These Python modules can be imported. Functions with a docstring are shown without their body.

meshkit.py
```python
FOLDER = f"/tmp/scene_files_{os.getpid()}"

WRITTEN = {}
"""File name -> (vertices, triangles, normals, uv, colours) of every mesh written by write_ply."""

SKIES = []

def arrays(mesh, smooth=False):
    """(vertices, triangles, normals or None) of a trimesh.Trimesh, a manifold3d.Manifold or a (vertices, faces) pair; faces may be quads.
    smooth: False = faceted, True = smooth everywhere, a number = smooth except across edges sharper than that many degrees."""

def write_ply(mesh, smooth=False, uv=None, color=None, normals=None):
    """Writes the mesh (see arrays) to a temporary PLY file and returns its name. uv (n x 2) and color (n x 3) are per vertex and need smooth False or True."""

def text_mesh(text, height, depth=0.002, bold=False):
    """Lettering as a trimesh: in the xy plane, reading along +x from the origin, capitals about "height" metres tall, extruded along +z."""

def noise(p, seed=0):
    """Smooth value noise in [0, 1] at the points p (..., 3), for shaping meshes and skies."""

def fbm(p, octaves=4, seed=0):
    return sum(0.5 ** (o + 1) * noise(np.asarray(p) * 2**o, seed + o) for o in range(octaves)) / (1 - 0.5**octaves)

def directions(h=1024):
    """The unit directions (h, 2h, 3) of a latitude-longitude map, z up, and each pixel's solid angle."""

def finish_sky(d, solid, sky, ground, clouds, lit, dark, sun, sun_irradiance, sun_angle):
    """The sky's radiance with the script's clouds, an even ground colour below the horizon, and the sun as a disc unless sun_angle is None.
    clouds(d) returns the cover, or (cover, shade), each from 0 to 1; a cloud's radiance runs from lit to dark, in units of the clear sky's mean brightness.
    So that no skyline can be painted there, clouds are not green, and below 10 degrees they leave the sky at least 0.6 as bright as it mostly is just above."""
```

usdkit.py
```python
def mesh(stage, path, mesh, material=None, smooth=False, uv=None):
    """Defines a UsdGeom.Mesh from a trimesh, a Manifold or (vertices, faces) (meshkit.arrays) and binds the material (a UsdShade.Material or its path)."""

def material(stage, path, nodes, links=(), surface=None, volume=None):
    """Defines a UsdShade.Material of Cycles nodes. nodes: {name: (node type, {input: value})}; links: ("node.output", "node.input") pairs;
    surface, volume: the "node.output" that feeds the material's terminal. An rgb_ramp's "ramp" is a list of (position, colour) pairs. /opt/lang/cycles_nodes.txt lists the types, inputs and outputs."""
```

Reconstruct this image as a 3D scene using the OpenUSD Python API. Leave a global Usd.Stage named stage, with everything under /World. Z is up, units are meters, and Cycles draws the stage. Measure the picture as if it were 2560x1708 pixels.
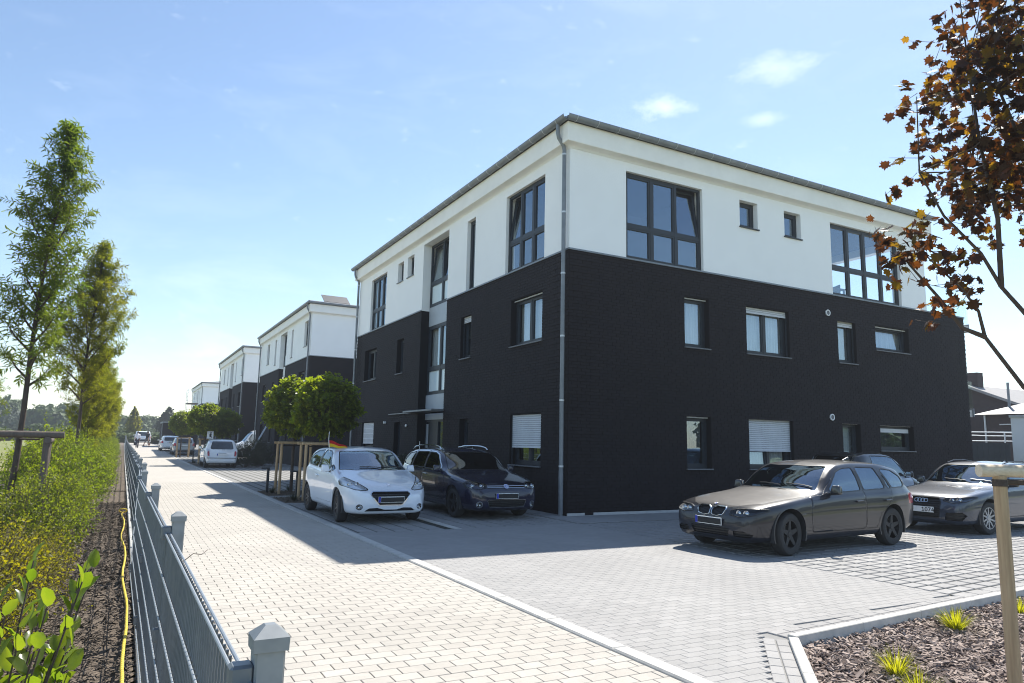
import math, random
import numpy as np
import trimesh
import manifold3d as m3
from manifold3d import Manifold, CrossSection, Mesh as MMesh
from shapely.geometry import Polygon, box as sbox, LineString, Point, MultiPolygon
from shapely import affinity
from shapely.ops import unary_union
from scipy.interpolate import PchipInterpolator
from pxr import Usd, UsdGeom, UsdLux, UsdShade, Gf, Sdf, Vt
import usdkit, meshkit

random.seed(7)
RNG = np.random.default_rng(11)
stage = Usd.Stage.CreateInMemory()
UsdGeom.SetStageUpAxis(stage, 'Z')
UsdGeom.SetStageMetersPerUnit(stage, 1.0)
UsdGeom.Xform.Define(stage, '/World')
stage.SetDefaultPrim(stage.GetPrimAtPath('/World'))
UsdGeom.Scope.Define(stage, '/World/Looks')

EXPOSURE, SUN_I, SKY_I, CLOUD, HAZE = 1.0, 1.15, 0.088, (10.5, 10.9, 11.4), 0.0006
# ------------------------------------------------------------------ camera
CAM_POS = np.array([-8.91245, -13.71346, 1.5756])
PITCH, YAW, ROLL, FPX = 0.1438, 0.49583, 0.0209, 1770.86
_fw = np.array([math.sin(YAW) * math.cos(PITCH), math.cos(YAW) * math.cos(PITCH), math.sin(PITCH)])
_r = np.array([math.cos(YAW), -math.sin(YAW), 0.0])
_u = np.cross(_r, _fw)
_r2 = _r * math.cos(ROLL) + _u * math.sin(ROLL)
_u2 = -_r * math.sin(ROLL) + _u * math.cos(ROLL)
camera = UsdGeom.Camera.Define(stage, '/World/camera')
camera.CreateHorizontalApertureAttr(36.0)
camera.CreateVerticalApertureAttr(24.02)
camera.CreateFocalLengthAttr(36.0 * FPX / 2560)
camera.CreateClippingRangeAttr(Gf.Vec2f(0.05, 5000.0))
_m = Gf.Matrix4d(*_r2, 0, *_u2, 0, *(-_fw), 0, *CAM_POS, 1)
camera.AddTransformOp().Set(_m)
camera.CreateExposureAttr(EXPOSURE)

# ------------------------------------------------------------------ sky and sun
SUN_EL, SUN_AZ = math.radians(52.4), math.radians(55.4)      # azimuth from +y towards +x
sun = UsdLux.DistantLight.Define(stage, '/World/sun')
sun.CreateIntensityAttr(SUN_I)
sun.CreateNormalizeAttr(True)
sun.CreateAngleAttr(0.53)
sun.CreateColorAttr(Gf.Vec3f(1.0, 0.95, 0.87))
_s = np.array([math.sin(SUN_AZ) * math.cos(SUN_EL), math.cos(SUN_AZ) * math.cos(SUN_EL), math.sin(SUN_EL)])
_x = np.cross([0, 0, 1.0], _s); _x /= np.linalg.norm(_x)
_y = np.cross(_s, _x)
sun.AddTransformOp().Set(Gf.Matrix4d(*_x, 0, *_y, 0, *_s, 0, 0, 0, 0, 1))

def build_sky():
    nodes = {
        'sky': ('sky_texture', {'sky_type': 'single_scattering', 'sun_disc': False, 'sun_elevation': SUN_EL, 'sun_rotation': SUN_AZ,
                                'altitude': 60.0, 'air_density': 1.15, 'aerosol_density': 0.25, 'ozone_density': 1.8}),
        'tc': ('texture_coordinate', {}),
        'map': ('mapping', {'scale': (1.0, 1.0, 3.2)}),
        'n1': ('noise_texture', {'scale': 5.0, 'detail': 7.0, 'roughness': 0.6, 'distortion': 0.4}),
        'n1r': ('map_range', {'from_min': 0.52, 'from_max': 0.78, 'to_min': 0.0, 'to_max': 1.0, 'clamp': True}),
        'sep': ('separate_xyz', {}),
        'low': ('map_range', {'from_min': 0.0, 'from_max': 0.26, 'to_min': 0.40, 'to_max': 0.06, 'clamp': True}),
        'veil': ('math', {'math_type': 'multiply'}),
        'bg': ('background_shader', {'strength': SKY_I}),
        'mixv': ('mix', {'mix_type': 'mix', 'color2': CLOUD}),
    }
    links = [('tc.generated', 'map.vector'), ('map.vector', 'n1.vector'), ('n1.fac', 'n1r.value'), ('tc.generated', 'sep.vector'),
             ('sep.z', 'low.value'), ('n1r.result', 'veil.value1'), ('low.result', 'veil.value2')]
    last = 'veil.value'
    # small single puffs high over the roof, broken up by noise
    nodes['n2'] = ('noise_texture', {'scale': 26.0, 'detail': 6.0, 'roughness': 0.62})
    nodes['map2'] = ('mapping', {'scale': (1.0, 1.0, 2.0)})
    links += [('tc.generated', 'map2.vector'), ('map2.vector', 'n2.vector')]
    for i, (d, rad, amt) in enumerate([((0.587, 0.679, 0.441), 0.055, 0.45), ((0.674, 0.570, 0.470), 0.065, 0.35), ((0.683, 0.600, 0.417), 0.035, 0.3)]):
        nodes[f'd{i}'] = ('vector_math', {'math_type': 'subtract', 'vector2': d})
        nodes[f'dm{i}'] = ('vector_math', {'math_type': 'multiply', 'vector2': (1.0, 1.0, 2.6)})
        nodes[f'dl{i}'] = ('vector_math', {'math_type': 'length'})
        nodes[f'dr{i}'] = ('map_range', {'from_min': 0.0, 'from_max': rad, 'to_min': 0.62, 'to_max': 0.0, 'clamp': True})
        nodes[f'da{i}'] = ('math', {'math_type': 'add'})
        nodes[f'dt{i}'] = ('map_range', {'from_min': 0.62, 'from_max': 1.3, 'to_min': 0.0, 'to_max': amt, 'clamp': True})
        nodes[f'mx{i}'] = ('math', {'math_type': 'maximum'})
        links += [('tc.generated', f'd{i}.vector1'), (f'd{i}.vector', f'dm{i}.vector1'), (f'dm{i}.vector', f'dl{i}.vector1'), (f'dl{i}.value', f'dr{i}.value'),
                  (f'dr{i}.result', f'da{i}.value1'), ('n2.fac', f'da{i}.value2'), (f'da{i}.value', f'dt{i}.value'),
                  (last, f'mx{i}.value1'), (f'dt{i}.result', f'mx{i}.value2')]
        last = f'mx{i}.value'
    links += [(last, 'mixv.fac'), ('sky.color', 'mixv.color1'), ('mixv.color', 'bg.color')]
    m = usdkit.material(stage, '/World/Looks/sky_look', nodes, links, surface='bg.background')
    dome = UsdLux.DomeLight.Define(stage, '/World/sky')
    dome.CreateIntensityAttr(1.0)
    UsdShade.MaterialBindingAPI.Apply(dome.GetPrim()).Bind(m)
    dome.GetPrim().SetCustomDataByKey('kind', 'structure')
build_sky()

# ------------------------------------------------------------------ helpers: scene graph
_used = {}
def fresh(parent, name):
    k = (parent, name)
    n = _used.get(k, 0)
    _used[k] = n + 1
    return f'{parent}/{name}' if n == 0 else f'{parent}/{name}_{n:03d}'

def tag(prim, label=None, cat=None, group=None, kind=None):
    for k, v in (('label', label), ('category', cat), ('group', group), ('kind', kind)):
        if v:
            prim.SetCustomDataByKey(k, v)

def xf(path, loc=(0, 0, 0), rotz=0.0, scale=None):
    x = UsdGeom.Xform.Define(stage, path)
    x.AddTranslateOp().Set(Gf.Vec3d(*map(float, loc)))
    if rotz:
        x.AddRotateZOp().Set(float(rotz))
    if scale is not None:
        s = (scale,) * 3 if np.ndim(scale) == 0 else scale
        x.AddScaleOp().Set(Gf.Vec3f(*map(float, s)))
    return x

def thing(name, label=None, cat=None, loc=(0, 0, 0), rotz=0.0, group=None, kind=None, scale=None):
    path = fresh('/World', name)
    x = xf(path, loc, rotz, scale)
    tag(x.GetPrim(), label, cat, group, kind)
    return path

def part(parent, name, mesh, mat, smooth=False, label=None, kind=None):
    if mesh is None:
        return None
    if isinstance(mesh, Manifold):
        if mesh.is_empty() or mesh.num_tri() == 0:
            return None
    path = fresh(parent, name)
    usdkit.mesh(stage, path, mesh, MAT[mat] if isinstance(mat, str) else mat, smooth)
    tag(stage.GetPrimAtPath(path), label=label, kind=kind)
    return path

def group_part(parent, name, loc=(0, 0, 0), rotz=0.0, label=None):
    path = fresh(parent, name)
    x = xf(path, loc, rotz)
    tag(x.GetPrim(), label=label)
    return path

def solo(name, mesh, mat, label=None, cat=None, group=None, kind=None, smooth=False):
    p = part('/World', name, mesh, mat, smooth)
    tag(stage.GetPrimAtPath(p), label, cat, group, kind)
    return p

def copy_of(src, name, label, cat, loc, rotz=0.0, group=None, scale=None):
    path = fresh('/World', name)
    x = UsdGeom.Xform.Define(stage, path)
    x.GetPrim().GetReferences().AddInternalReference(src)
    x.GetPrim().SetInstanceable(True)
    x.ClearXformOpOrder()
    x = UsdGeom.Xformable(x.GetPrim())
    x.ClearXformOpOrder()
    x.AddTranslateOp(opSuffix='here').Set(Gf.Vec3d(*map(float, loc)))
    x.AddRotateZOp(opSuffix='here').Set(float(rotz))
    s = 1.0 if scale is None else scale
    s = (s,) * 3 if np.ndim(s) == 0 else s
    x.AddScaleOp(opSuffix='here').Set(Gf.Vec3f(*map(float, s)))
    tag(x.GetPrim(), label, cat, group)
    return path

# ------------------------------------------------------------------ helpers: geometry
cat_ = trimesh.util.concatenate

def tm(v, f):
    return trimesh.Trimesh(np.asarray(v, float), np.asarray(f, int), process=False)

def box(x0, x1, y0, y1, z0, z1):
    b = trimesh.creation.box((x1 - x0, y1 - y0, z1 - z0))
    b.apply_translation(((x0 + x1) / 2, (y0 + y1) / 2, (z0 + z1) / 2))
    return b

def bbox(x0, x1, y0, y1, z0, z1, c=0.006):
    """box with chamfered edges"""
    pts = []
    for sx in (0, 1):
        for sy in (0, 1):
            for sz in (0, 1):
                p = [(x0, x1)[sx], (y0, y1)[sy], (z0, z1)[sz]]
                i = [c if s == 0 else -c for s in (sx, sy, sz)]
                for k in range(3):
                    q = list(p)
                    for j in range(3):
                        if j != k:
                            q[j] += i[j]
                    pts.append(q)
    m = Manifold.hull_points(np.array(pts))
    return mt(m)

def mt(m):
    q = m.to_mesh()
    return trimesh.Trimesh(np.array(q.vert_properties[:, :3]), np.array(q.tri_verts), process=False)

def tube(pts, radii, n=8, cap=True):
    pts = np.asarray(pts, float)
    k = len(pts)
    radii = np.full(k, radii) if np.ndim(radii) == 0 else np.asarray(radii, float)
    t = np.gradient(pts, axis=0)
    t /= np.maximum(np.linalg.norm(t, axis=1, keepdims=True), 1e-9)
    a = np.array([0, 0, 1.0]) if abs(t[0, 2]) < 0.9 else np.array([1.0, 0, 0])
    V = []
    for i in range(k):
        b = np.cross(t[i], a); b /= np.linalg.norm(b)
        a = np.cross(b, t[i])
        th = np.arange(n) / n * 2 * np.pi
        V.append(pts[i] + radii[i] * (np.cos(th)[:, None] * a + np.sin(th)[:, None] * b))
    V = np.vstack(V)
    F = []
    for i in range(k - 1):
        for j in range(n):
            p, q = i * n + j, i * n + (j + 1) % n
            F += [(p, p + n, q), (q, p + n, q + n)]
    if cap:
        V = np.vstack([V, pts[0], pts[-1]])
        c0, c1 = k * n, k * n + 1
        for j in range(n):
            F.append((c0, j, (j + 1) % n))
            F.append((c1, (k - 1) * n + (j + 1) % n, (k - 1) * n + j))
    return tm(V, F)

def cyl(p, q, r, n=12):
    return tube([p, q], r, n)

def revolve(profile, axis='y', n=32):
    """profile: (radius, along) pairs, closed by hand; axis y: along -> y"""
    P = np.asarray(profile, float)
    th = np.arange(n) / n * 2 * np.pi
    V, F, k = [], [], len(P)
    for a in th:
        V.append(np.stack([P[:, 0] * np.cos(a), P[:, 1], P[:, 0] * np.sin(a)], 1))
    for i in range(n):
        for j in range(k - 1):
            a, b = i * k + j, ((i + 1) % n) * k + j
            F += [(a, a + 1, b), (b, a + 1, b + 1)]
    m = tm(np.vstack(V), F)
    if axis == 'z':
        m.vertices = m.vertices[:, [0, 2, 1]] * [1, 1, 1]
        m.faces = m.faces[:, ::-1]
    if axis == 'x':
        m.vertices = m.vertices[:, [1, 0, 2]]
        m.faces = m.faces[:, ::-1]
    return m

def extrude(poly, h):
    """shapely polygon in xy, extruded +z by h"""
    if poly.is_empty:
        return None
    gs = list(poly.geoms) if hasattr(poly, 'geoms') else [poly]
    gs = [g for g in gs if isinstance(g, Polygon) and g.area > 1e-7]
    return cat_([trimesh.creation.extrude_polygon(g, h, engine='earcut') for g in gs]) if gs else None

def blocks(x0, x1, y0, y1, zt, h, c):
    """chamfered slabs, vectorised: arrays of rectangles with their own top height"""
    x0, x1, y0, y1, zt = [np.broadcast_to(np.asarray(a, float), np.broadcast(x0, x1, y0, y1, zt).shape) for a in (x0, x1, y0, y1, zt)]
    n = len(x0)
    def ring(i, z):
        return np.stack([np.stack([x0 + i, y0 + i, z], 1), np.stack([x1 - i, y0 + i, z], 1), np.stack([x1 - i, y1 - i, z], 1), np.stack([x0 + i, y1 - i, z], 1)], 1)
    V = np.concatenate([ring(0, zt - h), ring(0, zt - c), ring(c, zt)], 1)          # n,12,3
    f = []
    for r in (0, 4):
        for j in range(4):
            a, b = r + j, r + (j + 1) % 4
            f += [(a, b, b + 4), (a, b + 4, a + 4)]
    f += [(8, 9, 10), (8, 10, 11)]
    f = np.array(f)
    F = (np.arange(n) * 12)[:, None, None] + f[None]
    return V, f

def join_blocks(V, f):
    n = len(V)
    return tm(V.reshape(-1, 3), ((np.arange(n) * V.shape[1])[:, None, None] + f[None]).reshape(-1, 3))

def scatter(tv, tf, pos, X, Y, Z, size):
    """copies of a template (axes x,y,z) at pos with frames X,Y,Z and sizes"""
    size = np.asarray(size, float)
    size = size[:, None] if size.ndim == 1 else size
    V = pos[:, None] + (tv[None, :, 0:1] * size[:, None, 0:1]) * X[:, None] + (tv[None, :, 1:2] * size[:, None, -1:]) * Y[:, None] + (tv[None, :, 2:3] * size[:, None, 0:1]) * Z[:, None]
    n = len(pos)
    F = (np.arange(n) * len(tv))[:, None, None] + tf[None]
    return tm(V.reshape(-1, 3), F.reshape(-1, 3))

def unit(a):
    return a / np.maximum(np.linalg.norm(a, axis=-1, keepdims=True), 1e-9)

_G = PchipInterpolator([-30, 0, 20, 35, 50, 62, 80, 100, 150, 400], [0, 0, 0, .01, .06, .22, .45, .55, .6, .6])
def G(y):
    return _G(np.clip(y, -30, 400))

def pixel(x, y, z):
    d = np.asarray([x, y, z]) - CAM_POS
    return 1280 + FPX * d @ _r2 / (d @ _fw), 854 - FPX * d @ _u2 / (d @ _fw)

def cam_depth(P):
    return (np.asarray(P) - CAM_POS) @ _fw

# ------------------------------------------------------------------ materials
MAT = {}
def pmat(name, col, rough=0.6, col2=None, scale=6.0, detail=4.0, metal=0.0, bump=0.0, bscale=60.0, island=None, objrnd=None, coat=0.0, spec=0.5, stain=None, stretch=None, trans=None, dist=0.0, ramp=(0.35, 0.65), bdist=0.01):
    """principled look: noise between two colours, optional per-piece tone, optional fine relief, optional leaf translucency"""
    nodes = {'p': ('principled_bsdf', {'roughness': rough, 'metallic': metal, 'coat_weight': coat, 'specular_ior_level': spec}), 'g': ('geometry', {}), 'tc': ('texture_coordinate', {})}
    links = []
    src = None
    if col2 is not None:
        nodes['m'] = ('mapping', {'scale': stretch or (1, 1, 1)})
        nodes['n'] = ('noise_texture', {'scale': scale, 'detail': detail, 'roughness': 0.6, 'distortion': dist})
        nodes['r'] = ('map_range', {'from_min': ramp[0], 'from_max': ramp[1], 'to_min': 0.0, 'to_max': 1.0, 'clamp': True})
        nodes['mx'] = ('mix', {'mix_type': 'mix', 'color1': col, 'color2': col2})
        links += [('tc.object', 'm.vector'), ('m.vector', 'n.vector'), ('n.fac', 'r.value'), ('r.result', 'mx.fac')]
        src = 'mx.color'
    else:
        nodes['c'] = ('color', {'value': col})
        src = 'c.color'
    if stain:
        nodes['sn'] = ('noise_texture', {'scale': stain[1], 'detail': 6.0, 'roughness': 0.65, 'distortion': 0.6})
        nodes['sr'] = ('map_range', {'from_min': 0.3, 'from_max': 0.7, 'to_min': 1 - stain[0], 'to_max': 1 + stain[0], 'clamp': True})
        nodes['sh'] = ('hsv', {})
        links += [('g.position', 'sn.vector'), ('sn.fac', 'sr.value'), ('sr.result', 'sh.value'), (src, 'sh.color')]
        src = 'sh.color'
    if island:
        nodes['ir'] = ('map_range', {'from_min': 0.0, 'from_max': 1.0, 'to_min': 1 - island, 'to_max': 1 + island})
        nodes['ih'] = ('hsv', {})
        links += [('g.random_per_island', 'ir.value'), ('ir.result', 'ih.value'), (src, 'ih.color')]
        src = 'ih.color'
    if objrnd:
        nodes['oi'] = ('object_info', {})
        nodes['orr'] = ('map_range', {'from_min': 0.0, 'from_max': 1.0, 'to_min': 1 - objrnd, 'to_max': 1 + objrnd})
        nodes['oh'] = ('hsv', {})
        links += [('oi.random', 'orr.value'), ('orr.result', 'oh.value'), (src, 'oh.color')]
        src = 'oh.color'
    links.append((src, 'p.base_color'))
    if bump:
        nodes['bn'] = ('noise_texture', {'scale': bscale, 'detail': 3.0, 'roughness': 0.6})
        nodes['b'] = ('bump', {'strength': bump, 'distance': bdist})
        if stretch:
            nodes['bm'] = ('mapping', {'scale': stretch})
            links += [('tc.object', 'bm.vector'), ('bm.vector', 'bn.vector')]
        else:
            links += [('tc.object', 'bn.vector')]
        links += [('bn.fac', 'b.height'), ('b.normal', 'p.normal')]
    surf = 'p.BSDF'
    if trans is not None:
        nodes['t'] = ('translucent_bsdf', {})
        nodes['tm'] = ('mix', {'mix_type': 'multiply', 'fac': 1.0, 'color2': trans[1]})
        nodes['ms'] = ('mix_closure', {'fac': trans[0]})
        links += [(src, 'tm.color1'), ('tm.color', 't.color'), ('p.BSDF', 'ms.closure1'), ('t.BSDF', 'ms.closure2')]
        surf = 'ms.closure'
    MAT[name] = usdkit.material(stage, f'/World/Looks/{name}', nodes, links, surface=surf)

def pane_mat(name, tint, ior=1.75, refl=(1, 1, 1), rough=0.0):
    MAT[name] = usdkit.material(stage, f'/World/Looks/{name}', {
        't': ('transparent_bsdf', {'color': tint}), 'g': ('glossy_bsdf', {'color': refl, 'roughness': rough}), 'f': ('fresnel', {'IOR': ior}), 'm': ('mix_closure', {}), 'ge': ('geometry', {}), 'inv': ('math', {'math_type': 'subtract', 'value1': 1.0}), 'mul': ('math', {'math_type': 'multiply'})},
        [('ge.backfacing', 'inv.value2'), ('inv.value', 'mul.value1'), ('f.fac', 'mul.value2'), ('mul.value', 'm.fac'), ('t.BSDF', 'm.closure1'), ('g.BSDF', 'm.closure2')], surface='m.closure')

# walls
pmat('brick', (0.0135, 0.0105, 0.0155), 0.7, (0.020, 0.015, 0.0185), scale=3.0, stain=(0.18, 0.6), island=0.5, bump=0.5, bscale=140, bdist=0.004, spec=0.18)
pmat('mortar', (0.009, 0.009, 0.011), 0.95, (0.013, 0.013, 0.015), scale=20, spec=0.1)
pmat('plaster', (0.80, 0.80, 0.79), 0.9, (0.775, 0.775, 0.765), scale=1.1, bump=0.35, bscale=260, bdist=0.003)
pmat('cornice_paint', (0.80, 0.79, 0.76), 0.85, (0.75, 0.74, 0.71), scale=2.0)
pmat('zinc', (0.155, 0.17, 0.185), 0.42, (0.20, 0.215, 0.23), scale=4.0, metal=0.35)
pmat('zinc_bright', (0.55, 0.57, 0.58), 0.4, metal=0.6)
pmat('anthracite', (0.010, 0.0145, 0.020), 0.45, (0.014, 0.019, 0.025), scale=3.0)
pmat('window_white', (0.72, 0.72, 0.71), 0.45)
pmat('shutter', (0.48, 0.50, 0.53), 0.5, (0.53, 0.55, 0.58), scale=3.0)
pmat('panel_light', (0.30, 0.33, 0.36), 0.35, (0.34, 0.37, 0.40), scale=2.0)
pmat('sill_stone', (0.10, 0.105, 0.115), 0.55, (0.13, 0.135, 0.14), scale=15)
pmat('roof_tile', (0.060, 0.060, 0.065), 0.55, (0.085, 0.083, 0.085), scale=5, objrnd=0.15)
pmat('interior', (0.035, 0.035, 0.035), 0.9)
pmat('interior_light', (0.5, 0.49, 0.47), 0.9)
pmat('curtain', (0.55, 0.56, 0.57), 0.9, (0.42, 0.43, 0.45), scale=3.0, stretch=(14, 14, 0.4))
pmat('concrete', (0.42, 0.42, 0.41), 0.85, (0.36, 0.36, 0.35), scale=5, bump=0.2, bscale=120)
pane_mat('glass', (0.86, 0.90, 0.90), 3.6, (0.70, 0.86, 1.0))
pane_mat('glass_balustrade', (0.95, 0.985, 0.975), 1.45, (0.95, 1, 0.98))
pmat('frosted', (0.55, 0.64, 0.66), 0.12, (0.58, 0.66, 0.68), scale=1.5, spec=0.8)
# ground
pmat('paver_beige', (0.405, 0.378, 0.335), 0.9, (0.37, 0.348, 0.31), scale=7, stain=(0.09, 0.7), island=0.055, objrnd=0.055, bump=0.35, bscale=220, bdist=0.003)
pmat('paver_grey', (0.315, 0.307, 0.297), 0.9, (0.285, 0.28, 0.272), scale=5, stain=(0.09, 0.6), island=0.06, objrnd=0.06, bump=0.35, bscale=220, bdist=0.003)
pmat('paver_grid', (0.315, 0.31, 0.30), 0.9, (0.28, 0.275, 0.268), scale=5, stain=(0.09, 0.6), island=0.07, objrnd=0.07, bump=0.3, bscale=200, bdist=0.003)
pmat('joint_sand', (0.36, 0.33, 0.285), 0.95, (0.25, 0.23, 0.2), scale=3)
pmat('joint_grey', (0.26, 0.255, 0.245), 0.95, (0.20, 0.198, 0.19), scale=3)
pmat('joint_dark', (0.035, 0.034, 0.028), 0.95, (0.024, 0.027, 0.018), scale=22)
pmat('kerb_stone', (0.50, 0.485, 0.45), 0.8, (0.42, 0.41, 0.38), scale=9, bump=0.3, bscale=150, bdist=0.003, objrnd=0.06)
pmat('soil', (0.10, 0.078, 0.058), 0.95, (0.16, 0.125, 0.092), scale=9, detail=8, bump=0.8, bscale=45, bdist=0.03)
pmat('soil_red', (0.085, 0.058, 0.048), 0.95, (0.05, 0.035, 0.03), scale=14, detail=8, bump=0.8, bscale=45, bdist=0.03)
pmat('chips', (0.60, 0.48, 0.41), 0.85, (0.36, 0.26, 0.21), scale=12, island=0.4)
pmat('chips_dark', (0.30, 0.235, 0.175), 0.9, (0.17, 0.13, 0.095), scale=12, island=0.5)
pmat('lawn', (0.13, 0.165, 0.035), 0.95, (0.19, 0.18, 0.065), scale=0.6, detail=8, bump=0.6, bscale=20, bdist=0.05)
pmat('sand', (0.58, 0.45, 0.29), 0.95, (0.50, 0.39, 0.25), scale=2.5)
# metals, wood
pmat('galvanised', (0.19, 0.21, 0.225), 0.5, (0.26, 0.28, 0.29), scale=9, metal=0.35)
pmat('wire', (0.115, 0.135, 0.155), 0.42, (0.15, 0.17, 0.19), scale=10, metal=0.4)
pmat('rod', (0.30, 0.335, 0.37), 0.38, (0.36, 0.39, 0.42), scale=10, metal=0.45)
pmat('plastic_dark', (0.02, 0.021, 0.023), 0.45)
pmat('stake_wood', (0.48, 0.335, 0.19), 0.75, (0.36, 0.24, 0.13), scale=5, stretch=(9, 9, 0.5), bump=0.4, bscale=12, bdist=0.004)
pmat('stake_wood_pale', (0.66, 0.55, 0.40), 0.75, (0.55, 0.44, 0.3), scale=6, stretch=(0.6, 9, 9), bump=0.3, bscale=12, bdist=0.003)
pmat('stake_grey', (0.12, 0.095, 0.08), 0.85, (0.085, 0.068, 0.058), scale=5, stretch=(7, 7, 0.6), bump=0.5, bscale=14, bdist=0.004)
pmat('strap_dark', (0.05, 0.035, 0.028), 0.9, (0.08, 0.06, 0.045), scale=60)
pmat('hose_yellow', (0.72, 0.55, 0.05), 0.55, (0.58, 0.43, 0.06), scale=20)
pmat('aluminium', (0.55, 0.57, 0.6), 0.35, metal=0.8)
# plants
pmat('bark', (0.085, 0.062, 0.048), 0.9, (0.05, 0.037, 0.03), scale=9, stretch=(4, 4, 1), bump=0.6, bscale=30, bdist=0.01)
pmat('twig', (0.07, 0.05, 0.038), 0.85)
LEAF_T = (0.6, (2.9, 2.7, 0.8))
pmat('leaf_ash', (0.12, 0.19, 0.04), 0.42, (0.145, 0.19, 0.035), scale=1.1, island=0.45, trans=LEAF_T, spec=0.55)
pmat('leaf_ash_yellow', (0.15, 0.19, 0.022), 0.45, (0.21, 0.22, 0.025), scale=1.1, island=0.4, trans=LEAF_T)
pmat('leaf_laurel', (0.095, 0.165, 0.022), 0.28, (0.14, 0.19, 0.03), scale=6, island=0.35, trans=LEAF_T, spec=0.7)
pmat('leaf_yellow', (0.26, 0.24, 0.018), 0.5, (0.18, 0.19, 0.02), scale=3, island=0.4, trans=LEAF_T)
pmat('leaf_hedge', (0.21, 0.27, 0.03), 0.45, (0.13, 0.21, 0.03), scale=2.2, island=0.45, trans=LEAF_T)
pmat('leaf_green', (0.13, 0.19, 0.034), 0.42, (0.19, 0.22, 0.03), scale=2.2, island=0.45, trans=LEAF_T)
pmat('leaf_globe', (0.12, 0.18, 0.018), 0.4, (0.17, 0.21, 0.02), scale=2.5, island=0.35, trans=LEAF_T, spec=0.6)
pmat('leaf_dark', (0.022, 0.045, 0.014), 0.45, (0.035, 0.06, 0.016), scale=2.5, island=0.4, trans=(0.3, (1.4, 1.4, 0.6)))
pmat('leaf_maple', (0.050, 0.028, 0.026), 0.5, (0.11, 0.055, 0.022), scale=1.6, island=0.5, objrnd=0.4, trans=(0.5, (3.2, 1.9, 0.45)))
pmat('leaf_maple_gold', (0.20, 0.12, 0.02), 0.5, (0.17, 0.13, 0.02), scale=3, island=0.4, objrnd=0.3, trans=(0.55, (2.4, 1.9, 0.5)))
pmat('leaf_sedge', (0.30, 0.31, 0.03), 0.5, (0.22, 0.25, 0.03), scale=5, island=0.35, trans=LEAF_T)
pmat('leaf_far', (0.075, 0.125, 0.035), 0.7, (0.11, 0.16, 0.04), scale=0.35, island=0.35, trans=(0.2, (1.3, 1.3, 0.6)))
pmat('leaf_poplar', (0.20, 0.20, 0.025), 0.6, (0.14, 0.16, 0.02), scale=0.8, island=0.35, trans=LEAF_T)

# ------------------------------------------------------------------ ground, road, paving, beds
def sheet(x0, x1, y0, y1, zoff, nx=2, ny=None, rough=0.0, seed=3):
    ny = ny or max(2, int((y1 - y0) / 1.5) + 1)
    xs, ys = np.linspace(x0, x1, nx), np.linspace(y0, y1, ny)
    X, Y = np.meshgrid(xs, ys)
    Z = G(Y) + zoff
    if rough:
        P = np.stack([X * 2.5, Y * 2.5, 0 * X], -1)
        Z = Z + rough * (meshkit.fbm(P, 3, seed) - 0.5)
    V = np.stack([X, Y, Z], -1).reshape(-1, 3)
    i = np.arange(ny - 1)[:, None] * nx + np.arange(nx - 1)[None]
    i = i.reshape(-1)
    F = np.concatenate([np.stack([i, i + 1, i + nx + 1], 1), np.stack([i, i + nx + 1, i + nx], 1)])
    return tm(V, F)

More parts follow.
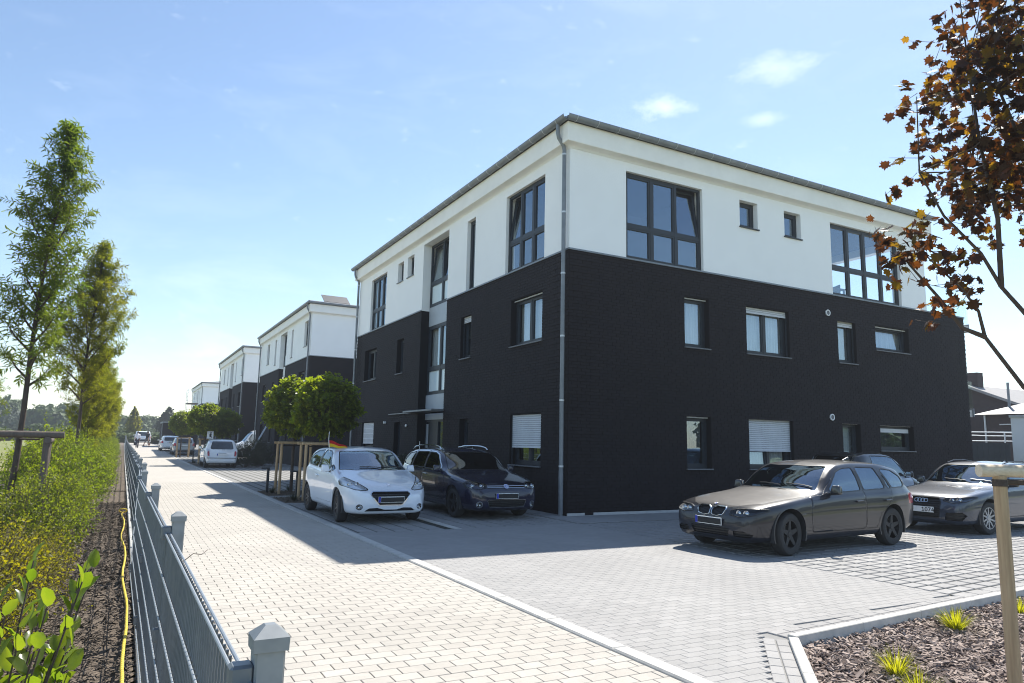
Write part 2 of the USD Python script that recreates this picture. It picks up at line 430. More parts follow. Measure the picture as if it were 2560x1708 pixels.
def paving_mat(name, c1, c2, joint, bw, rh, mort, offset=0.5):
    MAT[name] = usdkit.material(stage, f'/World/Looks/{name}', {
        'tc': ('texture_coordinate', {}), 'b': ('brick_texture', {'scale': 1.0, 'color1': c1, 'color2': c2, 'mortar': joint, 'brick_width': bw, 'row_height': rh, 'mortar_size': mort, 'mortar_smooth': 0.2, 'offset': offset}),
        'n': ('noise_texture', {'scale': 0.8, 'detail': 5.0}), 'r': ('map_range', {'to_min': 0.88, 'to_max': 1.1}), 'm': ('hsv', {}), 'p': ('principled_bsdf', {'roughness': 0.85})},
        [('tc.object', 'b.vector'), ('tc.object', 'n.vector'), ('n.fac', 'r.value'), ('r.result', 'm.value'), ('b.color', 'm.color'), ('m.color', 'p.base_color')], surface='p.BSDF')
paving_mat('road_far', (0.39, 0.365, 0.325), (0.375, 0.352, 0.315), (0.31, 0.283, 0.24), 0.2, 0.137, 0.005)
paving_mat('bay_far', (0.31, 0.305, 0.295), (0.295, 0.29, 0.28), (0.05, 0.05, 0.04), 0.33, 0.2, 0.04, 0.0)

solo('ground', sheet(-1500, 1500, -1500, 1500, -0.3, 60, 240), 'lawn', 'flat grassy ground reaching to the far trees', 'ground', kind='structure')
solo('meadow', sheet(-600, -12.6, -600, 600, -0.045, 30, 200), 'lawn', 'green meadow beyond the hedge on the left', 'meadow', kind='structure')
solo('meadow', sheet(-12.6, 120, 125, 600, -0.045, 20, 100), 'lawn', 'meadow beyond the end of the service road', 'meadow', kind='structure')

YN = 14.0      # beyond this the single road stones are smaller than the material can be told from
def in_frame(P):
    P = np.asarray(P)
    d = P - CAM_POS
    z = d @ _fw
    zz = np.maximum(z, 1e-3)
    u, v = 1280 + FPX * (d @ _r2) / zz, 854 - FPX * (d @ _u2) / zz
    return (z > 0.2) & (u > -20) & (u < 2580) & (v > -20) & (v < 1728), z

def lay(parent, V, f, name, mat, stuff, limit=300):
    """the nearest pieces in view each as a part, the rest joined"""
    c = V.mean(1)
    ok, z = in_frame(c)
    order = np.argsort(np.where(ok, z, 1e9))
    near = order[:limit][ok[order[:limit]]]
    for i in near:
        part(parent, name, tm(V[i], f), mat)
    rest = np.setdiff1d(np.arange(len(V)), near)
    part(parent, stuff, join_blocks(V[rest], f), mat, kind='stuff')

def jitter(n, a):
    return RNG.uniform(-a, a, n)

# service road of pale stones
road = thing('service_road', 'pale beige block paved service road beside the wire fence', 'road', kind='structure')
part(road, 'joint_bed', sheet(-8.6, -5.42, -16, YN, -0.011), 'joint_sand')
part(road, 'distant_paving', sheet(-8.6, -5.42, YN, 125, 0.0, 2, 90), 'road_far')
xs, rows = [], []
ys = np.arange(-14.2, YN, 0.137)
A = []
for k, y in enumerate(ys):
    x = -8.58 + (0.1 if k % 2 else 0.0)
    if k % 2:
        A.append((-8.58, x, y))
    while x < -5.43:
        A.append((x, min(x + 0.2, -5.425), y)); x += 0.2
A = np.array(A); A = A[A[:, 1] - A[:, 0] > 0.03]
g = 0.0026
V, f = blocks(A[:, 0] + g, A[:, 1] - g, A[:, 2] + g, A[:, 2] + 0.137 - g, G(A[:, 2]) + jitter(len(A), 0.0010), 0.05, 0.003)
V[:, :, 2] += 0.0
lay(road, V, f, 'paving_stone', 'paver_beige', 'paving_stones')

# kerb of long stones between road and forecourt
kerb = thing('kerb', 'pale flush kerb stones between service road and parking', 'kerb', kind='structure')
ky = np.arange(-15, 100, 1.0)
V, f = blocks(np.full(len(ky), -5.42 + 0.004), np.full(len(ky), -5.272), ky + 0.004, ky + 0.996, G(ky) + 0.018, 0.1, 0.012)
for i in range(len(ky)):
    part(kerb, 'kerb_stone', tm(V[i], f), 'kerb_stone')
edge = thing('road_edging', 'narrow concrete edging at the foot of the fence', 'kerb', kind='structure')
V, f = blocks(np.full(len(ky), -8.69), np.full(len(ky), -8.605), ky + 0.003, ky + 0.997, G(ky) + 0.02, 0.12, 0.008)
for i in range(len(ky)):
    part(edge, 'edging_stone', tm(V[i], f), 'concrete')

# forecourt
def skew(V):
    """the yard east of the corner runs a few degrees off the wall"""
    x, y = V[..., 0], V[..., 1]
    k = 0.082 * np.clip((-1.3 - y) / 7.7, 0, 1)
    V = V.copy()
    V[..., 1] = y + k * np.maximum(x + 0.6, 0)
    return V
BED = Polygon([(-3.81, -9.3), (0.12, -8.98), (14, -7.85), (14, -16), (-5.27, -16), (-5.27, -10.79)])
fore = thing('forecourt', 'grey block paved parking forecourt in front of the dark building', 'forecourt', kind='structure')
part(fore, 'joint_bed', sheet(-5.27, 0.1, 0.0, 9.4, -0.012), 'joint_grey')
part(fore, 'distant_paving', sheet(-5.27, 40, 9.4, 100, 0.0, 2, 70), 'bay_far')
part(fore, 'distant_paving', sheet(22, 60, -16, 9.4, 0.0), 'bay_far')
bed_out = BED.buffer(0.215, join_style=2)
_jb = extrude(sbox(-5.27, -16, 22, 0.0).difference(BED.buffer(-0.04)), 0.02)
_jb.apply_translation((0, 0, -0.032))
part(fore, 'joint_bed', _jb, 'joint_grey')
GRID_R = sbox(-0.58, -8.98, 20, -1.3)
BAY1, BAY2 = sbox(-5.17, -1.4, -3.37, 4.6), sbox(-3.2, -1.3, -0.55, 4.6)
PLANT1, PLANT2 = sbox(-5.2, 7.25, -3.2, 9.15), sbox(-5.2, 4.85, -3.2, 6.65)
no_grey = unary_union([bed_out, GRID_R, BAY1.buffer(0.03), BAY2.buffer(0.03), PLANT1, PLANT2])
A = []
for k, y in enumerate(np.arange(-14.5, 9.4, 0.1)):
    row = LineString([(-5.265, y + 0.05), (0.0 if y > -0.06 else 18, y + 0.05)]).difference(no_grey)
    for seg in getattr(row, 'geoms', [row]):
        if seg.is_empty or seg.length < 0.03:
            continue
        a, b = seg.coords[0][0], seg.coords[-1][0]
        x = a
        nx = math.ceil((a - (-5.3 + (0.1 if k % 2 else 0)) + 1e-6) / 0.2) * 0.2 + (-5.3 + (0.1 if k % 2 else 0))
        while x < b - 0.02:
            e = min(nx, b)
            A.append((x, e, y)); x = e; nx += 0.2
A = np.array(A); A = A[A[:, 1] - A[:, 0] > 0.025]
g = 0.0014
V, f = blocks(A[:, 0] + g, A[:, 1] - g, A[:, 2] + g, A[:, 2] + 0.1 - g, G(A[:, 2]) + jitter(len(A), 0.0007), 0.05, 0.002)
lay(fore, V, f, 'paving_stone', 'paver_grey', 'paving_stones')
# double runner row along the planting bed
def along(p, q, step, w, off, ztop, h, c, gap=0.003):
    p, q = np.array(p, float), np.array(q, float)
    L = np.linalg.norm(q - p); t = (q - p) / L; nrm = np.array([-t[1], t[0]])
    n = int(L / step)
    s = np.arange(n) * step
    V, f = blocks(s + gap, s + step - gap, np.full(n, off + gap), np.full(n, off + w - gap), np.full(n, ztop) + jitter(n, 0.001), h, c)
    W = V.copy()
    W[..., 0] = p[0] + V[..., 0] * t[0] + V[..., 1] * nrm[0]
    W[..., 1] = p[1] + V[..., 0] * t[1] + V[..., 1] * nrm[1]
    return W, f
c0, c1, c2 = (-3.81, -9.3), (13, -8.0), (-5.27, -10.79)
Va, f = along(c0, c1, 0.2, 0.1, 0.0, 0.0, 0.05, 0.005)
Vb, _ = along(c0, c1, 0.2, 0.1, 0.105, 0.0, 0.05, 0.005)
Vc, _ = along(c2, c0, 0.2, 0.1, 0.0, 0.0, 0.05, 0.005)
Vd, _ = along(c2, c0, 0.2, 0.1, 0.105, 0.0, 0.05, 0.005)
lay(fore, np.concatenate([Va, Vb, Vc, Vd]), f, 'runner_stone', 'paver_grey', 'runner_stones', 150)
# open jointed stones of the parking bays
A = []
for (x0, x1, y0, y1) in [(-0.58, 20, -8.98, -1.3), (-5.17, -3.37, -1.4, 4.6), (-3.2, -0.55, -1.3, 4.6)]:
    gx, gy = np.meshgrid(np.arange(x0, x1 - 0.2, 0.325), np.arange(y0, y1 - 0.12, 0.1995))
    A.append(np.stack([gx.ravel(), np.minimum(gx.ravel() + 0.325, x1), gy.ravel(), gy.ravel() + 0.1995], 1))
A = np.concatenate(A)
V, f = blocks(A[:, 0] + 0.019, A[:, 1] - 0.019, A[:, 2] + 0.017, A[:, 3] - 0.017, G(A[:, 2]) + 0.002 + jitter(len(A), 0.0015), 0.06, 0.007)
lay(fore, skew(V), f, 'bay_stone', 'paver_grid', 'bay_stones')
for x0, x1, y0, y1 in [(-5.17, -3.37, -1.4, 4.6), (-3.2, -0.55, -1.3, 4.6)]:
    part(fore, 'bay_joints', sheet(x0, x1, y0, y1, -0.0085), 'joint_dark')
_q = skew(np.array([[-0.58, -8.98, -0.0085], [20, -8.98, -0.0085], [20, -5, -0.0085], [20, -1.3, -0.0085], [-0.58, -1.3, -0.0085], [-0.58, -5, -0.0085]]))
part(fore, 'bay_joints', tm(_q, [(0, 1, 2), (0, 2, 5), (5, 2, 3), (5, 3, 4)]), 'joint_dark')
# pale dividing line stones between the two bays
V, f = blocks(np.full(28, -3.355), np.full(28, -3.215), np.arange(28) * 0.2 - 1.4 + 0.003, np.arange(28) * 0.2 - 1.2 - 0.003, G(np.arange(28) * 0.2 - 1.4) + 0.003, 0.05, 0.005)
for i in range(28):
    part(fore, 'divider_stone', tm(V[i], f), 'kerb_stone')

# raised stones around the mulched bed on the right
bk = thing('bed_kerb', 'pale concrete kerb around the mulched bed in the right foreground', 'kerb', kind='structure')
for p, q in ((c0, c1), (c2, c0)):
    Vk, f = along(p, q, 1.0, 0.085, -0.088, 0.028, 0.2, 0.006, 0.002)
    for v in Vk:
        part(bk, 'kerb_stone', tm(v, f), 'kerb_stone')
bedr = BED.buffer(-0.085, join_style=2)
def soil_patch(poly, z, step, rough, seed):
    x0, y0, x1, y1 = poly.bounds
    gx, gy = np.meshgrid(np.arange(x0, x1 + step, step), np.arange(y0, y1 + step, step))
    n0, n1 = gx.shape
    P = np.stack([gx * 3, gy * 3, 0 * gx], -1)
    z = G(gy) + z + rough * (meshkit.fbm(P, 4, seed) - 0.5)
    Vv = np.stack([gx, gy, z], -1).reshape(-1, 3)
    i = (np.arange(n0 - 1)[:, None] * n1 + np.arange(n1 - 1)[None]).ravel()
    F = np.concatenate([np.stack([i, i + 1, i + n1 + 1], 1), np.stack([i, i + n1 + 1, i + n1], 1)])
    import shapely
    c = Vv[F].mean(1)
    q = tm(Vv, F[shapely.contains_xy(poly, c[:, 0], c[:, 1])])
    q.remove_unreferenced_vertices()
    return q
mb = thing('mulch_bed', 'planting bed of reddish brown bark mulch in the right foreground', 'flower bed', kind='structure')
part(mb, 'soil', soil_patch(bedr.intersection(sbox(-6, -14, 6, -7)), -0.075, 0.07, 0.06, 5), 'soil_red', True)

chip_t = np.array([[-.5, -.5, 0], [.42, -.45, 0], [.5, .4, 0], [-.45, .5, 0], [-.5, -.4, 1], [.45, -.5, 1], [.42, .45, 1], [-.5, .42, 1]], float)
chip_f = np.array([[4, 5, 6], [4, 6, 7], [0, 1, 5], [0, 5, 4], [1, 2, 6], [1, 6, 5], [2, 3, 7], [2, 7, 6], [3, 0, 4], [3, 4, 7]])
def chips(poly, n, z, lmin, lmax, seed, tilt=0.35):
    import shapely
    r = np.random.default_rng(seed)
    x0, y0, x1, y1 = poly.bounds
    P = r.uniform((x0, y0), (x1, y1), (n, 2)); P = P[shapely.contains_xy(poly, P[:, 0], P[:, 1])]
    n = len(P)
    # nearer ground carries the pieces that can be told apart
    a = r.uniform(0, 2 * np.pi, n)
    X = unit(np.stack([np.cos(a), np.sin(a), r.normal(0, tilt, n)], 1))
    Zu = unit(np.stack([r.normal(0, tilt, n), r.normal(0, tilt, n), np.ones(n)], 1))
    Y = unit(np.cross(Zu, X)); Zu = np.cross(X, Y)
    L = r.uniform(lmin, lmax, n) * r.choice([0.6, 1, 1.3], n)
    W = L * r.uniform(0.16, 0.4, n)
    T = np.minimum(L * 0.16, 0.006)
    pos = np.stack([P[:, 0], P[:, 1], G(P[:, 1]) + z + r.uniform(0.0, 0.03, n)], 1)
    Vv = pos[:, None] + chip_t[None, :, 0:1] * L[:, None, None] * X[:, None] + chip_t[None, :, 1:2] * W[:, None, None] * Y[:, None] + chip_t[None, :, 2:3] * T[:, None, None] * Zu[:, None]
    return Vv
V = chips(bedr.intersection(sbox(-5.3, -12.6, 2.2, -8.6)), 27000, -0.07, 0.025, 0.07, 21)
part(mb, 'bark_chips', join_blocks(V, chip_f), 'chips', kind='stuff')

lb = thing('hedge_bed', 'brown bark mulched strip between wire fence and hedge', 'flower bed', kind='structure')
part(lb, 'soil', soil_patch(sbox(-12.6, -14, -8.7, 10), -0.02, 0.12, 0.05, 8), 'soil', True)
part(lb, 'soil', sheet(-12.6, -8.7, 10, 110, -0.005, 6, 90), 'soil')
V = np.concatenate([chips(sbox(-10.4, -13.2, -8.72, -5), 9000, -0.02, 0.02, 0.06, 31), chips(sbox(-9.6, -5, -8.72, 6), 7000, -0.02, 0.03, 0.07, 32)])
part(lb, 'bark_chips', join_blocks(V, chip_f), 'chips_dark', kind='stuff')

for i, P in enumerate((PLANT1, PLANT2)):
    t = thing('tree_bed', ['dark planting bed around the farther clipped ball tree behind the white hatchback', 'dark planting bed around the nearer clipped ball tree behind the white hatchback'][i], 'flower bed', kind='structure')
    part(t, 'soil', soil_patch(P, 0.0, 0.1, 0.04, 40 + i), 'soil', True)
    V = chips(P, 900, 0.0, 0.03, 0.06, 50 + i)
    part(t, 'bark_chips', join_blocks(V, chip_f), 'chips_dark', kind='stuff')
t = thing('tree_bed', 'dark planting bed beside the parked white hatchback seen from behind', 'flower bed', kind='structure')
part(t, 'soil', sheet(-5.2, -3.2, 29.2, 36.0, 0.02), 'soil')

# play ground beyond the hedge
solo('sand_path', tm(*(lambda q: (np.array([[x, y, G(y) - 0.03] for x, y in q]), np.array([[0, i, i + 1] for i in range(1, len(q) - 1)])))([(-13.2, 3), (-12.6, 9), (-13.0, 13), (-15, 15), (-22, 14), (-26, 8), (-22, 3), (-16, 1)])), 'sand', 'pale sandy path in the meadow beyond the hedge', 'path', kind='structure')
solo('sand_path', tm(*(lambda q: (np.array([[x, y, G(y) - 0.03] for x, y in q]), np.array([[0, i, i + 1] for i in range(1, len(q) - 1)])))([(-13.0, 24), (-12.8, 27), (-18, 31), (-30, 30), (-30, 26), (-20, 25)])), 'sand', 'farther pale sandy strip in the meadow beyond the hedge', 'path', kind='structure')

# ------------------------------------------------------------------ apartment buildings
ZB, ZT, ZE = 6.185, 8.74, 9.30       # top of brick, underside of cornice, eaves
LX, LY = 16.15, 17.4
WHITE_X = 14.08                       # the white storey stops short of the brick on the garden side
def Rw(u, d, z):      # right (south) wall: u along +x, d outwards (-y)
    return np.stack([u, -d, z], -1)
def Lw(u, d, z):      # left (west) wall: u along +y, d outwards (-x)
    return np.stack([-d, u, z], -1)
def wbox(W, u0, u1, d0, d1, z0, z1, c=0.0):
    b = bbox(u0, u1, d0, d1, z0, z1, c) if c else box(u0, u1, d0, d1, z0, z1)
    v = np.array(b.vertices)
    b2 = tm(W(v[:, 0], v[:, 1], v[:, 2]), b.faces)
    if W is Rw:
        b2.faces = b2.faces[:, ::-1]
    return b2
def wall_mesh(W, poly, d0, d1):
    m = extrude(poly, d1 - d0)
    v = np.array(m.vertices)
    m2 = tm(W(v[:, 0], v[:, 2] + d0, v[:, 1]), m.faces)
    m2.fix_normals() if False else None
    m2.faces = m2.faces[:, ::-1] if W is Lw else m2.faces
    return m2

# openings (u0, u1, z0, z1)
R_UP = {'A': (1.68, 4.24, 6.20, 8.48), 's1': (5.62, 6.32, 7.70, 8.46), 's2': (7.40, 8.10, 7.70, 8.46), 'B': (9.41, 12.75, 6.20, 8.46)}
R_LO = {'M1': (3.56, 4.40, 4.15, 5.46), 'M2': (5.77, 7.45, 4.15, 5.46), 'M3': (9.55, 10.37, 4.18, 5.45), 'M4': (11.32, 13.0, 4.70, 5.46),
        'G1': (3.58, 4.40, 1.06, 2.37), 'G2': (5.76, 7.47, 1.06, 2.38), 'G3': (9.57, 10.38, 1.06, 2.40), 'G4': (11.31, 12.97, 1.62, 2.40)}
L_UP = {'U1': (1.16, 3.25, 6.20, 8.44), 'U2': (5.25, 5.84, 6.20, 8.44), 'U3': (10.50, 11.17, 7.70, 8.48), 'U4': (11.62, 12.26, 7.70, 8.46), 'U5': (13.60, 15.63, 6.20, 8.45)}
L_LO = {'M1': (1.22, 2.85, 4.15, 5.40), 'M2': (5.38, 6.10, 4.13, 5.43), 'M3': (11.27, 11.98, 4.12, 5.42), 'M4': (14.5, 16.1, 4.11, 5.42),
        'G1': (1.20, 2.77, 1.06, 2.33), 'G2': (5.37, 6.0, 1.06, 2.30), 'G3': (11.25, 11.92, 1.06, 2.32), 'G4': (14.42, 16.0, 1.30, 2.33)}
REC = (7.28, 9.54)                    # recessed stair strip on the left wall
REC_D = 0.42

def rect(o):
    return sbox(o[0], o[2], o[1], o[3])

def brick_wall(parent, W, length, openings, u_start, seed, corner_lo, corner_hi, z1=ZB):
    """every brick its own piece: the 150 that show largest as parts, the rest joined"""
    r = np.random.default_rng(seed)
    A = []
    ch, bl = 0.0756, 0.25
    n = int(z1 / ch)
    ch = z1 / n
    for k in range(n):
        z = k * ch
        gaps = [(o[0], o[1]) for o in openings if o[2] < z + ch * 0.5 < o[3]]
        cuts = sorted(gaps)
        segs, a = [], u_start
        for g0, g1 in cuts:
            segs.append((a, g0)); a = g1
        segs.append((a, length))
        off = (0.125 if k % 2 else 0.0) + (0.03 if k % 3 == 0 else 0)
        for a, b in segs:
            x = a
            nx = a + (bl - ((a + off) % bl))
            if nx - a < 0.05:
                nx += bl
            while x < b - 1e-4:
                e = min(nx, b)
                if b - e < 0.045:
                    e = b
                A.append((x, e, z, k)); x = e; nx = e + bl
    A = np.array(A)
    g = 0.004
    proud = r.uniform(0.000, 0.003, len(A))
    mid = (A[:, 0] + A[:, 1]) / 2
    rib = ((mid < corner_lo) | (mid > corner_hi)) & (A[:, 3] % 2 == 0)
    proud = proud + np.where(rib, 0.010, 0.0)
    V, f = blocks(A[:, 0] + g, A[:, 1] - g, A[:, 2] + g, A[:, 2] + ch - g, 0.012 + proud, 0.012, 0.002)
    P = W(V[..., 0], V[..., 2] - 0.012, V[..., 1])
    ff = f[:, ::-1] if W is Rw else f
    if W is Lw:
        ff = f
    c = P.mean(1)
    ok, zd = in_frame(c)
    order = np.argsort(np.where(ok, zd, 1e9))[:150]
    for i in order:
        part(parent, 'brick', tm(P[i], ff), 'brick')
    rest = np.setdiff1d(np.arange(len(A)), order)
    part(parent, 'bricks', join_blocks(P[rest], ff), 'brick', kind='stuff')

def window(parent, W, o, cols, transom=None, rec=0.16, frame='anthracite', fw=0.07, tilt=None, glass='glass', back='interior', sill='sill_stone', reveal='mortar', curtain=None, cols_w=None, base=0.0, room=0.5):
    """frame, panes, sill, dark room behind; o = (u0, u1, z0, z1)"""
    u0, u1, z0, z1 = o
    d0, d1 = base - rec - 0.07, base - rec
    bars = [wbox(W, u0, u1, d0, d1, z0, z0 + fw), wbox(W, u0, u1, d0, d1, z1 - fw, z1), wbox(W, u0, u0 + fw, d0, d1, z0 + fw, z1 - fw), wbox(W, u1 - fw, u1, d0, d1, z0 + fw, z1 - fw)]
    us = np.linspace(u0 + fw, u1 - fw, cols + 1) if cols_w is None else np.array(cols_w)
    zs = [z0 + fw, z1 - fw] if transom is None else [z0 + fw, transom, z1 - fw]
    for u in us[1:-1]:
        bars.append(wbox(W, u - fw * 0.55, u + fw * 0.55, d0, d1 + 0.004, z0 + fw, z1 - fw))
    if transom is not None:
        for i in range(cols):
            a = us[i] + (0 if i == 0 else fw * 0.55); b = us[i + 1] - (0 if i == cols - 1 else fw * 0.55)
            bars.append(wbox(W, a, b, d0, d1 + 0.002, transom - fw * 0.55, transom + fw * 0.55))
    win = part(parent, 'window', cat_(bars), frame)
    for i in range(cols):
        for j in range(len(zs) - 1):
            a = us[i] + (0 if i == 0 else fw * 0.55); b = us[i + 1] - (0 if i == cols - 1 else fw * 0.55)
            c = zs[j] + (0 if j == 0 else fw * 0.55); e = zs[j + 1] - (0 if j == len(zs) - 2 else fw * 0.55)
            s = 0.045                          # casement around each pane
            cas = [wbox(W, a, b, d0 + 0.01, d1 - 0.006, c, c + s), wbox(W, a, b, d0 + 0.01, d1 - 0.006, e - s, e), wbox(W, a, a + s, d0 + 0.01, d1 - 0.006, c + s, e - s), wbox(W, b - s, b, d0 + 0.01, d1 - 0.006, c + s, e - s)]
            pu, pz = np.array([a + s, b - s, b - s, a + s]), np.array([c + s, c + s, e - s, e - s])
            pane = tm(W(pu, np.full(4, d0 + 0.03), pz), [(0, 1, 2), (0, 2, 3)] if W is Rw else [(0, 2, 1), (0, 3, 2)])
            if tilt and (i, j) in tilt:
                ang = tilt[(i, j)]
                for q in cas + [pane]:          # tipped inwards at the top
                    v = q.vertices
                    zz = v[:, 2] - c
                    if W is Rw:
                        v[:, 1] += zz * math.tan(ang)
                    else:
                        v[:, 0] += zz * math.tan(ang)
            part(win, 'casement', cat_(cas), frame)
            part(win, 'pane', pane, glass if not isinstance(glass, dict) else glass.get((i, j), 'glass'))
    if sill:
        part(win, 'sill', wbox(W, u0 - 0.03, u1 + 0.03, d1 - 0.02, base + 0.045, z0 - 0.035, z0 - 0.003, 0.004), sill)
    if curtain:
        for (a, b) in curtain:
            uu = np.linspace(u0 + (u1 - u0) * a, u0 + (u1 - u0) * b, 40)
            dd = d0 - 0.12 + 0.025 * np.sin(np.arange(40) * 1.15)
            v = np.concatenate([W(uu, dd, np.full(40, z0 + 0.03)), W(uu, dd, np.full(40, z1 - 0.03))])
            ff = [(k, k + 1, k + 41) for k in range(39)] + [(k, k + 41, k + 40) for k in range(39)]
            part(win, 'curtain', tm(v, ff), 'curtain')
    return win

def shutter(parent, W, o, zlow, rec=0.10, step=0.052, base=0.0, mat='shutter'):
    """roller shutter let down to zlow, every slat a piece"""
    u0, u1, z0, z1 = o
    sh = group_part(parent, 'roller_shutter')
    part(sh, 'guide_rail', wbox(W, u0 + 0.0, u0 + 0.03, base - rec - 0.03, base - rec + 0.012, z0, z1), 'anthracite')
    part(sh, 'guide_rail', wbox(W, u1 - 0.03, u1, base - rec - 0.03, base - rec + 0.012, z0, z1), 'anthracite')
    z = z1
    while z > zlow + 0.01:
        b = wbox(W, u0 + 0.03, u1 - 0.03, base - rec - 0.012, base - rec, max(z - step + 0.004, zlow), z - 0.004)
        v = b.vertices
        part(sh, 'slat', b, mat)
        z -= step
    part(sh, 'end_bar', wbox(W, u0 + 0.03, u1 - 0.03, base - rec - 0.016, base - rec + 0.006, zlow - 0.03, zlow - 0.002), mat)
    return sh

def main_building():
    B = thing('apartment_building', 'nearest three storey apartment building with dark brick floors under a white top floor', 'building', group=None)
    # south wall
    lo = sbox(0.0, 0, LX, ZB).difference(unary_union([rect(o) for o in R_LO.values()]))
    w = part(B, 'brick_wall', wall_mesh(Rw, lo, -0.30, -0.012), 'mortar', label='dark brick wall facing the forecourt')
    brick_wall(w, Rw, LX, list(R_LO.values()), -0.0, 71, 0.75, LX - 1.3)
    up = sbox(0.0, ZB, WHITE_X, ZE + 0.1).difference(unary_union([rect(o) for o in R_UP.values()]))
    part(B, 'white_wall', wall_mesh(Rw, up, -0.30, 0.0), 'plaster', label='white rendered upper wall facing the forecourt')
    # west wall: three bands, the stair strip set back
    op = [rect(o) for o in L_LO.values()]
    stair = sbox(REC[0], 0, REC[1], ZB)
    lo = sbox(0.302, 0, LY, ZB).difference(unary_union(op + [stair]))
    w = part(B, 'brick_wall', wall_mesh(Lw, lo, -0.30, -0.012), 'mortar', label='dark brick wall facing the service road')
    brick_wall(w, Lw, LY, list(L_LO.values()) + [(REC[0], REC[1], 0, ZB)], 0.0, 72, 0.75, LY - 0.6)
    up = sbox(0.302, ZB, LY, ZE + 0.1).difference(unary_union([rect(o) for o in L_UP.values()] + [sbox(REC[0], ZB, REC[1], 8.58)]))
    part(B, 'white_wall', wall_mesh(Lw, up, -0.30, 0.0), 'plaster', label='white rendered upper wall facing the service road')
    # recess cheeks
    for u, s in ((REC[0], -1), (REC[1], 1)):
        a, b = (u - 0.3, u) if s < 0 else (u, u + 0.3)
        part(B, 'recess_cheek', wbox(Lw, a, b, -REC_D - 0.3, -0.3, 0, ZB), 'brick')
        part(B, 'recess_cheek', wbox(Lw, a, b, -REC_D - 0.3, -0.3, ZB, 8.58), 'plaster')
    part(B, 'recess_head', wbox(Lw, REC[0], REC[1], -REC_D - 0.3, -0.30, 8.58, 8.9), 'plaster')
    # far and garden walls, floors, flat inner ceiling
    part(B, 'end_wall', box(0.30, LX - 0.3, LY - 0.30, LY, 0, ZB), 'mortar')
    part(B, 'end_wall', box(0.30, WHITE_X, LY - 0.30, LY, ZB, ZE + 0.1), 'plaster')
    part(B, 'garden_wall', box(LX - 0.3, LX, 0.31, LY, 0, ZB), 'mortar')
    gw = sbox(4.2, ZB, LY - 0.31, ZE + 0.1)
    part(B, 'garden_wall', box(WHITE_X - 0.3, WHITE_X, 4.2, LY - 0.31, ZB, ZE + 0.1), 'plaster')
    part(B, 'garden_wall', box(WHITE_X - 0.3, WHITE_X, 0.31, 4.2, 8.5, ZE + 0.1), 'plaster')
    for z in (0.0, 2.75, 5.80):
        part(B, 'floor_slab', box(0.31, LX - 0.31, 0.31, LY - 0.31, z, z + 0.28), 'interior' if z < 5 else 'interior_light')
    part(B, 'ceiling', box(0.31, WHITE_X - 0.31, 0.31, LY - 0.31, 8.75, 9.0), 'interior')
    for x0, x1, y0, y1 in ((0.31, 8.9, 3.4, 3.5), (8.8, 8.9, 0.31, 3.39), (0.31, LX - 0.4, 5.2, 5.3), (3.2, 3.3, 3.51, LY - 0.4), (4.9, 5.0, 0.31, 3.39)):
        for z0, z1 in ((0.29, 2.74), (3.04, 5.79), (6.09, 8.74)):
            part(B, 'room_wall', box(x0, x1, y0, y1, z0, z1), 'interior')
    # metal strip between brick and render
    part(B, 'string_course', cat_([wbox(Rw, -0.03, LX + 0.02, -0.02, 0.035, ZB - 0.01, ZB + 0.03), wbox(Lw, -0.034, REC[0], 0.002, 0.034, ZB - 0.01, ZB + 0.03), wbox(Lw, REC[1], LY + 0.02, 0.002, 0.034, ZB - 0.01, ZB + 0.03)]), 'zinc')
    # cornice: fascia with a soft cove, swept around the eaves
    prof = [(0.001, 8.70), (0.02, 8.735), (0.06, 8.765), (0.14, 8.785), (0.185, 8.80), (0.20, 8.83), (0.20, 9.27), (0.001, 9.27)]
    ring = lambda d: [(-d, -d), (WHITE_X + d, -d), (WHITE_X + d, LY + d), (-d, LY + d)]
    V, F, n = [], [], len(prof)
    for c in range(4):
        for d, z in prof:
            x, y = ring(d)[c]
            V.append((x, y, z))
    for c in range(4):
        for i in range(n - 1):
            a, b = c * n + i, ((c + 1) % 4) * n + i
            F += [(a, b, a + 1), (b, b + 1, a + 1)]
    part(B, 'cornice', tm(V, F), 'cornice_paint', 40)
    # hipped roof and gutters
    o = 0.24
    x0, x1, y0, y1 = -o, WHITE_X + o, -o, LY + o
    hx = (x1 - x0) / 2; zr = 9.33 + hx * 0.20
    rv = [(x0, y0, 9.33), (x1, y0, 9.33), (x1, y1, 9.33), (x0, y1, 9.33), (x0 + hx, y0 + hx, zr), (x0 + hx, y1 - hx, zr)]
    rf = [(0, 1, 4), (1, 2, 5), (1, 5, 4), (2, 3, 5), (3, 0, 4), (3, 4, 5), (0, 2, 1), (0, 3, 2)]
    roof = part(B, 'roof', tm(rv, rf), 'roof_tile')
    for a, b in (((x0, y0), (x0 + hx, y0 + hx)), ((x1, y0), (x0 + hx, y0 + hx))):
        for i in range(22):
            t = (i + 0.5) / 22 * 0.97
            p = np.array([a[0] + (b[0] - a[0]) * t, a[1] + (b[1] - a[1]) * t, 9.36 + hx * 0.2 * t])
            q = p + np.array([(b[0] - a[0]) / 24, (b[1] - a[1]) / 24, hx * 0.2 / 24])
            part(roof, 'ridge_tile', tube([p, q], [0.11, 0.095], 10), 'roof_tile')
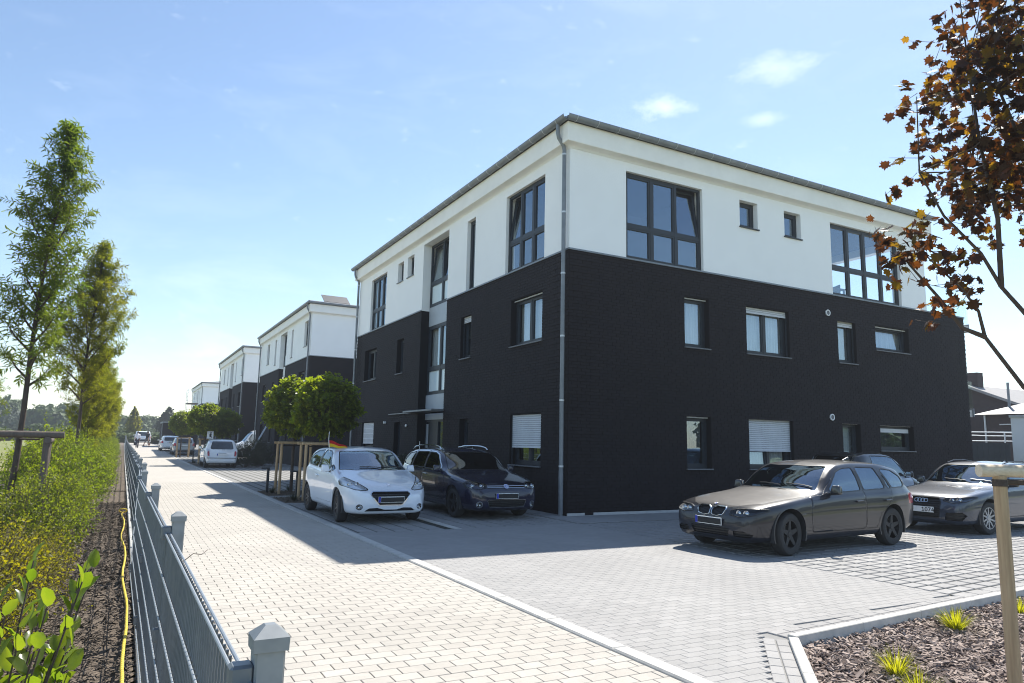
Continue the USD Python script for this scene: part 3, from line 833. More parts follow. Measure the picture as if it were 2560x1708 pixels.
    def gutter(p, q):
        p, q = np.array(p, float), np.array(q, float)
        t = (q - p) / np.linalg.norm(q - p); nrm = np.array([t[1], -t[0], 0])
        th = np.linspace(-0.12, math.pi + 0.12, 13)
        outer = [(0.10 * math.cos(a), -0.10 * math.sin(a)) for a in th]
        inner = [(0.095 * math.cos(a), -0.095 * math.sin(a)) for a in th[::-1]]
        pr = outer + inner
        V = [p + nrm * a + np.array([0, 0, b]) for a, b in pr] + [q + nrm * a + np.array([0, 0, b]) for a, b in pr]
        n = len(pr)
        F = []
        for i in range(n):
            j = (i + 1) % n
            F += [(i, j, i + n), (j, j + n, i + n)]
        g = part(B, 'gutter', tm(V, F), 'zinc', 40)
        L = np.linalg.norm(q - p)
        for s in np.arange(0.25, L, 0.62):
            c = p + t * s
            pts = [c + nrm * (0.104 * math.cos(a)) + np.array([0, 0, -0.104 * math.sin(a)]) for a in np.linspace(-0.2, math.pi + 0.2, 9)]
            part(g, 'bracket', tube(pts, 0.007, 5), 'zinc_bright')
    gz = 9.36
    gutter((-0.29, LY + 0.3, gz), (-0.29, -0.29, gz))
    gutter((-0.29, -0.29, gz), (WHITE_X + 0.3, -0.29, gz))
    def downpipe(x, y, side, parent=B):
        pts = [(x - 0.19, y - 0.0, 9.29), (x - 0.19, y, 9.05), (x - 0.16, y, 8.93), (x - 0.03, y, 8.77), (x, y, 8.66), (x, y, 8.4), (x, y, 0.02)]
        dp = part(parent, 'downpipe', tube(pts, 0.05, 12), 'zinc', 50)
        for z in (8.55, 7.1, 5.6, 4.1, 2.6, 1.1):
            part(dp, 'pipe_clip', tube([(x, y, z - 0.02), (x, y, z + 0.02)], 0.056, 12), 'zinc_bright')
        part(dp, 'standpipe', tube([(x, y, 0.0), (x, y, 1.0)], 0.054, 12), 'zinc')
    downpipe(-0.105, 0.10, 1)
    downpipe(-0.105, LY - 0.12, 1)

    # windows of the south wall
    A, Bw = R_UP['A'], R_UP['B']
    window(B, Rw, A, 3, 7.08, 0.09, tilt={(2, 1): 0.13}, sill=None)
    window(B, Rw, Bw, 4, 7.10, 0.09, sill=None)
    for k in ('s1', 's2'):
        window(B, Rw, R_UP[k], 1, None, 0.16, sill='anthracite')
    window(B, Rw, R_LO['M1'], 1, None, 0.17, curtain=[(0.0, 1.0)])
    window(B, Rw, R_LO['M2'], 2, None, 0.17, curtain=[(0.0, 0.5), (0.5, 1.0)])
    window(B, Rw, R_LO['M3'], 1, None, 0.17, curtain=[(0.0, 1.0)])
    window(B, Rw, R_LO['M4'], 1, None, 0.17, tilt={(0, 0): 0.10}, curtain=[(0.0, 1.0)])
    for k in ('M2', 'M3'):
        shutter(B, Rw, R_LO[k], R_LO[k][3] - 0.14, 0.10)
    for k in ('M1', 'M4'):
        o = R_LO[k]
        part(B, 'shutter_rail', wbox(Rw, o[0] + 0.02, o[1] - 0.02, -0.12, -0.09, o[3] - 0.035, o[3] - 0.005), 'shutter')
    window(B, Rw, R_LO['G1'], 1, None, 0.17)
    window(B, Rw, R_LO['G2'], 2, None, 0.17, tilt={(0, 0): 0.08}, curtain=[(0.0, 0.5), (0.5, 0.95)])
    shutter(B, Rw, R_LO['G2'], 1.55, 0.10)
    window(B, Rw, R_LO['G3'], 1, None, 0.17, curtain=[(0.0, 1.0)])
    window(B, Rw, R_LO['G4'], 1, None, 0.17)
    for k in ('G1', 'G3', 'G4'):
        o = R_LO[k]
        part(B, 'shutter_rail', wbox(Rw, o[0] + 0.02, o[1] - 0.02, -0.12, -0.09, o[3] - 0.035, o[3] - 0.005), 'shutter')
    part(B, 'blind', wbox(Rw, R_LO['G4'][0] + 0.05, R_LO['G4'][1] - 0.05, -0.16, -0.15, 2.17, 2.29), 'shutter')
    # west wall
    window(B, Lw, L_UP['U1'], 3, 7.08, 0.09, tilt={(2, 1): 0.12}, sill=None)
    window(B, Lw, L_UP['U2'], 1, None, 0.12, sill=None)
    window(B, Lw, L_UP['U3'], 1, None, 0.16, sill='zinc')
    window(B, Lw, L_UP['U4'], 1, None, 0.16, sill='zinc')
    window(B, Lw, L_UP['U5'], 3, 7.08, 0.09, sill=None, curtain=[(0.0, 0.35)])
    window(B, Lw, L_LO['M1'], 2, None, 0.17, curtain=[(0.0, 0.5), (0.5, 1.0)])
    window(B, Lw, L_LO['M2'], 1, None, 0.17)
    window(B, Lw, L_LO['M3'], 1, None, 0.17)
    window(B, Lw, L_LO['M4'], 2, None, 0.17, curtain=[(0.0, 0.5)])
    window(B, Lw, L_LO['G1'], 2, None, 0.17)
    shutter(B, Lw, L_LO['G1'], 1.52, 0.06)
    window(B, Lw, L_LO['G2'], 1, None, 0.17)
    window(B, Lw, L_LO['G3'], 1, None, 0.17)
    window(B, Lw, L_LO['G4'], 2, None, 0.17)
    shutter(B, Lw, L_LO['G4'], 1.50, 0.06)
    o = L_LO['M2']
    shutter(B, Lw, o, o[3] - 0.16, 0.10)
    o = L_LO['M1']
    part(B, 'shutter_rail', wbox(Lw, o[0] + 0.02, o[1] - 0.02, -0.12, -0.09, o[3] - 0.035, o[3] - 0.005), 'shutter')
    # stair strip: glazing, panels, door
    bd = -REC_D + 0.12
    u0, u1 = REC
    window(B, Lw, (u0, u1, 6.30, 8.57), 2, 7.15, 0.0, tilt={(0, 1): 0.10, (1, 1): 0.10}, glass={(0, 0): 'frosted', (1, 0): 'frosted'}, sill=None, base=bd, fw=0.075)
    part(B, 'spandrel_panel', wbox(Lw, u0, u1, bd - 0.15, bd + 0.01, 5.62, 6.30, 0.006), 'panel_light')
    window(B, Lw, (u0, u1, 3.20, 5.62), 2, 4.10, 0.0, glass={(0, 0): 'frosted', (1, 0): 'frosted'}, sill=None, base=bd, fw=0.075, curtain=[(0, 0.5), (0.5, 1)])
    part(B, 'spandrel_panel', wbox(Lw, u0, u1, bd - 0.15, bd + 0.02, 2.66, 3.20, 0.006), 'panel_light')
    part(B, 'spandrel_panel', wbox(Lw, u0, u1, bd - 0.15, bd + 0.02, 2.34, 2.55, 0.006), 'panel_light')
    cp = part(B, 'entrance_canopy', wbox(Lw, u0 - 0.02, u1 + 0.35, -0.05, 0.42, 2.575, 2.635, 0.006), 'zinc', label='thin grey canopy over the entrance door')
    part(cp, 'side_rail', wbox(Lw, u1 + 0.352, u1 + 3.0, -0.01, 0.05, 2.585, 2.615), 'zinc')
    d = part(B, 'entrance_door', cat_([wbox(Lw, u0, u0 + 0.07, bd - 0.1, bd, 0.02, 2.34), wbox(Lw, u1 - 0.09, u1, bd - 0.1, bd, 0.02, 2.34), wbox(Lw, u0 + 0.07, u1 - 0.09, bd - 0.1, bd, 2.27, 2.34), wbox(Lw, 8.40, 8.49, bd - 0.1, bd, 0.02, 2.27), wbox(Lw, u0 + 0.07, 8.40, bd - 0.1, bd, 0.02, 0.16), wbox(Lw, 9.16, 9.24, bd - 0.1, bd, 0.02, 2.27)]), 'anthracite')
    part(d, 'pane', wbox(Lw, u0 + 0.07, 8.40, bd - 0.06, bd - 0.05, 0.16, 2.27), 'glass')
    part(d, 'door_leaf', wbox(Lw, 8.49, 9.16, bd - 0.07, bd - 0.01, 0.03, 2.27), 'anthracite')
    part(d, 'letter_boxes', wbox(Lw, 9.24, u1 - 0.09, bd - 0.07, bd - 0.005, 0.4, 2.2), 'panel_light')
    part(d, 'handle', cyl((-0.26, 8.56, 0.8), (-0.26, 8.56, 1.6), 0.017, 8), 'aluminium')
    # round wall vents
    for x, z in ((9.12, 5.62), (9.11, 2.54)):
        v = part(B, 'wall_vent', tm(*(lambda m: (np.array(m.vertices) + [x, -0.012, z], m.faces))(revolve([(0.068, 0.03), (0.095, 0.03), (0.095, -0.02), (0.068, -0.02), (0.068, 0.03)][::-1], 'y', 24))), 'window_white', 40)
        part(v, 'grille', tm(*(lambda m: (np.array(m.vertices) + [x, -0.0, z], m.faces))(revolve([(0.0, -0.022), (0.068, -0.022), (0.068, -0.012), (0.0, -0.012)], 'y', 20))), 'sill_stone')
    wl = part(B, 'wall_lamp', cyl((-0.01, 12.9, 2.3), (-0.09, 12.9, 2.3), 0.05, 14), 'window_white')
    wl = part(B, 'wall_lamp', cyl((-0.01, 10.55, 2.15), (-0.06, 10.55, 2.15), 0.05, 14), 'window_white')
    part(B, 'plinth', wbox(Rw, 0.0, LX, -0.02, 0.012, -0.05, 0.06), 'concrete')
    # balconies on the garden side with glass parapets
    for z, x1 in ((5.86, 17.35), (2.85, 17.3)):
        bal = part(B, 'balcony', box(LX + 0.002, x1, 0.55 if z < 5 else 0.5, 6.2, z, z + 0.24), 'concrete')
        part(bal, 'balcony_edge', box(x1 + 0.002, x1 + 0.05, 0.5, 6.2, z + 0.02, z + 0.30), 'zinc')
        part(bal, 'glass_panel', box(LX + 0.02, x1 + 0.03, 0.51, 0.524, z + 0.32, z + 1.25), 'glass_balustrade')
        for k in range(4):
            part(bal, 'glass_panel', box(x1 + 0.02, x1 + 0.034, 0.56 + k * 1.42, 0.56 + k * 1.42 + 1.40, z + 0.32, z + 1.25), 'glass_balustrade')
    ter = part(B, 'terrace_parapet', box(WHITE_X + 0.01, LX, 0.32, 6.2, ZB - 0.15, ZB - 0.012), 'concrete')
    for k in range(2):
        part(ter, 'glass_panel', box(WHITE_X + 0.03 + k * 1.03, WHITE_X + 0.03 + k * 1.03 + 1.01, 0.10, 0.114, ZB + 0.05, ZB + 0.98), 'glass_balustrade')
    part(ter, 'handrail', box(WHITE_X + 0.01, 17.38, 0.095, 0.12, ZB + 0.985, ZB + 1.0), 'zinc')
    return B
main_building()

# chair and table seen through the corner room's big window
def room_chair(x, y, rot, z0, label):
    t = thing('dining_chair', label, 'chair', (x, y, z0), rot)
    part(t, 'seat', bbox(-0.23, 0.23, -0.22, 0.22, 0.42, 0.50, 0.02), 'plastic_dark')
    part(t, 'backrest', bbox(-0.22, 0.22, 0.20, 0.25, 0.52, 1.0, 0.02), 'plastic_dark')
    for a in (-1, 1):
        for b in (-1, 1):
            part(t, 'leg', cyl((a * 0.19, b * 0.18, 0.42), (a * 0.23, b * 0.22, 0.0), 0.014, 6), 'aluminium')
room_chair(12.0, 1.55, 65, 6.085, 'dark chair behind the big upper window nearest the maple')
t = thing('dining_table', 'table behind the big upper window nearest the maple', 'table', (11.1, 1.7, 6.085))
part(t, 'table_top', bbox(-0.45, 0.45, -0.6, 0.6, 0.72, 0.75, 0.006), 'plastic_dark')
for a in (-1, 1):
    for b in (-1, 1):
        part(t, 'leg', box(a * 0.4 - 0.025, a * 0.4 + 0.025, b * 0.54 - 0.025, b * 0.54 + 0.025, 0, 0.715), 'plastic_dark')
t = solo('bottle', tm(*(lambda m: (np.array(m.vertices) + [11.0, 1.3, 6.835], m.faces))(revolve([(0, 0), (0.04, 0), (0.04, 0.18), (0.014, 0.24), (0.014, 0.3), (0, 0.3)], 'z', 14))), 'plastic_dark', 'dark bottle on the table behind the big upper window', 'bottle', smooth=40)

# the sister buildings down the road
def sister(x, y, zb, label, solar=0, south_win=False):
    B = thing('apartment_building', label, 'building', (x, y, zb))
    L2 = 17.6
    W = Lw
    stair = sbox(REC[0], 0, REC[1], 8.58)
    S_UP = {'a': (0.9, 1.9, 6.9, 8.45), 'b': (5.2, 5.75, 6.6, 8.44), 'c': (11.0, 11.6, 6.6, 8.44), 'd': (13.8, 14.8, 6.9, 8.45)}
    S_LO = {'a': (1.2, 2.8, 4.1, 5.4), 'b': (5.3, 5.9, 4.1, 5.4), 'c': (11.2, 11.8, 4.1, 5.4), 'd': (14.4, 15.9, 4.1, 5.4),
            'e': (1.2, 2.8, 1.05, 2.35), 'f': (5.3, 5.9, 1.05, 2.35), 'g': (11.2, 11.8, 1.05, 2.35), 'h': (14.4, 15.9, 1.05, 2.35)}
    lo = sbox(0.302, -0.6, L2, ZB).difference(unary_union([rect(o) for o in S_LO.values()] + [sbox(REC[0], 0, REC[1], ZB)]))
    part(B, 'brick_wall', wall_mesh(Lw, lo, -0.3, 0.0), 'far_brick')
    up = sbox(0.302, ZB, L2, 9.3).difference(unary_union([rect(o) for o in S_UP.values()] + [sbox(REC[0], ZB, REC[1], 8.58)]))
    part(B, 'white_wall', wall_mesh(Lw, up, -0.3, 0.0), 'plaster')
    sw = sbox(0.0, ZB, 14, 9.3)
    if south_win:
        sw = sw.difference(sbox(2.9, 6.6, 5.1, 8.2))
    part(B, 'white_wall', wall_mesh(Rw, sw, -0.3, 0.0), 'plaster')
    part(B, 'brick_wall', box(0.0, 16, 0.0, 0.3, -0.6, ZB - 0.002), 'far_brick')
    part(B, 'end_wall', box(0.302, 16, L2 - 0.3, L2 - 0.002, -0.6, 9.2), 'plaster')
    for z in (2.75, 5.8, 8.75):
        part(B, 'floor_slab', box(0.31, 13.9, 0.31, L2 - 0.31, z, z + 0.25), 'interior')
    part(B, 'room_wall', box(1.6, 1.7, 0.31, L2 - 0.31, -0.5, 8.7), 'interior')
    for u, s in ((REC[0], -1), (REC[1], 1)):
        a, b = (u - 0.3, u) if s < 0 else (u, u + 0.3)
        part(B, 'recess_cheek', wbox(Lw, a, b, -REC_D - 0.3, -0.302, 0, ZB), 'far_brick')
        part(B, 'recess_cheek', wbox(Lw, a, b, -REC_D - 0.3, -0.302, ZB, 8.58), 'plaster')
    for k, o in S_UP.items():
        window(B, Lw, o, 1, None, 0.14, sill='zinc')
    for k, o in S_LO.items():
        window(B, Lw, o, 2 if o[1] - o[0] > 1 else 1, None, 0.16, sill='zinc', curtain=[(0.0, 0.6)] if k in 'ad' else None)
    if south_win:
        window(B, Rw, (2.9, 5.1, 6.6, 8.2), 1, None, 0.10, sill='zinc')
    bd = -REC_D + 0.12
    window(B, Lw, (REC[0], REC[1], 6.3, 8.57), 2, 7.2, 0.0, glass={(0, 0): 'frosted', (1, 0): 'frosted'}, sill=None, base=bd)
    part(B, 'spandrel_panel', wbox(Lw, REC[0], REC[1], bd - 0.15, bd + 0.01, 5.6, 6.3), 'window_white')
    window(B, Lw, (REC[0], REC[1], 3.2, 5.6), 2, 4.1, 0.0, sill=None, base=bd)
    part(B, 'spandrel_panel', wbox(Lw, REC[0], REC[1], bd - 0.15, bd + 0.01, 2.4, 3.2), 'panel_light')
    d = part(B, 'entrance_door', wbox(Lw, REC[0], REC[1], bd - 0.1, bd, 0.0, 2.4), 'anthracite')
    part(B, 'string_course', cat_([wbox(Rw, -0.03, 16, 0.002, 0.035, ZB - 0.01, ZB + 0.03), wbox(Lw, -0.034, REC[0], 0.002, 0.034, ZB - 0.01, ZB + 0.03), wbox(Lw, REC[1], L2, 0.002, 0.034, ZB - 0.01, ZB + 0.03)]), 'zinc')
    prof = [(0.001, 8.70), (0.06, 8.765), (0.185, 8.80), (0.20, 8.83), (0.20, 9.27), (0.001, 9.27)]
    V, F, n = [], [], len(prof)
    for c in range(4):
        for dd, z in prof:
            V.append([(-dd, -dd, z), (14 + dd, -dd, z), (14 + dd, L2 + dd, z), (-dd, L2 + dd, z)][c])
    for c in range(4):
        for i in range(n - 1):
            a, b = c * n + i, ((c + 1) % 4) * n + i
            F += [(a, b, a + 1), (b, b + 1, a + 1)]
    part(B, 'cornice', tm(V, F), 'cornice_paint')
    o, hx = 0.24, 7.2
    rv = [(-o, -o, 9.33), (14 + o, -o, 9.33), (14 + o, L2 + o, 9.33), (-o, L2 + o, 9.33), (7, 7, 9.33 + hx * 0.2), (7, L2 - 7, 9.33 + hx * 0.2)]
    rf = [(0, 1, 4), (1, 2, 5), (1, 5, 4), (2, 3, 5), (3, 0, 4), (3, 4, 5), (0, 2, 1), (0, 3, 2)]
    roof = part(B, 'roof', tm(rv, rf), 'roof_far')
    for i in range(solar):
        b = box(-0.8, 0.8, -0.55, 0.55, -0.02, 0.02)
        R = trimesh.transformations.rotation_matrix(math.radians(32), (1, 0, 0))
        b.apply_transform(R); b.apply_translation((1.6 + i * 2.6, 1.1, 9.92))
        sp = part(roof, 'solar_panel', b, 'plastic_dark')
    part(B, 'gutter', cat_([tube([(-0.29, L2 + 0.3, 9.36), (-0.29, -0.29, 9.36)], 0.085, 8), tube([(-0.29, -0.29, 9.36), (14.2, -0.29, 9.36)], 0.085, 8)]), 'zinc', 50)
    for y in (0.12, L2 - 0.15):
        part(B, 'downpipe', tube([(-0.29, y, 9.29), (-0.29, y, 9.02), (-0.13, y, 8.75), (-0.105, y, 8.6), (-0.105, y, -0.3)], 0.05, 8), 'zinc', 50)
    return B
MAT['far_brick'] = usdkit.material(stage, '/World/Looks/far_brick', {
    'tc': ('texture_coordinate', {}), 's': ('separate_xyz', {}), 'a': ('math', {'math_type': 'add'}), 'c': ('combine_xyz', {}),
    'b': ('brick_texture', {'scale': 1.0, 'color1': (0.0085, 0.008, 0.0115), 'color2': (0.0125, 0.011, 0.0135), 'mortar': (0.007, 0.007, 0.008), 'brick_width': 0.25, 'row_height': 0.0756, 'mortar_size': 0.005}),
    'p': ('principled_bsdf', {'roughness': 0.9, 'specular_ior_level': 0.12})},
    [('tc.object', 's.vector'), ('s.x', 'a.value1'), ('s.y', 'a.value2'), ('a.value', 'c.x'), ('s.z', 'c.y'), ('c.vector', 'b.vector'), ('b.color', 'p.base_color')], surface='p.BSDF')
MAT['roof_far'] = usdkit.material(stage, '/World/Looks/roof_far', {
    'tc': ('texture_coordinate', {}), 'b': ('brick_texture', {'scale': 1.0, 'color1': (0.15, 0.145, 0.145), 'color2': (0.19, 0.185, 0.18), 'mortar': (0.06, 0.06, 0.06), 'brick_width': 0.3, 'row_height': 0.36, 'mortar_size': 0.02}),
    'p': ('principled_bsdf', {'roughness': 0.5})}, [('tc.object', 'b.vector'), ('b.color', 'p.base_color')], surface='p.BSDF')
sister(0.37, 28.45, 0.31, 'second apartment building along the road, with solar panels on its roof', 2)
sister(0.10, 53.0, 0.36, 'third apartment building along the road, its brown roof showing beside the second')
sister(1.19, 103.0, 0.50, 'farthest apartment building with scaffolding at its corner and a blue window', 0, True)

# ------------------------------------------------------------------ vehicles
def paint(name, col, metal=0.0, rough=0.28, col2=None, scale=30, ramp=(0.6, 0.75), coat=1.0):
    pmat(name, col, rough, col2, scale=scale, metal=metal, coat=coat, ramp=ramp)
paint('paint_white', (0.70, 0.735, 0.78))
paint('paint_offwhite', (0.66, 0.68, 0.69))
paint('paint_blue', (0.0035, 0.0045, 0.016), 0.1, 0.22)
paint('paint_grey', (0.009, 0.0095, 0.014), 0.2, 0.32, coat=0.7)
paint('paint_grey_dusty', (0.018, 0.0175, 0.020), 0.15, 0.42, (0.075, 0.07, 0.066), scale=7, ramp=(0.54, 0.82), coat=0.35)
paint('paint_steel', (0.040, 0.048, 0.066), 0.5, 0.32)
paint('paint_silver', (0.36, 0.375, 0.39), 0.6, 0.33)
paint('paint_black', (0.012, 0.012, 0.013), 0.0, 0.25)
pmat('rubber', (0.016, 0.016, 0.017), 0.85, (0.024, 0.023, 0.022), scale=25)
pmat('trim_black', (0.010, 0.010, 0.011), 0.35)
pmat('grille_black', (0.008, 0.008, 0.009), 0.55)
pmat('chrome', (0.72, 0.74, 0.76), 0.12, metal=1.0)
pmat('lamp_reflector', (0.86, 0.87, 0.88), 0.3, metal=0.0)
pmat('rim_alloy', (0.36, 0.37, 0.385), 0.38, metal=0.75)
pmat('rim_dark', (0.013, 0.013, 0.014), 0.6, metal=0.1)
pmat('rim_dirty', (0.15, 0.13, 0.115), 0.55, (0.10, 0.085, 0.075), scale=20, metal=0.4)
pmat('brake_disc', (0.20, 0.19, 0.18), 0.45, metal=0.8)
pmat('seat_cloth', (0.045, 0.046, 0.05), 0.9)
pmat('seat_light', (0.30, 0.27, 0.22), 0.9)
pmat('lamp_red', (0.35, 0.012, 0.02), 0.18, coat=1.0)
pmat('lamp_amber', (0.7, 0.25, 0.03), 0.2, coat=1.0)
pmat('plate_white', (0.72, 0.72, 0.70), 0.45)
pmat('plate_black', (0.006, 0.006, 0.006), 0.5)
pmat('plate_blue', (0.015, 0.03, 0.32), 0.45)
pmat('sticker_green', (0.03, 0.25, 0.06), 0.5)
pane_mat('car_glass', (0.62, 0.69, 0.69), 3.2, (0.72, 0.86, 1.0))
pane_mat('car_glass_dark', (0.30, 0.34, 0.36), 2.0)
pane_mat('lamp_lens', (0.96, 0.97, 0.98), 1.45)

def M34(cols):
    a = np.zeros((3, 4)); a[:, :3] = np.array(cols).T
    return a
SIDE = M34([(1, 0, 0), (0, 0, 1), (0, -1, 0)])      # polygon x,z extruded along -y
FRONT = M34([(0, 1, 0), (0, 0, 1), (1, 0, 0)])      # polygon y,z extruded along +x
def rings(poly):
    gs = list(poly.geoms) if hasattr(poly, 'geoms') else [poly]
    out = []
    for g in gs:
        if isinstance(g, Polygon) and g.area > 1e-7:
            out.append(np.array(g.exterior.coords)[:-1]); out += [np.array(h.coords)[:-1] for h in g.interiors]
    return out
def prism(poly, h):
    return Manifold.extrude(CrossSection(rings(poly), m3.FillRule.EvenOdd), h)
def rnd(pts, r=0.03):
    p = pts if isinstance(pts, (Polygon, MultiPolygon)) else Polygon(pts)
    p = p.buffer(0)
    q = p.buffer(-r, 6).buffer(2 * r, 6).buffer(-r, 6) if r else p
    return p if q.is_empty or q.area < 0.6 * p.area else q
def side_prism(pts, r=0.03, y0=-1.5, y1=1.5):
    p = rnd(pts, r)
    return prism(p, y1 - y0).transform(SIDE).translate((0, y1, 0))
def front_prism(pts, r=0.02, x0=-0.5, x1=1.0):
    return prism(rnd(pts, r), x1 - x0).transform(FRONT).translate((x0, 0, 0))
def top_prism(pts, r=0.02, z0=0.0, z1=2.0):
    return prism(rnd(pts, r), z1 - z0).translate((0, 0, z0))
def mbox(x0, x1, y0, y1, z0, z1):
    return Manifold.cube((x1 - x0, y1 - y0, z1 - z0)).translate((x0, y0, z0))
def mir(pts):
    return [(-a, b) for a, b in pts][::-1]

class Car:
    def __init__(s, S):
        s.S = S
        s.L = S['L']
        s.f = {k: PchipInterpolator(*zip(*S[k])) for k in ('zt', 'zb', 'hw', 'zs')}
        t = np.linspace(0, 1, S.get('n', 96))
        e = 0.5 - 0.5 * np.cos(np.pi * t)
        s.xs = np.unique(np.concatenate([s.L * (0.62 * e + 0.38 * t), [p[0] for p in S['zt']]]))
        s.axles = S['axles']
        s.cache = {}
    def section(s, x, inset):
        f = s.f
        zt, zb, h, zs = float(f['zt'](x)), float(f['zb'](x)), float(f['hw'](x)), float(f['zs'](x))
        for a in s.axles:                        # wheel arch swell
            h += 0.018 * math.exp(-((x - a) / 0.30) ** 2)
        zt = max(zt, zb + 0.06); zs = min(max(zs, zb + 0.04), zt - 0.012)
        g = zt - zs
        w = np.clip((g - 0.13) / 0.25, 0, 1); w = w * w * (3 - 2 * w)
        low = zs - zb
        C = [(0, zb), (h * .55, zb), (h * .86, zb + .012), (h * .955, zb + min(.07, low * .25)), (h * .985, zb + low * .38), (h * 1.0, zb + low * .62), (h * .992, zs - .085 * min(1, low / .4)), (h * .975, zs - 0.02), (h * .95, zs + .012 * min(1, g / .1))]
        tb = s.S.get('tumble', 0.36)
        hd = [(h * .925, zs + .35 * g), (h * .87, zs + .58 * g), (h * .74, zs + .78 * g), (h * .45, zs + .95 * g), (0, zt)]
        rr = min(.085, g * .3)
        yr = h * .95 - tb * max(g - rr, 0)
        ym = (h * .95 + yr) / 2 + 0.012 * w
        cb = [(ym + (h * .95 - ym) * .35, zs + (g - rr) * .33), (ym, zs + (g - rr) * .55), (yr, zt - rr), (yr - .085, zt - rr * .32), (0, zt)]
        if len(C):
            C = C + [(a * (1 - w) + b * w, c * (1 - w) + d * w) for (a, c), (b, d) in zip(hd, cb)]
        P = np.array(C)
        for _ in range(s.S.get('sub', 3)):      # Chaikin, ends kept on the centre line
            q = 0.75 * P[:-1] + 0.25 * P[1:]
            r = 0.25 * P[:-1] + 0.75 * P[1:]
            P = np.vstack([P[:1], np.stack([q, r], 1).reshape(-1, 2), P[-1:]])
        P[0, 0] = 0; P[-1, 0] = 0
        if inset:
            t = np.gradient(P, axis=0); n = np.stack([t[:, 1], -t[:, 0]], 1)
            n /= np.maximum(np.linalg.norm(n, axis=1, keepdims=True), 1e-9)
            n[0] = (0, -1); n[-1] = (0, 1)
            P = P - inset * n
            P[:, 0] = np.maximum(P[:, 0], 0.0)
        return P, h, zs
    def loft(s, inset=0.0):
        k = round(inset, 5)
        if k not in s.cache:
            s.cache[k] = s._loft(inset)
        return s.cache[k]
    def _loft(s, inset=0.0):
        V = []
        xs = s.xs
        for x in xs:
            P, h, zs = s.section(x, inset)
            xx = x
            if inset:
                xx = inset + (s.L - 2 * inset) * x / s.L
            yy, zz = P[:, 0], P[:, 1]
            full = np.concatenate([np.stack([yy, zz], 1), np.stack([-yy[1:-1], zz[1:-1]], 1)[::-1]])
            X = np.full(len(full), xx)
            b0, b1, bf, br = s.S['bow']
            wz = np.clip((full[:, 1] - zs + 0.02) / 0.12, 0, 1)
            q = np.clip(np.abs(full[:, 0]) / max(h, 0.3), 0, 1) ** 2
            wf = np.clip(1 - abs(x - b0) / 0.75, 0, 1); wr = np.clip(1 - abs(x - b1) / 0.5, 0, 1)
            X = X + wz * q * (bf * wf - br * wr)
            V.append(np.stack([X, full[:, 0], full[:, 1]], 1))
        n = len(V[0]); k = len(V)
        V = np.vstack(V)
        i = np.arange(k - 1)[:, None] * n; j = np.arange(n)[None]; j2 = (j + 1) % n
        a, b, c, d = (i + j).ravel(), (i + j2).ravel(), (i + n + j).ravel(), (i + n + j2).ravel()
        F = np.concatenate([np.stack([a, c, b], 1), np.stack([b, c, d], 1)])
        ca, cb2 = len(V), len(V) + 1
        V = np.vstack([V, V[:n].mean(0), V[-n:].mean(0)])
        j = np.arange(n); j2 = (j + 1) % n
        F = np.concatenate([F, np.stack([np.full(n, ca), j, j2], 1), np.stack([np.full(n, cb2), (k - 1) * n + j2, (k - 1) * n + j], 1)])
        m = Manifold(MMesh(vert_properties=V.astype(np.float32), tri_verts=F.astype(np.uint32)))
        if m.volume() < 0 or m.status() != m3.Error.NoError:
            m = Manifold(MMesh(vert_properties=V.astype(np.float32), tri_verts=F[:, ::-1].astype(np.uint32)))
        return m

def first_hit(mesh_vf, o, d):
    V, F = mesh_vf
    a, b, c = V[F[:, 0]], V[F[:, 1]], V[F[:, 2]]
    e1, e2 = b - a, c - a
    d = np.asarray(d, float)
    pv = np.cross(d, e2); det = (e1 * pv).sum(1)
    ok = np.abs(det) > 1e-12
    inv = np.where(ok, 1 / np.where(ok, det, 1), 0)
    tv = np.asarray(o) - a
    u = (tv * pv).sum(1) * inv
    qv = np.cross(tv, e1)
    v = (d * qv).sum(1) * inv
    t = (e2 * qv).sum(1) * inv
    hit = ok & (u >= -1e-6) & (v >= -1e-6) & (u + v <= 1 + 1e-6) & (t > 0)
    return np.asarray(o) + d * t[hit].min() if hit.any() else None

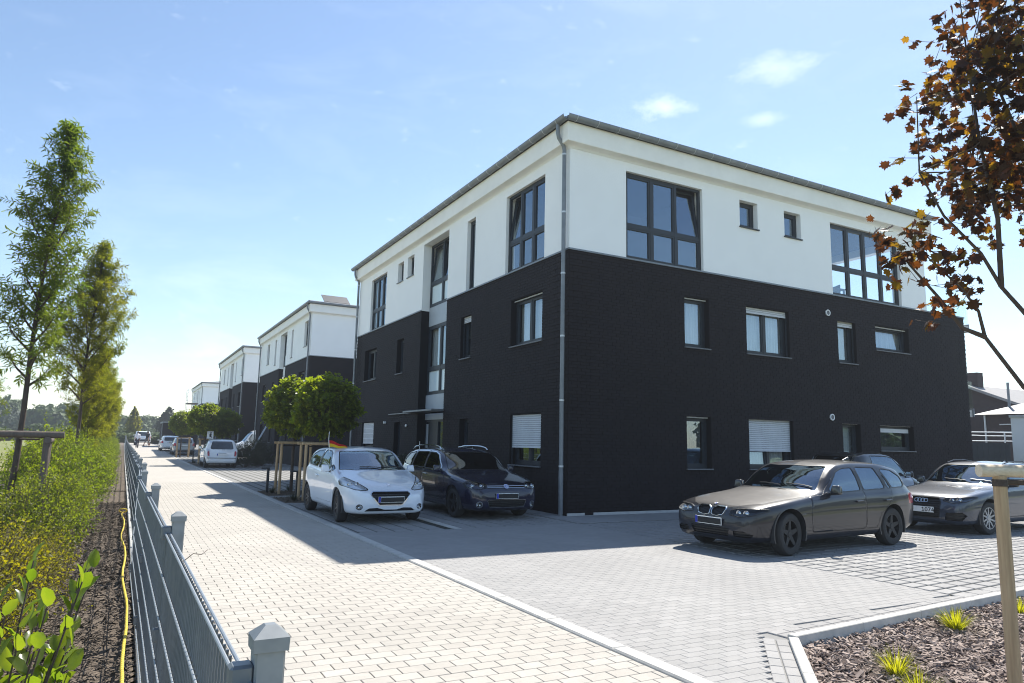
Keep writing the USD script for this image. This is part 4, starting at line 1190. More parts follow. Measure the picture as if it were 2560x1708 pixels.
def wheel(parent, x, y, r, w, side, rim='rim_alloy', spokes=5, steer=0.0, dirty=False):
    """side -1: the face looks to -y"""
    wp = group_part(parent, 'wheel', (x, y, r), steer)
    s = side
    T = revolve([(r * .66, -w / 2 + .012), (r * .80, -w / 2 - .004), (r * .93, -w / 2 + .006), (r * .985, -w / 2 + .03), (r, -w / 2 + .05), (r, w / 2 - .05), (r * .985, w / 2 - .03), (r * .93, w / 2 - .006), (r * .80, w / 2 + .004), (r * .66, w / 2 - .012)], 'y', 40)
    part(wp, 'tyre', T, 'rubber', 40)
    ri = r * .67
    f = s * w / 2
    barrel = revolve([(ri, -w / 2 + .012), (ri, w / 2 - .012), (ri - .012, w / 2 - .012), (ri - .016, -w / 2 + .012), (ri, -w / 2 + .012)], 'y', 32)
    sp = [barrel]
    for i in range(spokes):
        a = 2 * math.pi * i / spokes + 0.3
        u = np.array([math.cos(a), math.sin(a)]); v = np.array([-u[1], u[0]])
        for off, wd0, wd1 in ((0, .034, .024),) if spokes < 8 else ((0, .016, .013),):
            pts = []
            for rr, wd, dep in ((.045, wd0 * 1.2, .030), (ri - .008, wd1, .018)):
                for sg in (-1, 1):
                    q = u * rr + v * sg * wd
                    for dd in (dep, dep + .03):
                        pts.append((q[0], f - s * dd, q[1]))
            sp.append(mt(Manifold.hull_points(np.array(pts))))
    hub = revolve([(0, f - s * .02), (.05, f - s * .022), (.062, f - s * .05), (0, f - s * .06)] if s > 0 else [(0, f - s * .06), (.062, f - s * .05), (.05, f - s * .022), (0, f - s * .02)], 'y', 20)
    sp.append(hub)
    part(wp, 'rim', cat_(sp), rim, 35)
    disc = revolve([(0, f - s * .09), (.13, f - s * .09), (.13, f - s * .075), (0, f - s * .075)], 'y', 24)
    part(wp, 'brake_disc', disc, 'brake_disc')
    return wp

def rounded(pts, r):
    return Manifold.batch_hull([Manifold.sphere(r, 12).translate(tuple(p)) for p in pts])

def make_car(S, name, label, loc, rotz, group=None, cat='car'):
    C = Car(S)
    L, W = C.L, S['W']
    root = thing(name, label, cat, loc, rotz, group)
    off = (-L / 2, 0, 0)
    def put(parent, nm, m, mat, smooth=32, label=None):
        if m is None:
            return None
        if isinstance(m, Manifold):
            if m.num_tri() == 0:
                return None
            m = mt(m)
        m = tm(np.array(m.vertices) + off, m.faces)
        return part(parent, nm, m, mat, smooth, label)
    B = C.loft(0.0)
    vf = mt(B); vf = (np.array(vf.vertices), np.array(vf.faces))
    Bi = C.loft(0.045)
    P = S['paint']
    xc0, xc1 = S['cabin']
    body = B - (Bi ^ mbox(xc0, xc1, -2, 2, S.get('floor', 0.50), 3))
    glass_o, glass_i = C.loft(0.006), C.loft(0.012)
    gshell = glass_o - glass_i
    trim_o, trim_i = C.loft(-0.0015), C.loft(0.014)
    tshell = trim_o - trim_i
    # window cuts
    wins = [rnd(p, S.get('wr', 0.035) if Polygon(p).area > 0.08 else 0.012) for p in S['side_windows']]
    dlo = unary_union(wins).buffer(0.055).buffer(-0.055 + 0.016)
    cut = prism(unary_union(wins), 3).transform(SIDE).translate((0, 1.5, 0)) - mbox(-1, L + 1, -0.42, 0.42, 0, 3)
    bandp = prism(dlo.difference(unary_union(wins)), 3).transform(SIDE).translate((0, 1.5, 0)) - mbox(-1, L + 1, -0.42, 0.42, 0, 3)
    ws = top_prism(S['windscreen'], 0.04, S['ws_z'], 3)
    rw = front_prism(S['rear_window'], 0.05, S['rear_x'], L + 0.5)
    body = body - cut - ws - rw
    ws_big = top_prism(rnd(S['windscreen'], 0.04).buffer(0.02), 0, S['ws_z'] - 0.02, 3)
    rw_big = front_prism(rnd(S['rear_window'], 0.05).buffer(0.022), 0, S['rear_x'], L + 0.5)
    trims = (tshell ^ bandp)
    # arches
    r = S['r']
    liners = []
    for a in C.axles:
        for sd in (-1, 1):
            y0, y1 = (-1.5, -W / 2 + 0.30) if sd < 0 else (W / 2 - 0.30, 1.5)
            cy = Manifold.cylinder(y1 - y0, r + 0.05, r + 0.05, 40).transform(SIDE).translate((a, y1, r + 0.012))
            body = body - cy - mbox(a - r * .86, a + r * .86, y0, y1, -0.2, r * .6)
            ring_ = Manifold.cylinder(0.26, r + 0.075, r + 0.075, 40) - Manifold.cylinder(0.30, r + 0.048, r + 0.048, 40).translate((0, 0, -0.01))
            ymid = -W / 2 + 0.29 if sd < 0 else W / 2 - 0.035
            liners.append(ring_.transform(SIDE).translate((a, ymid, r + 0.012)) ^ mbox(a - 1, a + 1, -2, 2, 0.2, 2))
    # lamps and grilles
    deep = B - C.loft(0.05)
    deep3 = B - C.loft(0.035)
    cover = B - C.loft(0.008)
    housing = C.loft(0.036) - C.loft(0.046)
    lamp_jobs = []
    for nm, polys, xlim, mat in S.get('lamps', []):
        for poly in polys:
            for q in (poly, mir(poly)):
                if xlim[0] < L / 2:
                    pr = front_prism(q, 0.015, -0.5, xlim[1])
                else:
                    pr = front_prism(q, 0.015, xlim[0], L + 0.5)
                lamp_jobs.append((nm, pr, mat, q, xlim))
    for _, pr, mat, q, xlim in lamp_jobs:
        body = body - (deep3 ^ pr)
    grille_jobs = []
    for nm, polys, frame, nsl in S.get('grilles', []):
        for poly in polys:
            pr = front_prism(poly, 0.008, -0.5, 0.75)
            body = body - (deep ^ pr)
            grille_jobs.append((nm, pr, poly, frame, nsl))
    # doors
    doors = []
    for poly in S.get('doors', []):
        p = rnd(poly, 0.05)
        for y0, y1 in ((-1.5, -W / 2 + 0.16), (W / 2 - 0.16, 1.5)):
            pin = prism(p.buffer(-0.003), y1 - y0).transform(SIDE).translate((0, y1, 0))
            pout = prism(p.buffer(0.002), y1 - y0).transform(SIDE).translate((0, y1, 0))
            doors.append((body ^ pin, y0 < 0, p))
            body = body - (pout ^ (B - C.loft(0.03)))
            doors[-1] = (doors[-1][0] ^ (B - C.loft(0.030)), y0 < 0, p)
    hood = None
    if 'hood' in S:
        p = rnd(S['hood'], 0.06)
        pin = prism(p.buffer(-0.003), 3)
        pin = pin.translate((0, 0, S['hood_z']))
        pout = prism(p.buffer(0.002), 3).translate((0, 0, S['hood_z']))
        sh = B - C.loft(0.03)
        hood = body ^ pin ^ sh
        body = body - (pout ^ sh)
    for poly, axis in S.get('seams', []):       # panel joints as fine grooves
        line = LineString(poly).buffer(0.003)
        pr = prism(line, 3).transform(SIDE).translate((0, 1.5, 0)) if axis == 's' else front_prism(line, 0, S['rear_x'], L + .5)
        body = body - (pr ^ (B - C.loft(0.012)))
    lowz = S.get('clad', 0)
    if lowz:
        clad = body ^ mbox(-1, L + 1, -2, 2, -1, lowz)
        body = body - mbox(-1, L + 1, -2, 2, -1, lowz)
        put(root, 'sill_cladding', clad, 'plastic_dark')
    bp = put(root, 'body', body, P)
    door_paths = []
    for i, (d, left, p) in enumerate(doors):
        dp = put(root, 'door', d, S.get('door_paint', P))
        if dp:
            x0, z0, x1, z1 = p.bounds
            hx, hz = x1 - 0.20, S.get('handle_z', 0.80)
            sgn = -1 if left else 1
            h = first_hit(vf, (hx, sgn * 2, hz), (0, -sgn, 0))
            if h is not None:
                y = h[1] + sgn * 0.022
                hb = rounded([(hx - .085, y, hz), (hx + .085, y, hz + .008)], 0.013) + rounded([(hx - .08, y - sgn * .02, hz), (hx - .08, y, hz)], 0.010) + rounded([(hx + .08, y - sgn * .02, hz), (hx + .08, y, hz)], 0.010)
                put(dp, 'handle', hb, S.get('handle', P))
    if hood is not None:
        put(root, 'bonnet', hood, S.get('bonnet_paint', P))
    for q in liners:
        put(root, 'wheel_arch_liner', q, 'plastic_dark')
    for y0, y1 in ((-1.5, 0), (0, 1.5)):
        put(root, 'window_trim', trims ^ mbox(-1, L + 1, y0, y1, 0, 3), S.get('trim', 'trim_black'))
    if S.get('chrome_line'):
        ln = dlo.buffer(0.018).difference(dlo.buffer(0.002))
        pr = prism(ln, 3).transform(SIDE).translate((0, 1.5, 0)) - mbox(-1, L + 1, -0.42, 0.42, 0, 3)
        for y0, y1 in ((-1.5, 0), (0, 1.5)):
            put(root, 'window_surround', (C.loft(-0.006) - C.loft(0.004)) ^ pr ^ mbox(-1, L + 1, y0, y1, 0, 3), 'chrome')
    put(root, 'windscreen_seal', tshell ^ (ws_big - ws), 'trim_black')
    put(root, 'rear_window_seal', tshell ^ (rw_big - rw), 'trim_black')
    put(root, 'windscreen', gshell ^ ws_big, S.get('glass', 'car_glass'))
    put(root, 'rear_window', gshell ^ rw_big, S.get('glass_rear', 'car_glass_dark'))
    for p in wins:
        pr = prism(p.buffer(0.006), 3).transform(SIDE).translate((0, 1.5, 0))
        for y0, y1 in ((-1.5, -0.42), (0.42, 1.5)):
            put(root, 'side_window', gshell ^ pr ^ mbox(-1, L + 1, y0, y1, 0, 3), S.get('glass', 'car_glass') if p.centroid.x < S.get('dark_from', 99) else 'car_glass_dark')
    for nm, pr, mat, q, xlim in lamp_jobs:
        if mat == 'lens':
            lp = put(root, nm, (cover ^ pr), 'lamp_lens')
            rp_ = rnd(q, 0.015)
            put(lp, 'bezel', (C.loft(-0.0015) - C.loft(0.02)) ^ (front_prism(rp_.buffer(0.004).difference(rp_.buffer(-0.007)), 0, -0.5, xlim[1]) if xlim[0] < L / 2 else front_prism(rp_.buffer(0.004).difference(rp_.buffer(-0.007)), 0, xlim[0], L + 0.5)), 'trim_black')
            put(lp, 'housing', housing ^ pr, S.get('lamp_inside', 'lamp_reflector'))
            cx = np.array(q)
            for fx in S.get('bulbs', (0.35, 0.68)):
                yy = cx[:, 0].min() + (cx[:, 0].max() - cx[:, 0].min()) * (fx if cx[:, 0].mean() > 0 else 1 - fx)
                zz = 0.5 * (cx[:, 1].min() + cx[:, 1].max()) + S.get('bulb_dz', 0)
                h = first_hit(vf, (-1, yy, zz), (1, 0, 0))
                if h is not None:
                    b = revolve([(0.0, 0.004), (0.026, 0.008), (0.036, 0.016), (0.040, 0.004), (0.050, 0.0), (0.052, 0.012), (0.044, 0.03), (0.0, 0.034)], 'x', 20)
                    b.vertices = b.vertices + h + [0.035, -0.01 * np.sign(yy), -0.02]
                    put(lp, 'projector', b, 'chrome')
        else:
            put(root, nm, cover ^ pr, mat)
    for nm, pr, poly, frame, nsl in grille_jobs:
        gp = put(root, nm, (C.loft(0.03) - C.loft(0.045)) ^ pr, 'grille_black')
        b = Polygon(poly).bounds
        sl = C.loft(0.010) - C.loft(0.030)
        if nsl > 0:
            for k in range(nsl):
                z = b[1] + (b[3] - b[1]) * (k + 0.5) / nsl
                put(gp, 'slat', sl ^ pr ^ mbox(-1, 1, -1, 1, z - 0.006, z + 0.006), S.get('slat', 'trim_black'))
        elif nsl < 0:
            for k in range(-nsl):
                y = b[0] + (b[2] - b[0]) * (k + 0.5) / -nsl
                put(gp, 'slat', sl ^ pr ^ mbox(-1, 1, y - 0.005, y + 0.005, 0, 2), S.get('slat', 'trim_black'))
        if frame:
            pp = rnd(poly, 0.02)
            pf = front_prism(pp.buffer(frame[1]).difference(pp.buffer(-0.002)), 0, -0.5, 0.75)
            put(gp, 'frame', (C.loft(-0.006) - C.loft(0.02)) ^ pf, frame[0])
    # plates
    for front, (pw, ph), z, kind in S.get('plates', []):
        h = first_hit(vf, (-1 if front else L + 1, 0, z), (1 if front else -1, 0, 0))
        x = (h[0] - 0.028) if front else (h[0] + 0.02)
        sg = -1 if front else 1
        pl = put(root, 'number_plate', bbox(x - 0.006, x + 0.006, -pw / 2, pw / 2, z - ph / 2, z + ph / 2, 0.002), 'plate_white')
        fx = x + sg * 0.0065
        if kind == 'black':
            put(pl, 'plate_field', box(min(fx, fx + sg * .003), max(fx, fx + sg * .003), -pw / 2 + 0.008, pw / 2 - 0.05 if front else pw / 2 - .008, z - ph / 2 + 0.010, z + ph / 2 - 0.012), 'plate_black')
        side = (pw / 2 - 0.045, pw / 2 - 0.002) if front else (-pw / 2 + 0.002, -pw / 2 + 0.045)
        put(pl, 'blue_band', box(min(fx, fx + sg * .004), max(fx, fx + sg * .004), *side, z - ph / 2 + 0.003, z + ph / 2 - 0.003), 'plate_blue')
        if kind not in ('black', 'blank'):
            t = meshkit.text_mesh(kind, 0.072, 0.003, True)
            v = np.array(t.vertices)
            v = np.stack([fx - v[:, 2] if front else fx + v[:, 2], (-v[:, 0] - 0.018) if front else v[:, 0], v[:, 1] + z - 0.036], 1)
            q = tm(v, t.faces)
            put(pl, 'lettering', q, 'plate_black', False)
    # wheels
    for i, a in enumerate(C.axles):
        for sd in (-1, 1):
            y = sd * (W / 2 - S.get('wheel_in', 0.125))
            wheel(root, a - L / 2, y, r, 0.20, sd, S['rim'], S.get('spokes', 5), S.get('steer', 0) if i == 0 else 0)
    # mirrors
    mx, mz = S['mirror']
    for sd in (-1, 1):
        h = first_hit(vf, (mx, sd * 2, mz - 0.02), (0, -sd, 0))
        y = h[1]
        mm = rounded([(mx - .02, y + sd * .06, mz - .035), (mx - .03, y + sd * .175, mz - .03), (mx + .015, y + sd * .175, mz - .03), (mx + .015, y + sd * .075, mz - .035), (mx - .02, y + sd * .085, mz + .045), (mx - .02, y + sd * .165, mz + .05), (mx + .015, y + sd * .165, mz + .05), (mx + .015, y + sd * .085, mz + .045)], 0.032)
        mp = put(root, 'wing_mirror', mm, S.get('mirror_paint', P))
        put(mp, 'mirror_foot', rounded([(mx, y - sd * .03, mz - .06), (mx, y + sd * .10, mz - .05)], 0.022), 'plastic_dark')
        put(mp, 'mirror_glass', mbox(mx + .0465, mx + .05, min(y + sd * .07, y + sd * .18), max(y + sd * .07, y + sd * .18), mz - .05, mz + .065), 'chrome', False)
    # cabin: seats, dashboard, wheel
    for (sx, hgt) in S['seats']:
        for sy in (-0.36, 0.36):
            st = rounded([(sx - .22, sy - .2, .50), (sx + .24, sy - .2, .48), (sx - .22, sy + .2, .50), (sx + .24, sy + .2, .48)], 0.07)
            bk = rounded([(sx + .26, sy - .19, .55), (sx + .26, sy + .19, .55), (sx + .40, sy - .16, hgt - .28), (sx + .40, sy + .16, hgt - .28)], 0.06)
            hr = rounded([(sx + .42, sy - .09, hgt - .15), (sx + .42, sy + .09, hgt - .15), (sx + .44, sy - .08, hgt - .05), (sx + .44, sy + .08, hgt - .05)], 0.045)
            sp = put(root, 'seat', st + bk, S.get('seat', 'seat_cloth'))
            put(sp, 'headrest', hr, S.get('seat', 'seat_cloth'))
    dx = S['dash']
    put(root, 'dashboard', (C.loft(0.05) ^ mbox(dx - 0.55, dx + 0.12, -2, 2, 0.5, S['dash_z'])), S.get('dash_mat', 'plastic_dark'))
    ring = [(dx + .20 + 0.08 * math.sin(a), -0.36 + .18 * math.cos(a), S['dash_z'] - 0.02 + .16 * math.sin(a)) for a in np.linspace(0, 2 * math.pi, 25)]
    put(root, 'steering_wheel', tube(ring, 0.014, 8, False), 'plastic_dark')
    # wipers
    if S.get('wipers'):
        for (p, q) in S['wipers']:
            pts = []
            for t in np.linspace(0, 1, 6):
                x = p[0] + (q[0] - p[0]) * t; y = p[1] + (q[1] - p[1]) * t
                h = first_hit(vf, (x, y, 3), (0, 0, -1))
                pts.append((x, y, h[2] + 0.012))
            put(root, 'wiper', tube(pts, 0.009, 6), 'trim_black')
    return root, put, vf, C

# --- white hatchback
S208 = dict(wr=0.045, L=3.96, W=1.74, r=0.305, axles=(0.80, 3.34), tumble=0.34, bow=(1.35, 3.6, 0.16, 0.10), n=100,
    zt=[(0, .50), (.02, .58), (.07, .655), (.16, .725), (.35, .80), (.65, .885), (.9, .95), (1.02, .985), (1.45, 1.225), (1.75, 1.375), (2.0, 1.432), (2.4, 1.46), (2.9, 1.452), (3.35, 1.395), (3.6, 1.31), (3.76, 1.10), (3.86, .88), (3.92, .70), (3.95, .55), (3.96, .48)],
    zb=[(0, .36), (.03, .26), (.12, .195), (.5, .175), (3.4, .20), (3.8, .27), (3.92, .36), (3.96, .42)],
    hw=[(0, .42), (.02, .53), (.06, .63), (.14, .72), (.3, .795), (.6, .84), (1.1, .857), (2.2, .862), (3.2, .868), (3.55, .84), (3.8, .75), (3.92, .62), (3.96, .48)],
    zs=[(0, .45), (.07, .58), (.2, .68), (.6, .80), (1.1, .895), (1.6, .925), (2.4, .95), (3.2, 1.0), (3.6, .98), (3.8, .85), (3.96, .45)],
    paint='paint_white', cabin=(1.0, 3.75), floor=0.5,
    side_windows=[[(1.50, .985), (1.86, 1.295), (2.02, 1.345), (2.40, 1.368), (2.52, 1.01)], [(2.60, 1.015), (2.50, 1.368), (2.95, 1.345), (3.22, 1.26), (3.42, 1.11), (3.20, 1.055)], [(1.27, .965), (1.44, .98), (1.60, 1.10)]],
    windscreen=[(1.20, -.70), (1.07, -.40), (1.04, 0), (1.07, .40), (1.20, .70), (1.80, .555), (1.74, .3), (1.72, 0), (1.74, -.3), (1.80, -.555)], ws_z=0.96,
    rear_window=[(-.56, 1.02), (.56, 1.02), (.50, 1.28), (-.50, 1.28)], rear_x=3.3,
    doors=[[(1.28, .34), (1.22, .62), (1.26, .95), (1.44, .972), (1.84, 1.325), (2.02, 1.378), (2.47, 1.40), (2.60, .98), (2.62, .55), (2.52, .34)]], handle_z=0.83,
    hood=[(.145, 0), (.16, -.35), (.26, -.52), (.55, -.72), (1.16, -.77), (1.06, -.40), (1.02, 0), (1.06, .40), (1.16, .77), (.55, .72), (.26, .52), (.16, .35)], hood_z=0.60,
    lamps=[('headlight', [[(.42, .655), (.47, .695), (.60, .785), (.74, .865), (.80, .875), (.845, .835), (.845, .72), (.68, .655), (.5, .64)]], (0, 0.72), 'lens'),
           ('tail_light', [[(.60, .78), (.80, .80), (.86, .95), (.74, .98)]], (3.5, 4), 'lamp_red'),
           ('fog_light', [[(.60 + .055 * math.cos(a), .335 + .05 * math.sin(a)) for a in np.linspace(0, 2 * math.pi, 17)[:-1]]], (0, 0.5), 'lens')],
    bulbs=(0.42, 0.72),
    grilles=[('grille', [[(-.355, .625), (.355, .625), (.395, .575), (.225, .375), (-.225, .375), (-.395, .575)]], ('chrome', 0.014), 6),
             ('lower_intake', [[(-.52, .255), (-.42, .315), (-.26, .32), (-.12, .285), (.12, .285), (.26, .32), (.42, .315), (.52, .255)]], None, 0)],
    plates=[(True, (.52, .11), 0.475, 'black')], rim='rim_dirty', spokes=9, steer=-5, mirror=(1.50, 1.0), mirror_paint='paint_white', seats=[(1.75, 1.30), (2.62, 1.22)], dash=1.32, dash_z=0.93,
    wipers=[((1.16, .30), (1.12, -.12)), ((1.17, -.15), (1.22, -.62))])
root, put, vf, _c = make_car(S208, 'white_hatchback', 'white small hatchback with a flag clipped to its window, facing the viewer', (-4.28, -0.40 + 1.98, 0.0), 90)
# leaping beast badge, tow cover and washer jets on the bonnet
lion = Polygon([(-.030, -.05), (-.018, -.045), (-.012, -.02), (.002, -.024), (.008, -.05), (.020, -.046), (.014, -.014), (.020, .010), (.034, .004), (.040, .016), (.020, .028), (.012, .046), (-.004, .052), (-.016, .040), (-.010, .024), (-.030, .030), (-.040, .018), (-.020, .010), (-.028, -.016), (-.036, -.030)])
def badge(put, root, vf, poly, depth, x_from, z, mat, name='badge', y=0.0, tilt=None, front=True):
    h = first_hit(vf, (-1, y, z), (1, 0, 0)); h2 = first_hit(vf, (-1, y, z + 0.02), (1, 0, 0))
    t = unit(h2 - h); n = np.array([-t[2], 0, t[0]])
    m = extrude(poly, depth)
    v = np.array(m.vertices)
    w = h + (-v[:, 0:1]) * np.array([0, 1, 0]) + v[:, 1:2] * t + (v[:, 2:3] + 0.001) * n
    return put(root, name, tm(w, m.faces), mat, False)
badge(put, root, vf, lion, 0.008, 0, 0.735, 'chrome', 'emblem')

# --- dark blue estate
SGOLF = dict(L=4.53, W=1.78, r=0.315, axles=(0.87, 3.45), tumble=0.36, bow=(1.5, 4.25, 0.14, 0.06), n=96,
    zt=[(0, .50), (.02, .60), (.06, .69), (.16, .765), (.4, .83), (.8, .905), (1.1, .955), (1.22, .985), (1.7, 1.245), (2.0, 1.385), (2.25, 1.44), (2.8, 1.475), (3.5, 1.455), (4.05, 1.39), (4.24, 1.33), (4.36, 1.14), (4.45, .92), (4.50, .72), (4.53, .48)],
    zb=[(0, .34), (.03, .24), (.15, .185), (.6, .175), (3.9, .20), (4.35, .27), (4.53, .40)],
    hw=[(0, .48), (.02, .60), (.06, .69), (.15, .77), (.35, .835), (.7, .87), (1.2, .882), (3.5, .885), (4.0, .86), (4.35, .80), (4.48, .70), (4.53, .55)],
    zs=[(0, .46), (.06, .60), (.2, .70), (.6, .80), (1.2, .89), (2.0, .925), (3.4, .95), (4.2, .95), (4.42, .85), (4.53, .45)],
    paint='paint_blue', cabin=(1.15, 4.35), floor=0.5,
    side_windows=[[(1.62, .975), (2.05, 1.285), (2.25, 1.335), (2.56, 1.352), (2.60, 1.0)], [(2.69, 1.0), (2.65, 1.355), (3.30, 1.35), (3.40, 1.02)], [(3.49, 1.022), (3.41, 1.345), (3.92, 1.30), (4.12, 1.16), (4.10, 1.06)]],
    windscreen=[(1.42, -.72), (1.29, -.4), (1.26, 0), (1.29, .4), (1.42, .72), (2.04, .575), (1.98, .3), (1.96, 0), (1.98, -.3), (2.04, -.575)], ws_z=0.965,
    rear_window=[(-.56, 1.0), (.56, 1.0), (.50, 1.29), (-.50, 1.29)], rear_x=4.0,
    doors=[[(1.36, .34), (1.32, .70), (1.40, .955), (2.02, 1.315), (2.25, 1.365), (2.62, 1.385), (2.66, .8), (2.62, .34)], [(2.635, .34), (2.675, .8), (2.635, 1.388), (3.34, 1.38), (3.46, 1.0), (3.30, .68), (3.12, .50), (3.04, .34)]], handle_z=0.86,
    hood=[(.10, 0), (.115, -.42), (.20, -.55), (.50, -.71), (1.34, -.78), (1.27, -.4), (1.24, 0), (1.27, .4), (1.34, .78), (.50, .71), (.20, .55), (.115, .42)], hood_z=0.60,
    lamps=[('headlight', [[(.45, .665), (.465, .735), (.56, .775), (.78, .785), (.835, .74), (.815, .655), (.62, .63)]], (0, 0.68), 'lens'),
           ('tail_light', [[(.55, .82), (.86, .83), (.86, .98), (.60, .97)]], (4.1, 5), 'lamp_red'),
           ('fog_light', [[(.62 + .06 * math.cos(a), .325 + .055 * math.sin(a)) for a in np.linspace(0, 2 * math.pi, 17)[:-1]]], (0, 0.5), 'lens')],
    bulbs=(0.25, 0.7), lamp_inside='lamp_reflector',
    grilles=[('grille', [[(-.44, .655), (-.43, .715), (.43, .715), (.44, .655)]], None, 0), ('lower_intake', [[(-.40, .27), (-.46, .42), (.46, .42), (.40, .27)]], ('chrome', 0.006), 4)],
    plates=[(True, (.52, .11), 0.50, 'black')], rim='rim_dark', mirror=(1.62, 1.0), seats=[(1.95, 1.33), (2.85, 1.28)], dash=1.52, dash_z=0.95, chrome_line=True, dark_from=2.6, glass='car_glass_dark', handle='chrome', wheel_in=0.13)
root, put, vf, _c = make_car(SGOLF, 'blue_estate_car', 'dark blue estate car with silver roof rails beside the white hatchback', (-1.74, -0.38 + 2.265, 0.0), 90)
for sd in (-1, 1):
    pts = [(2.16, .60 * sd, 1.42), (2.26, .60 * sd, 1.475), (2.5, .605 * sd, 1.505), (3.0, .61 * sd, 1.52), (3.5, .605 * sd, 1.505), (3.85, .60 * sd, 1.465), (3.97, .60 * sd, 1.40)]
    rp = put(root, 'roof_rail', tube(pts, 0.016, 8), 'chrome')
    put(rp, 'rail_foot', tube([(3.0, .61 * sd, 1.52), (3.03, .61 * sd, 1.44)], 0.012, 6), 'chrome')
for z in (0.668, 0.702):
    put(root, 'chrome_strip', (_c.loft(-0.002) - _c.loft(0.02)) ^ front_prism(sbox(-.44, z - .004, .44, z + .004), 0, -.5, .5), 'chrome')
for sd in (-1, 1):
    ringp = Point(0.62 * sd, .325).buffer(.066).difference(Point(0.62 * sd, .325).buffer(.054))
    put(root, 'fog_light_ring', (_c.loft(-0.004) - _c.loft(0.01)) ^ front_prism(ringp, 0, -.5, .5), 'chrome')
circ = Point(0, 0).buffer(.058, 16)
bk = badge(put, root, vf, circ, 0.010, 0, 0.685, 'plate_blue', 'emblem')
def strokes(lines, w):
    return unary_union([LineString(l).buffer(w, cap_style=2, join_style=2) for l in lines])
vw = unary_union([circ.difference(Point(0, 0).buffer(.050, 16)), strokes([[(-.022, .046), (0, .006), (.022, .046)], [(-.043, .024), (-.020, -.040), (0, -.002), (.020, -.040), (.043, .024)]], .0055)]).intersection(circ)
badge(put, root, vf, vw, 0.016, 0, 0.685, 'chrome', 'emblem_letters')

# --- grey estate in the sun
SBMW = dict(L=4.52, W=1.82, r=0.318, axles=(0.78, 3.54), tumble=0.37, bow=(1.6, 4.2, 0.15, 0.08), n=110,
    zt=[(0, .49), (.02, .58), (.06, .655), (.16, .72), (.4, .775), (.8, .835), (1.2, .89), (1.42, .94), (1.85, 1.185), (2.12, 1.325), (2.35, 1.385), (2.8, 1.418), (3.4, 1.408), (3.9, 1.355), (4.10, 1.31), (4.26, 1.12), (4.38, .96), (4.46, .82), (4.50, .66), (4.52, .46)],
    zb=[(0, .34), (.03, .25), (.15, .185), (.8, .17), (3.7, .185), (4.3, .255), (4.48, .33), (4.52, .40)],
    hw=[(0, .52), (.02, .63), (.06, .71), (.15, .785), (.35, .85), (.7, .888), (1.2, .90), (3.5, .905), (4.0, .885), (4.3, .825), (4.46, .73), (4.52, .58)],
    zs=[(0, .45), (.06, .585), (.2, .67), (.6, .735), (1.2, .80), (1.8, .845), (2.6, .87), (3.5, .89), (4.2, .90), (4.40, .84), (4.52, .43)],
    paint='paint_grey', bonnet_paint='paint_grey_dusty', cabin=(1.3, 4.3), floor=0.47,
    side_windows=[[(1.80, .915), (2.20, 1.225), (2.40, 1.282), (2.66, 1.300), (2.70, .94)], [(2.80, .945), (2.76, 1.305), (3.28, 1.298), (3.40, .965)], [(3.62, .972), (3.43, 1.285), (3.80, 1.255), (4.02, 1.15), (4.07, 1.02), (4.0, .982)], [(3.49, .967), (3.38, 1.28), (3.56, .969)]],
    windscreen=[(1.62, -.73), (1.49, -.4), (1.46, 0), (1.49, .4), (1.62, .73), (2.20, .565), (2.13, .3), (2.11, 0), (2.13, -.3), (2.20, -.565)], ws_z=0.915,
    rear_window=[(-.58, 1.0), (.58, 1.0), (.50, 1.26), (-.50, 1.26)], rear_x=3.9,
    doors=[[(1.32, .32), (1.28, .60), (1.34, .86), (1.66, .885), (2.20, 1.262), (2.42, 1.318), (2.72, 1.338), (2.76, .8), (2.74, .32)], [(2.755, .32), (2.775, .8), (2.735, 1.34), (3.42, 1.332), (3.58, .93), (3.42, .70), (3.18, .55), (3.08, .32)]], handle_z=0.765,
    hood=[(.085, 0), (.10, -.30), (.16, -.44), (.42, -.68), (1.0, -.76), (1.56, -.79), (1.47, -.4), (1.44, 0), (1.47, .4), (1.56, .79), (1.0, .76), (.42, .68), (.16, .44), (.10, .30)], hood_z=0.58,
    lamps=[('headlight', [[(.36, .585), (.37, .655), (.46, .685), (.70, .70), (.83, .695), (.84, .66), (.74, .595), (.55, .565)]], (0, 0.62), 'lens'),
           ('tail_light', [[(.52, .70), (.90, .68), (.90, .87), (.60, .87)]], (4.1, 5), 'lamp_red')],
    bulbs=(0.30, 0.55),
    grilles=[('kidney_grille', [[(.025, .575), (.02, .665), (.09, .695), (.24, .695), (.275, .665), (.24, .585), (.12, .555)], mir([(.025, .575), (.02, .665), (.09, .695), (.24, .695), (.275, .665), (.24, .585), (.12, .555)])], ('chrome', 0.010), -11),
             ('lower_intake', [[(-.34, .27), (-.38, .385), (.38, .385), (.34, .27)]], None, 3), ('side_intake', [[(.44, .28), (.45, .36), (.62, .365), (.74, .32), (.70, .275)], mir([(.44, .28), (.45, .36), (.62, .365), (.74, .32), (.70, .275)])], None, 2)],
    plates=[(True, (.52, .11), 0.475, 'black')], rim='rim_dark', spokes=5, mirror=(1.86, .95), mirror_paint='paint_black', seats=[(2.12, 1.26), (3.0, 1.24)], seat='seat_cloth', dash=1.72, dash_z=0.885, dash_mat='seat_light', steer=6, wheel_in=0.125,
    wipers=[((1.60, .30), (1.54, -.15)), ((1.60, -.22), (1.66, -.66))])
root, put, vf, _c = make_car(SBMW, 'grey_estate_car', 'dusty dark grey estate car parked in the sun on the open jointed stones', (1.45, -5.13, 0.0), 4.0)
b1 = badge(put, root, vf, Point(0, 0).buffer(.040, 16), 0.006, 0, 0.722, 'chrome', 'emblem')
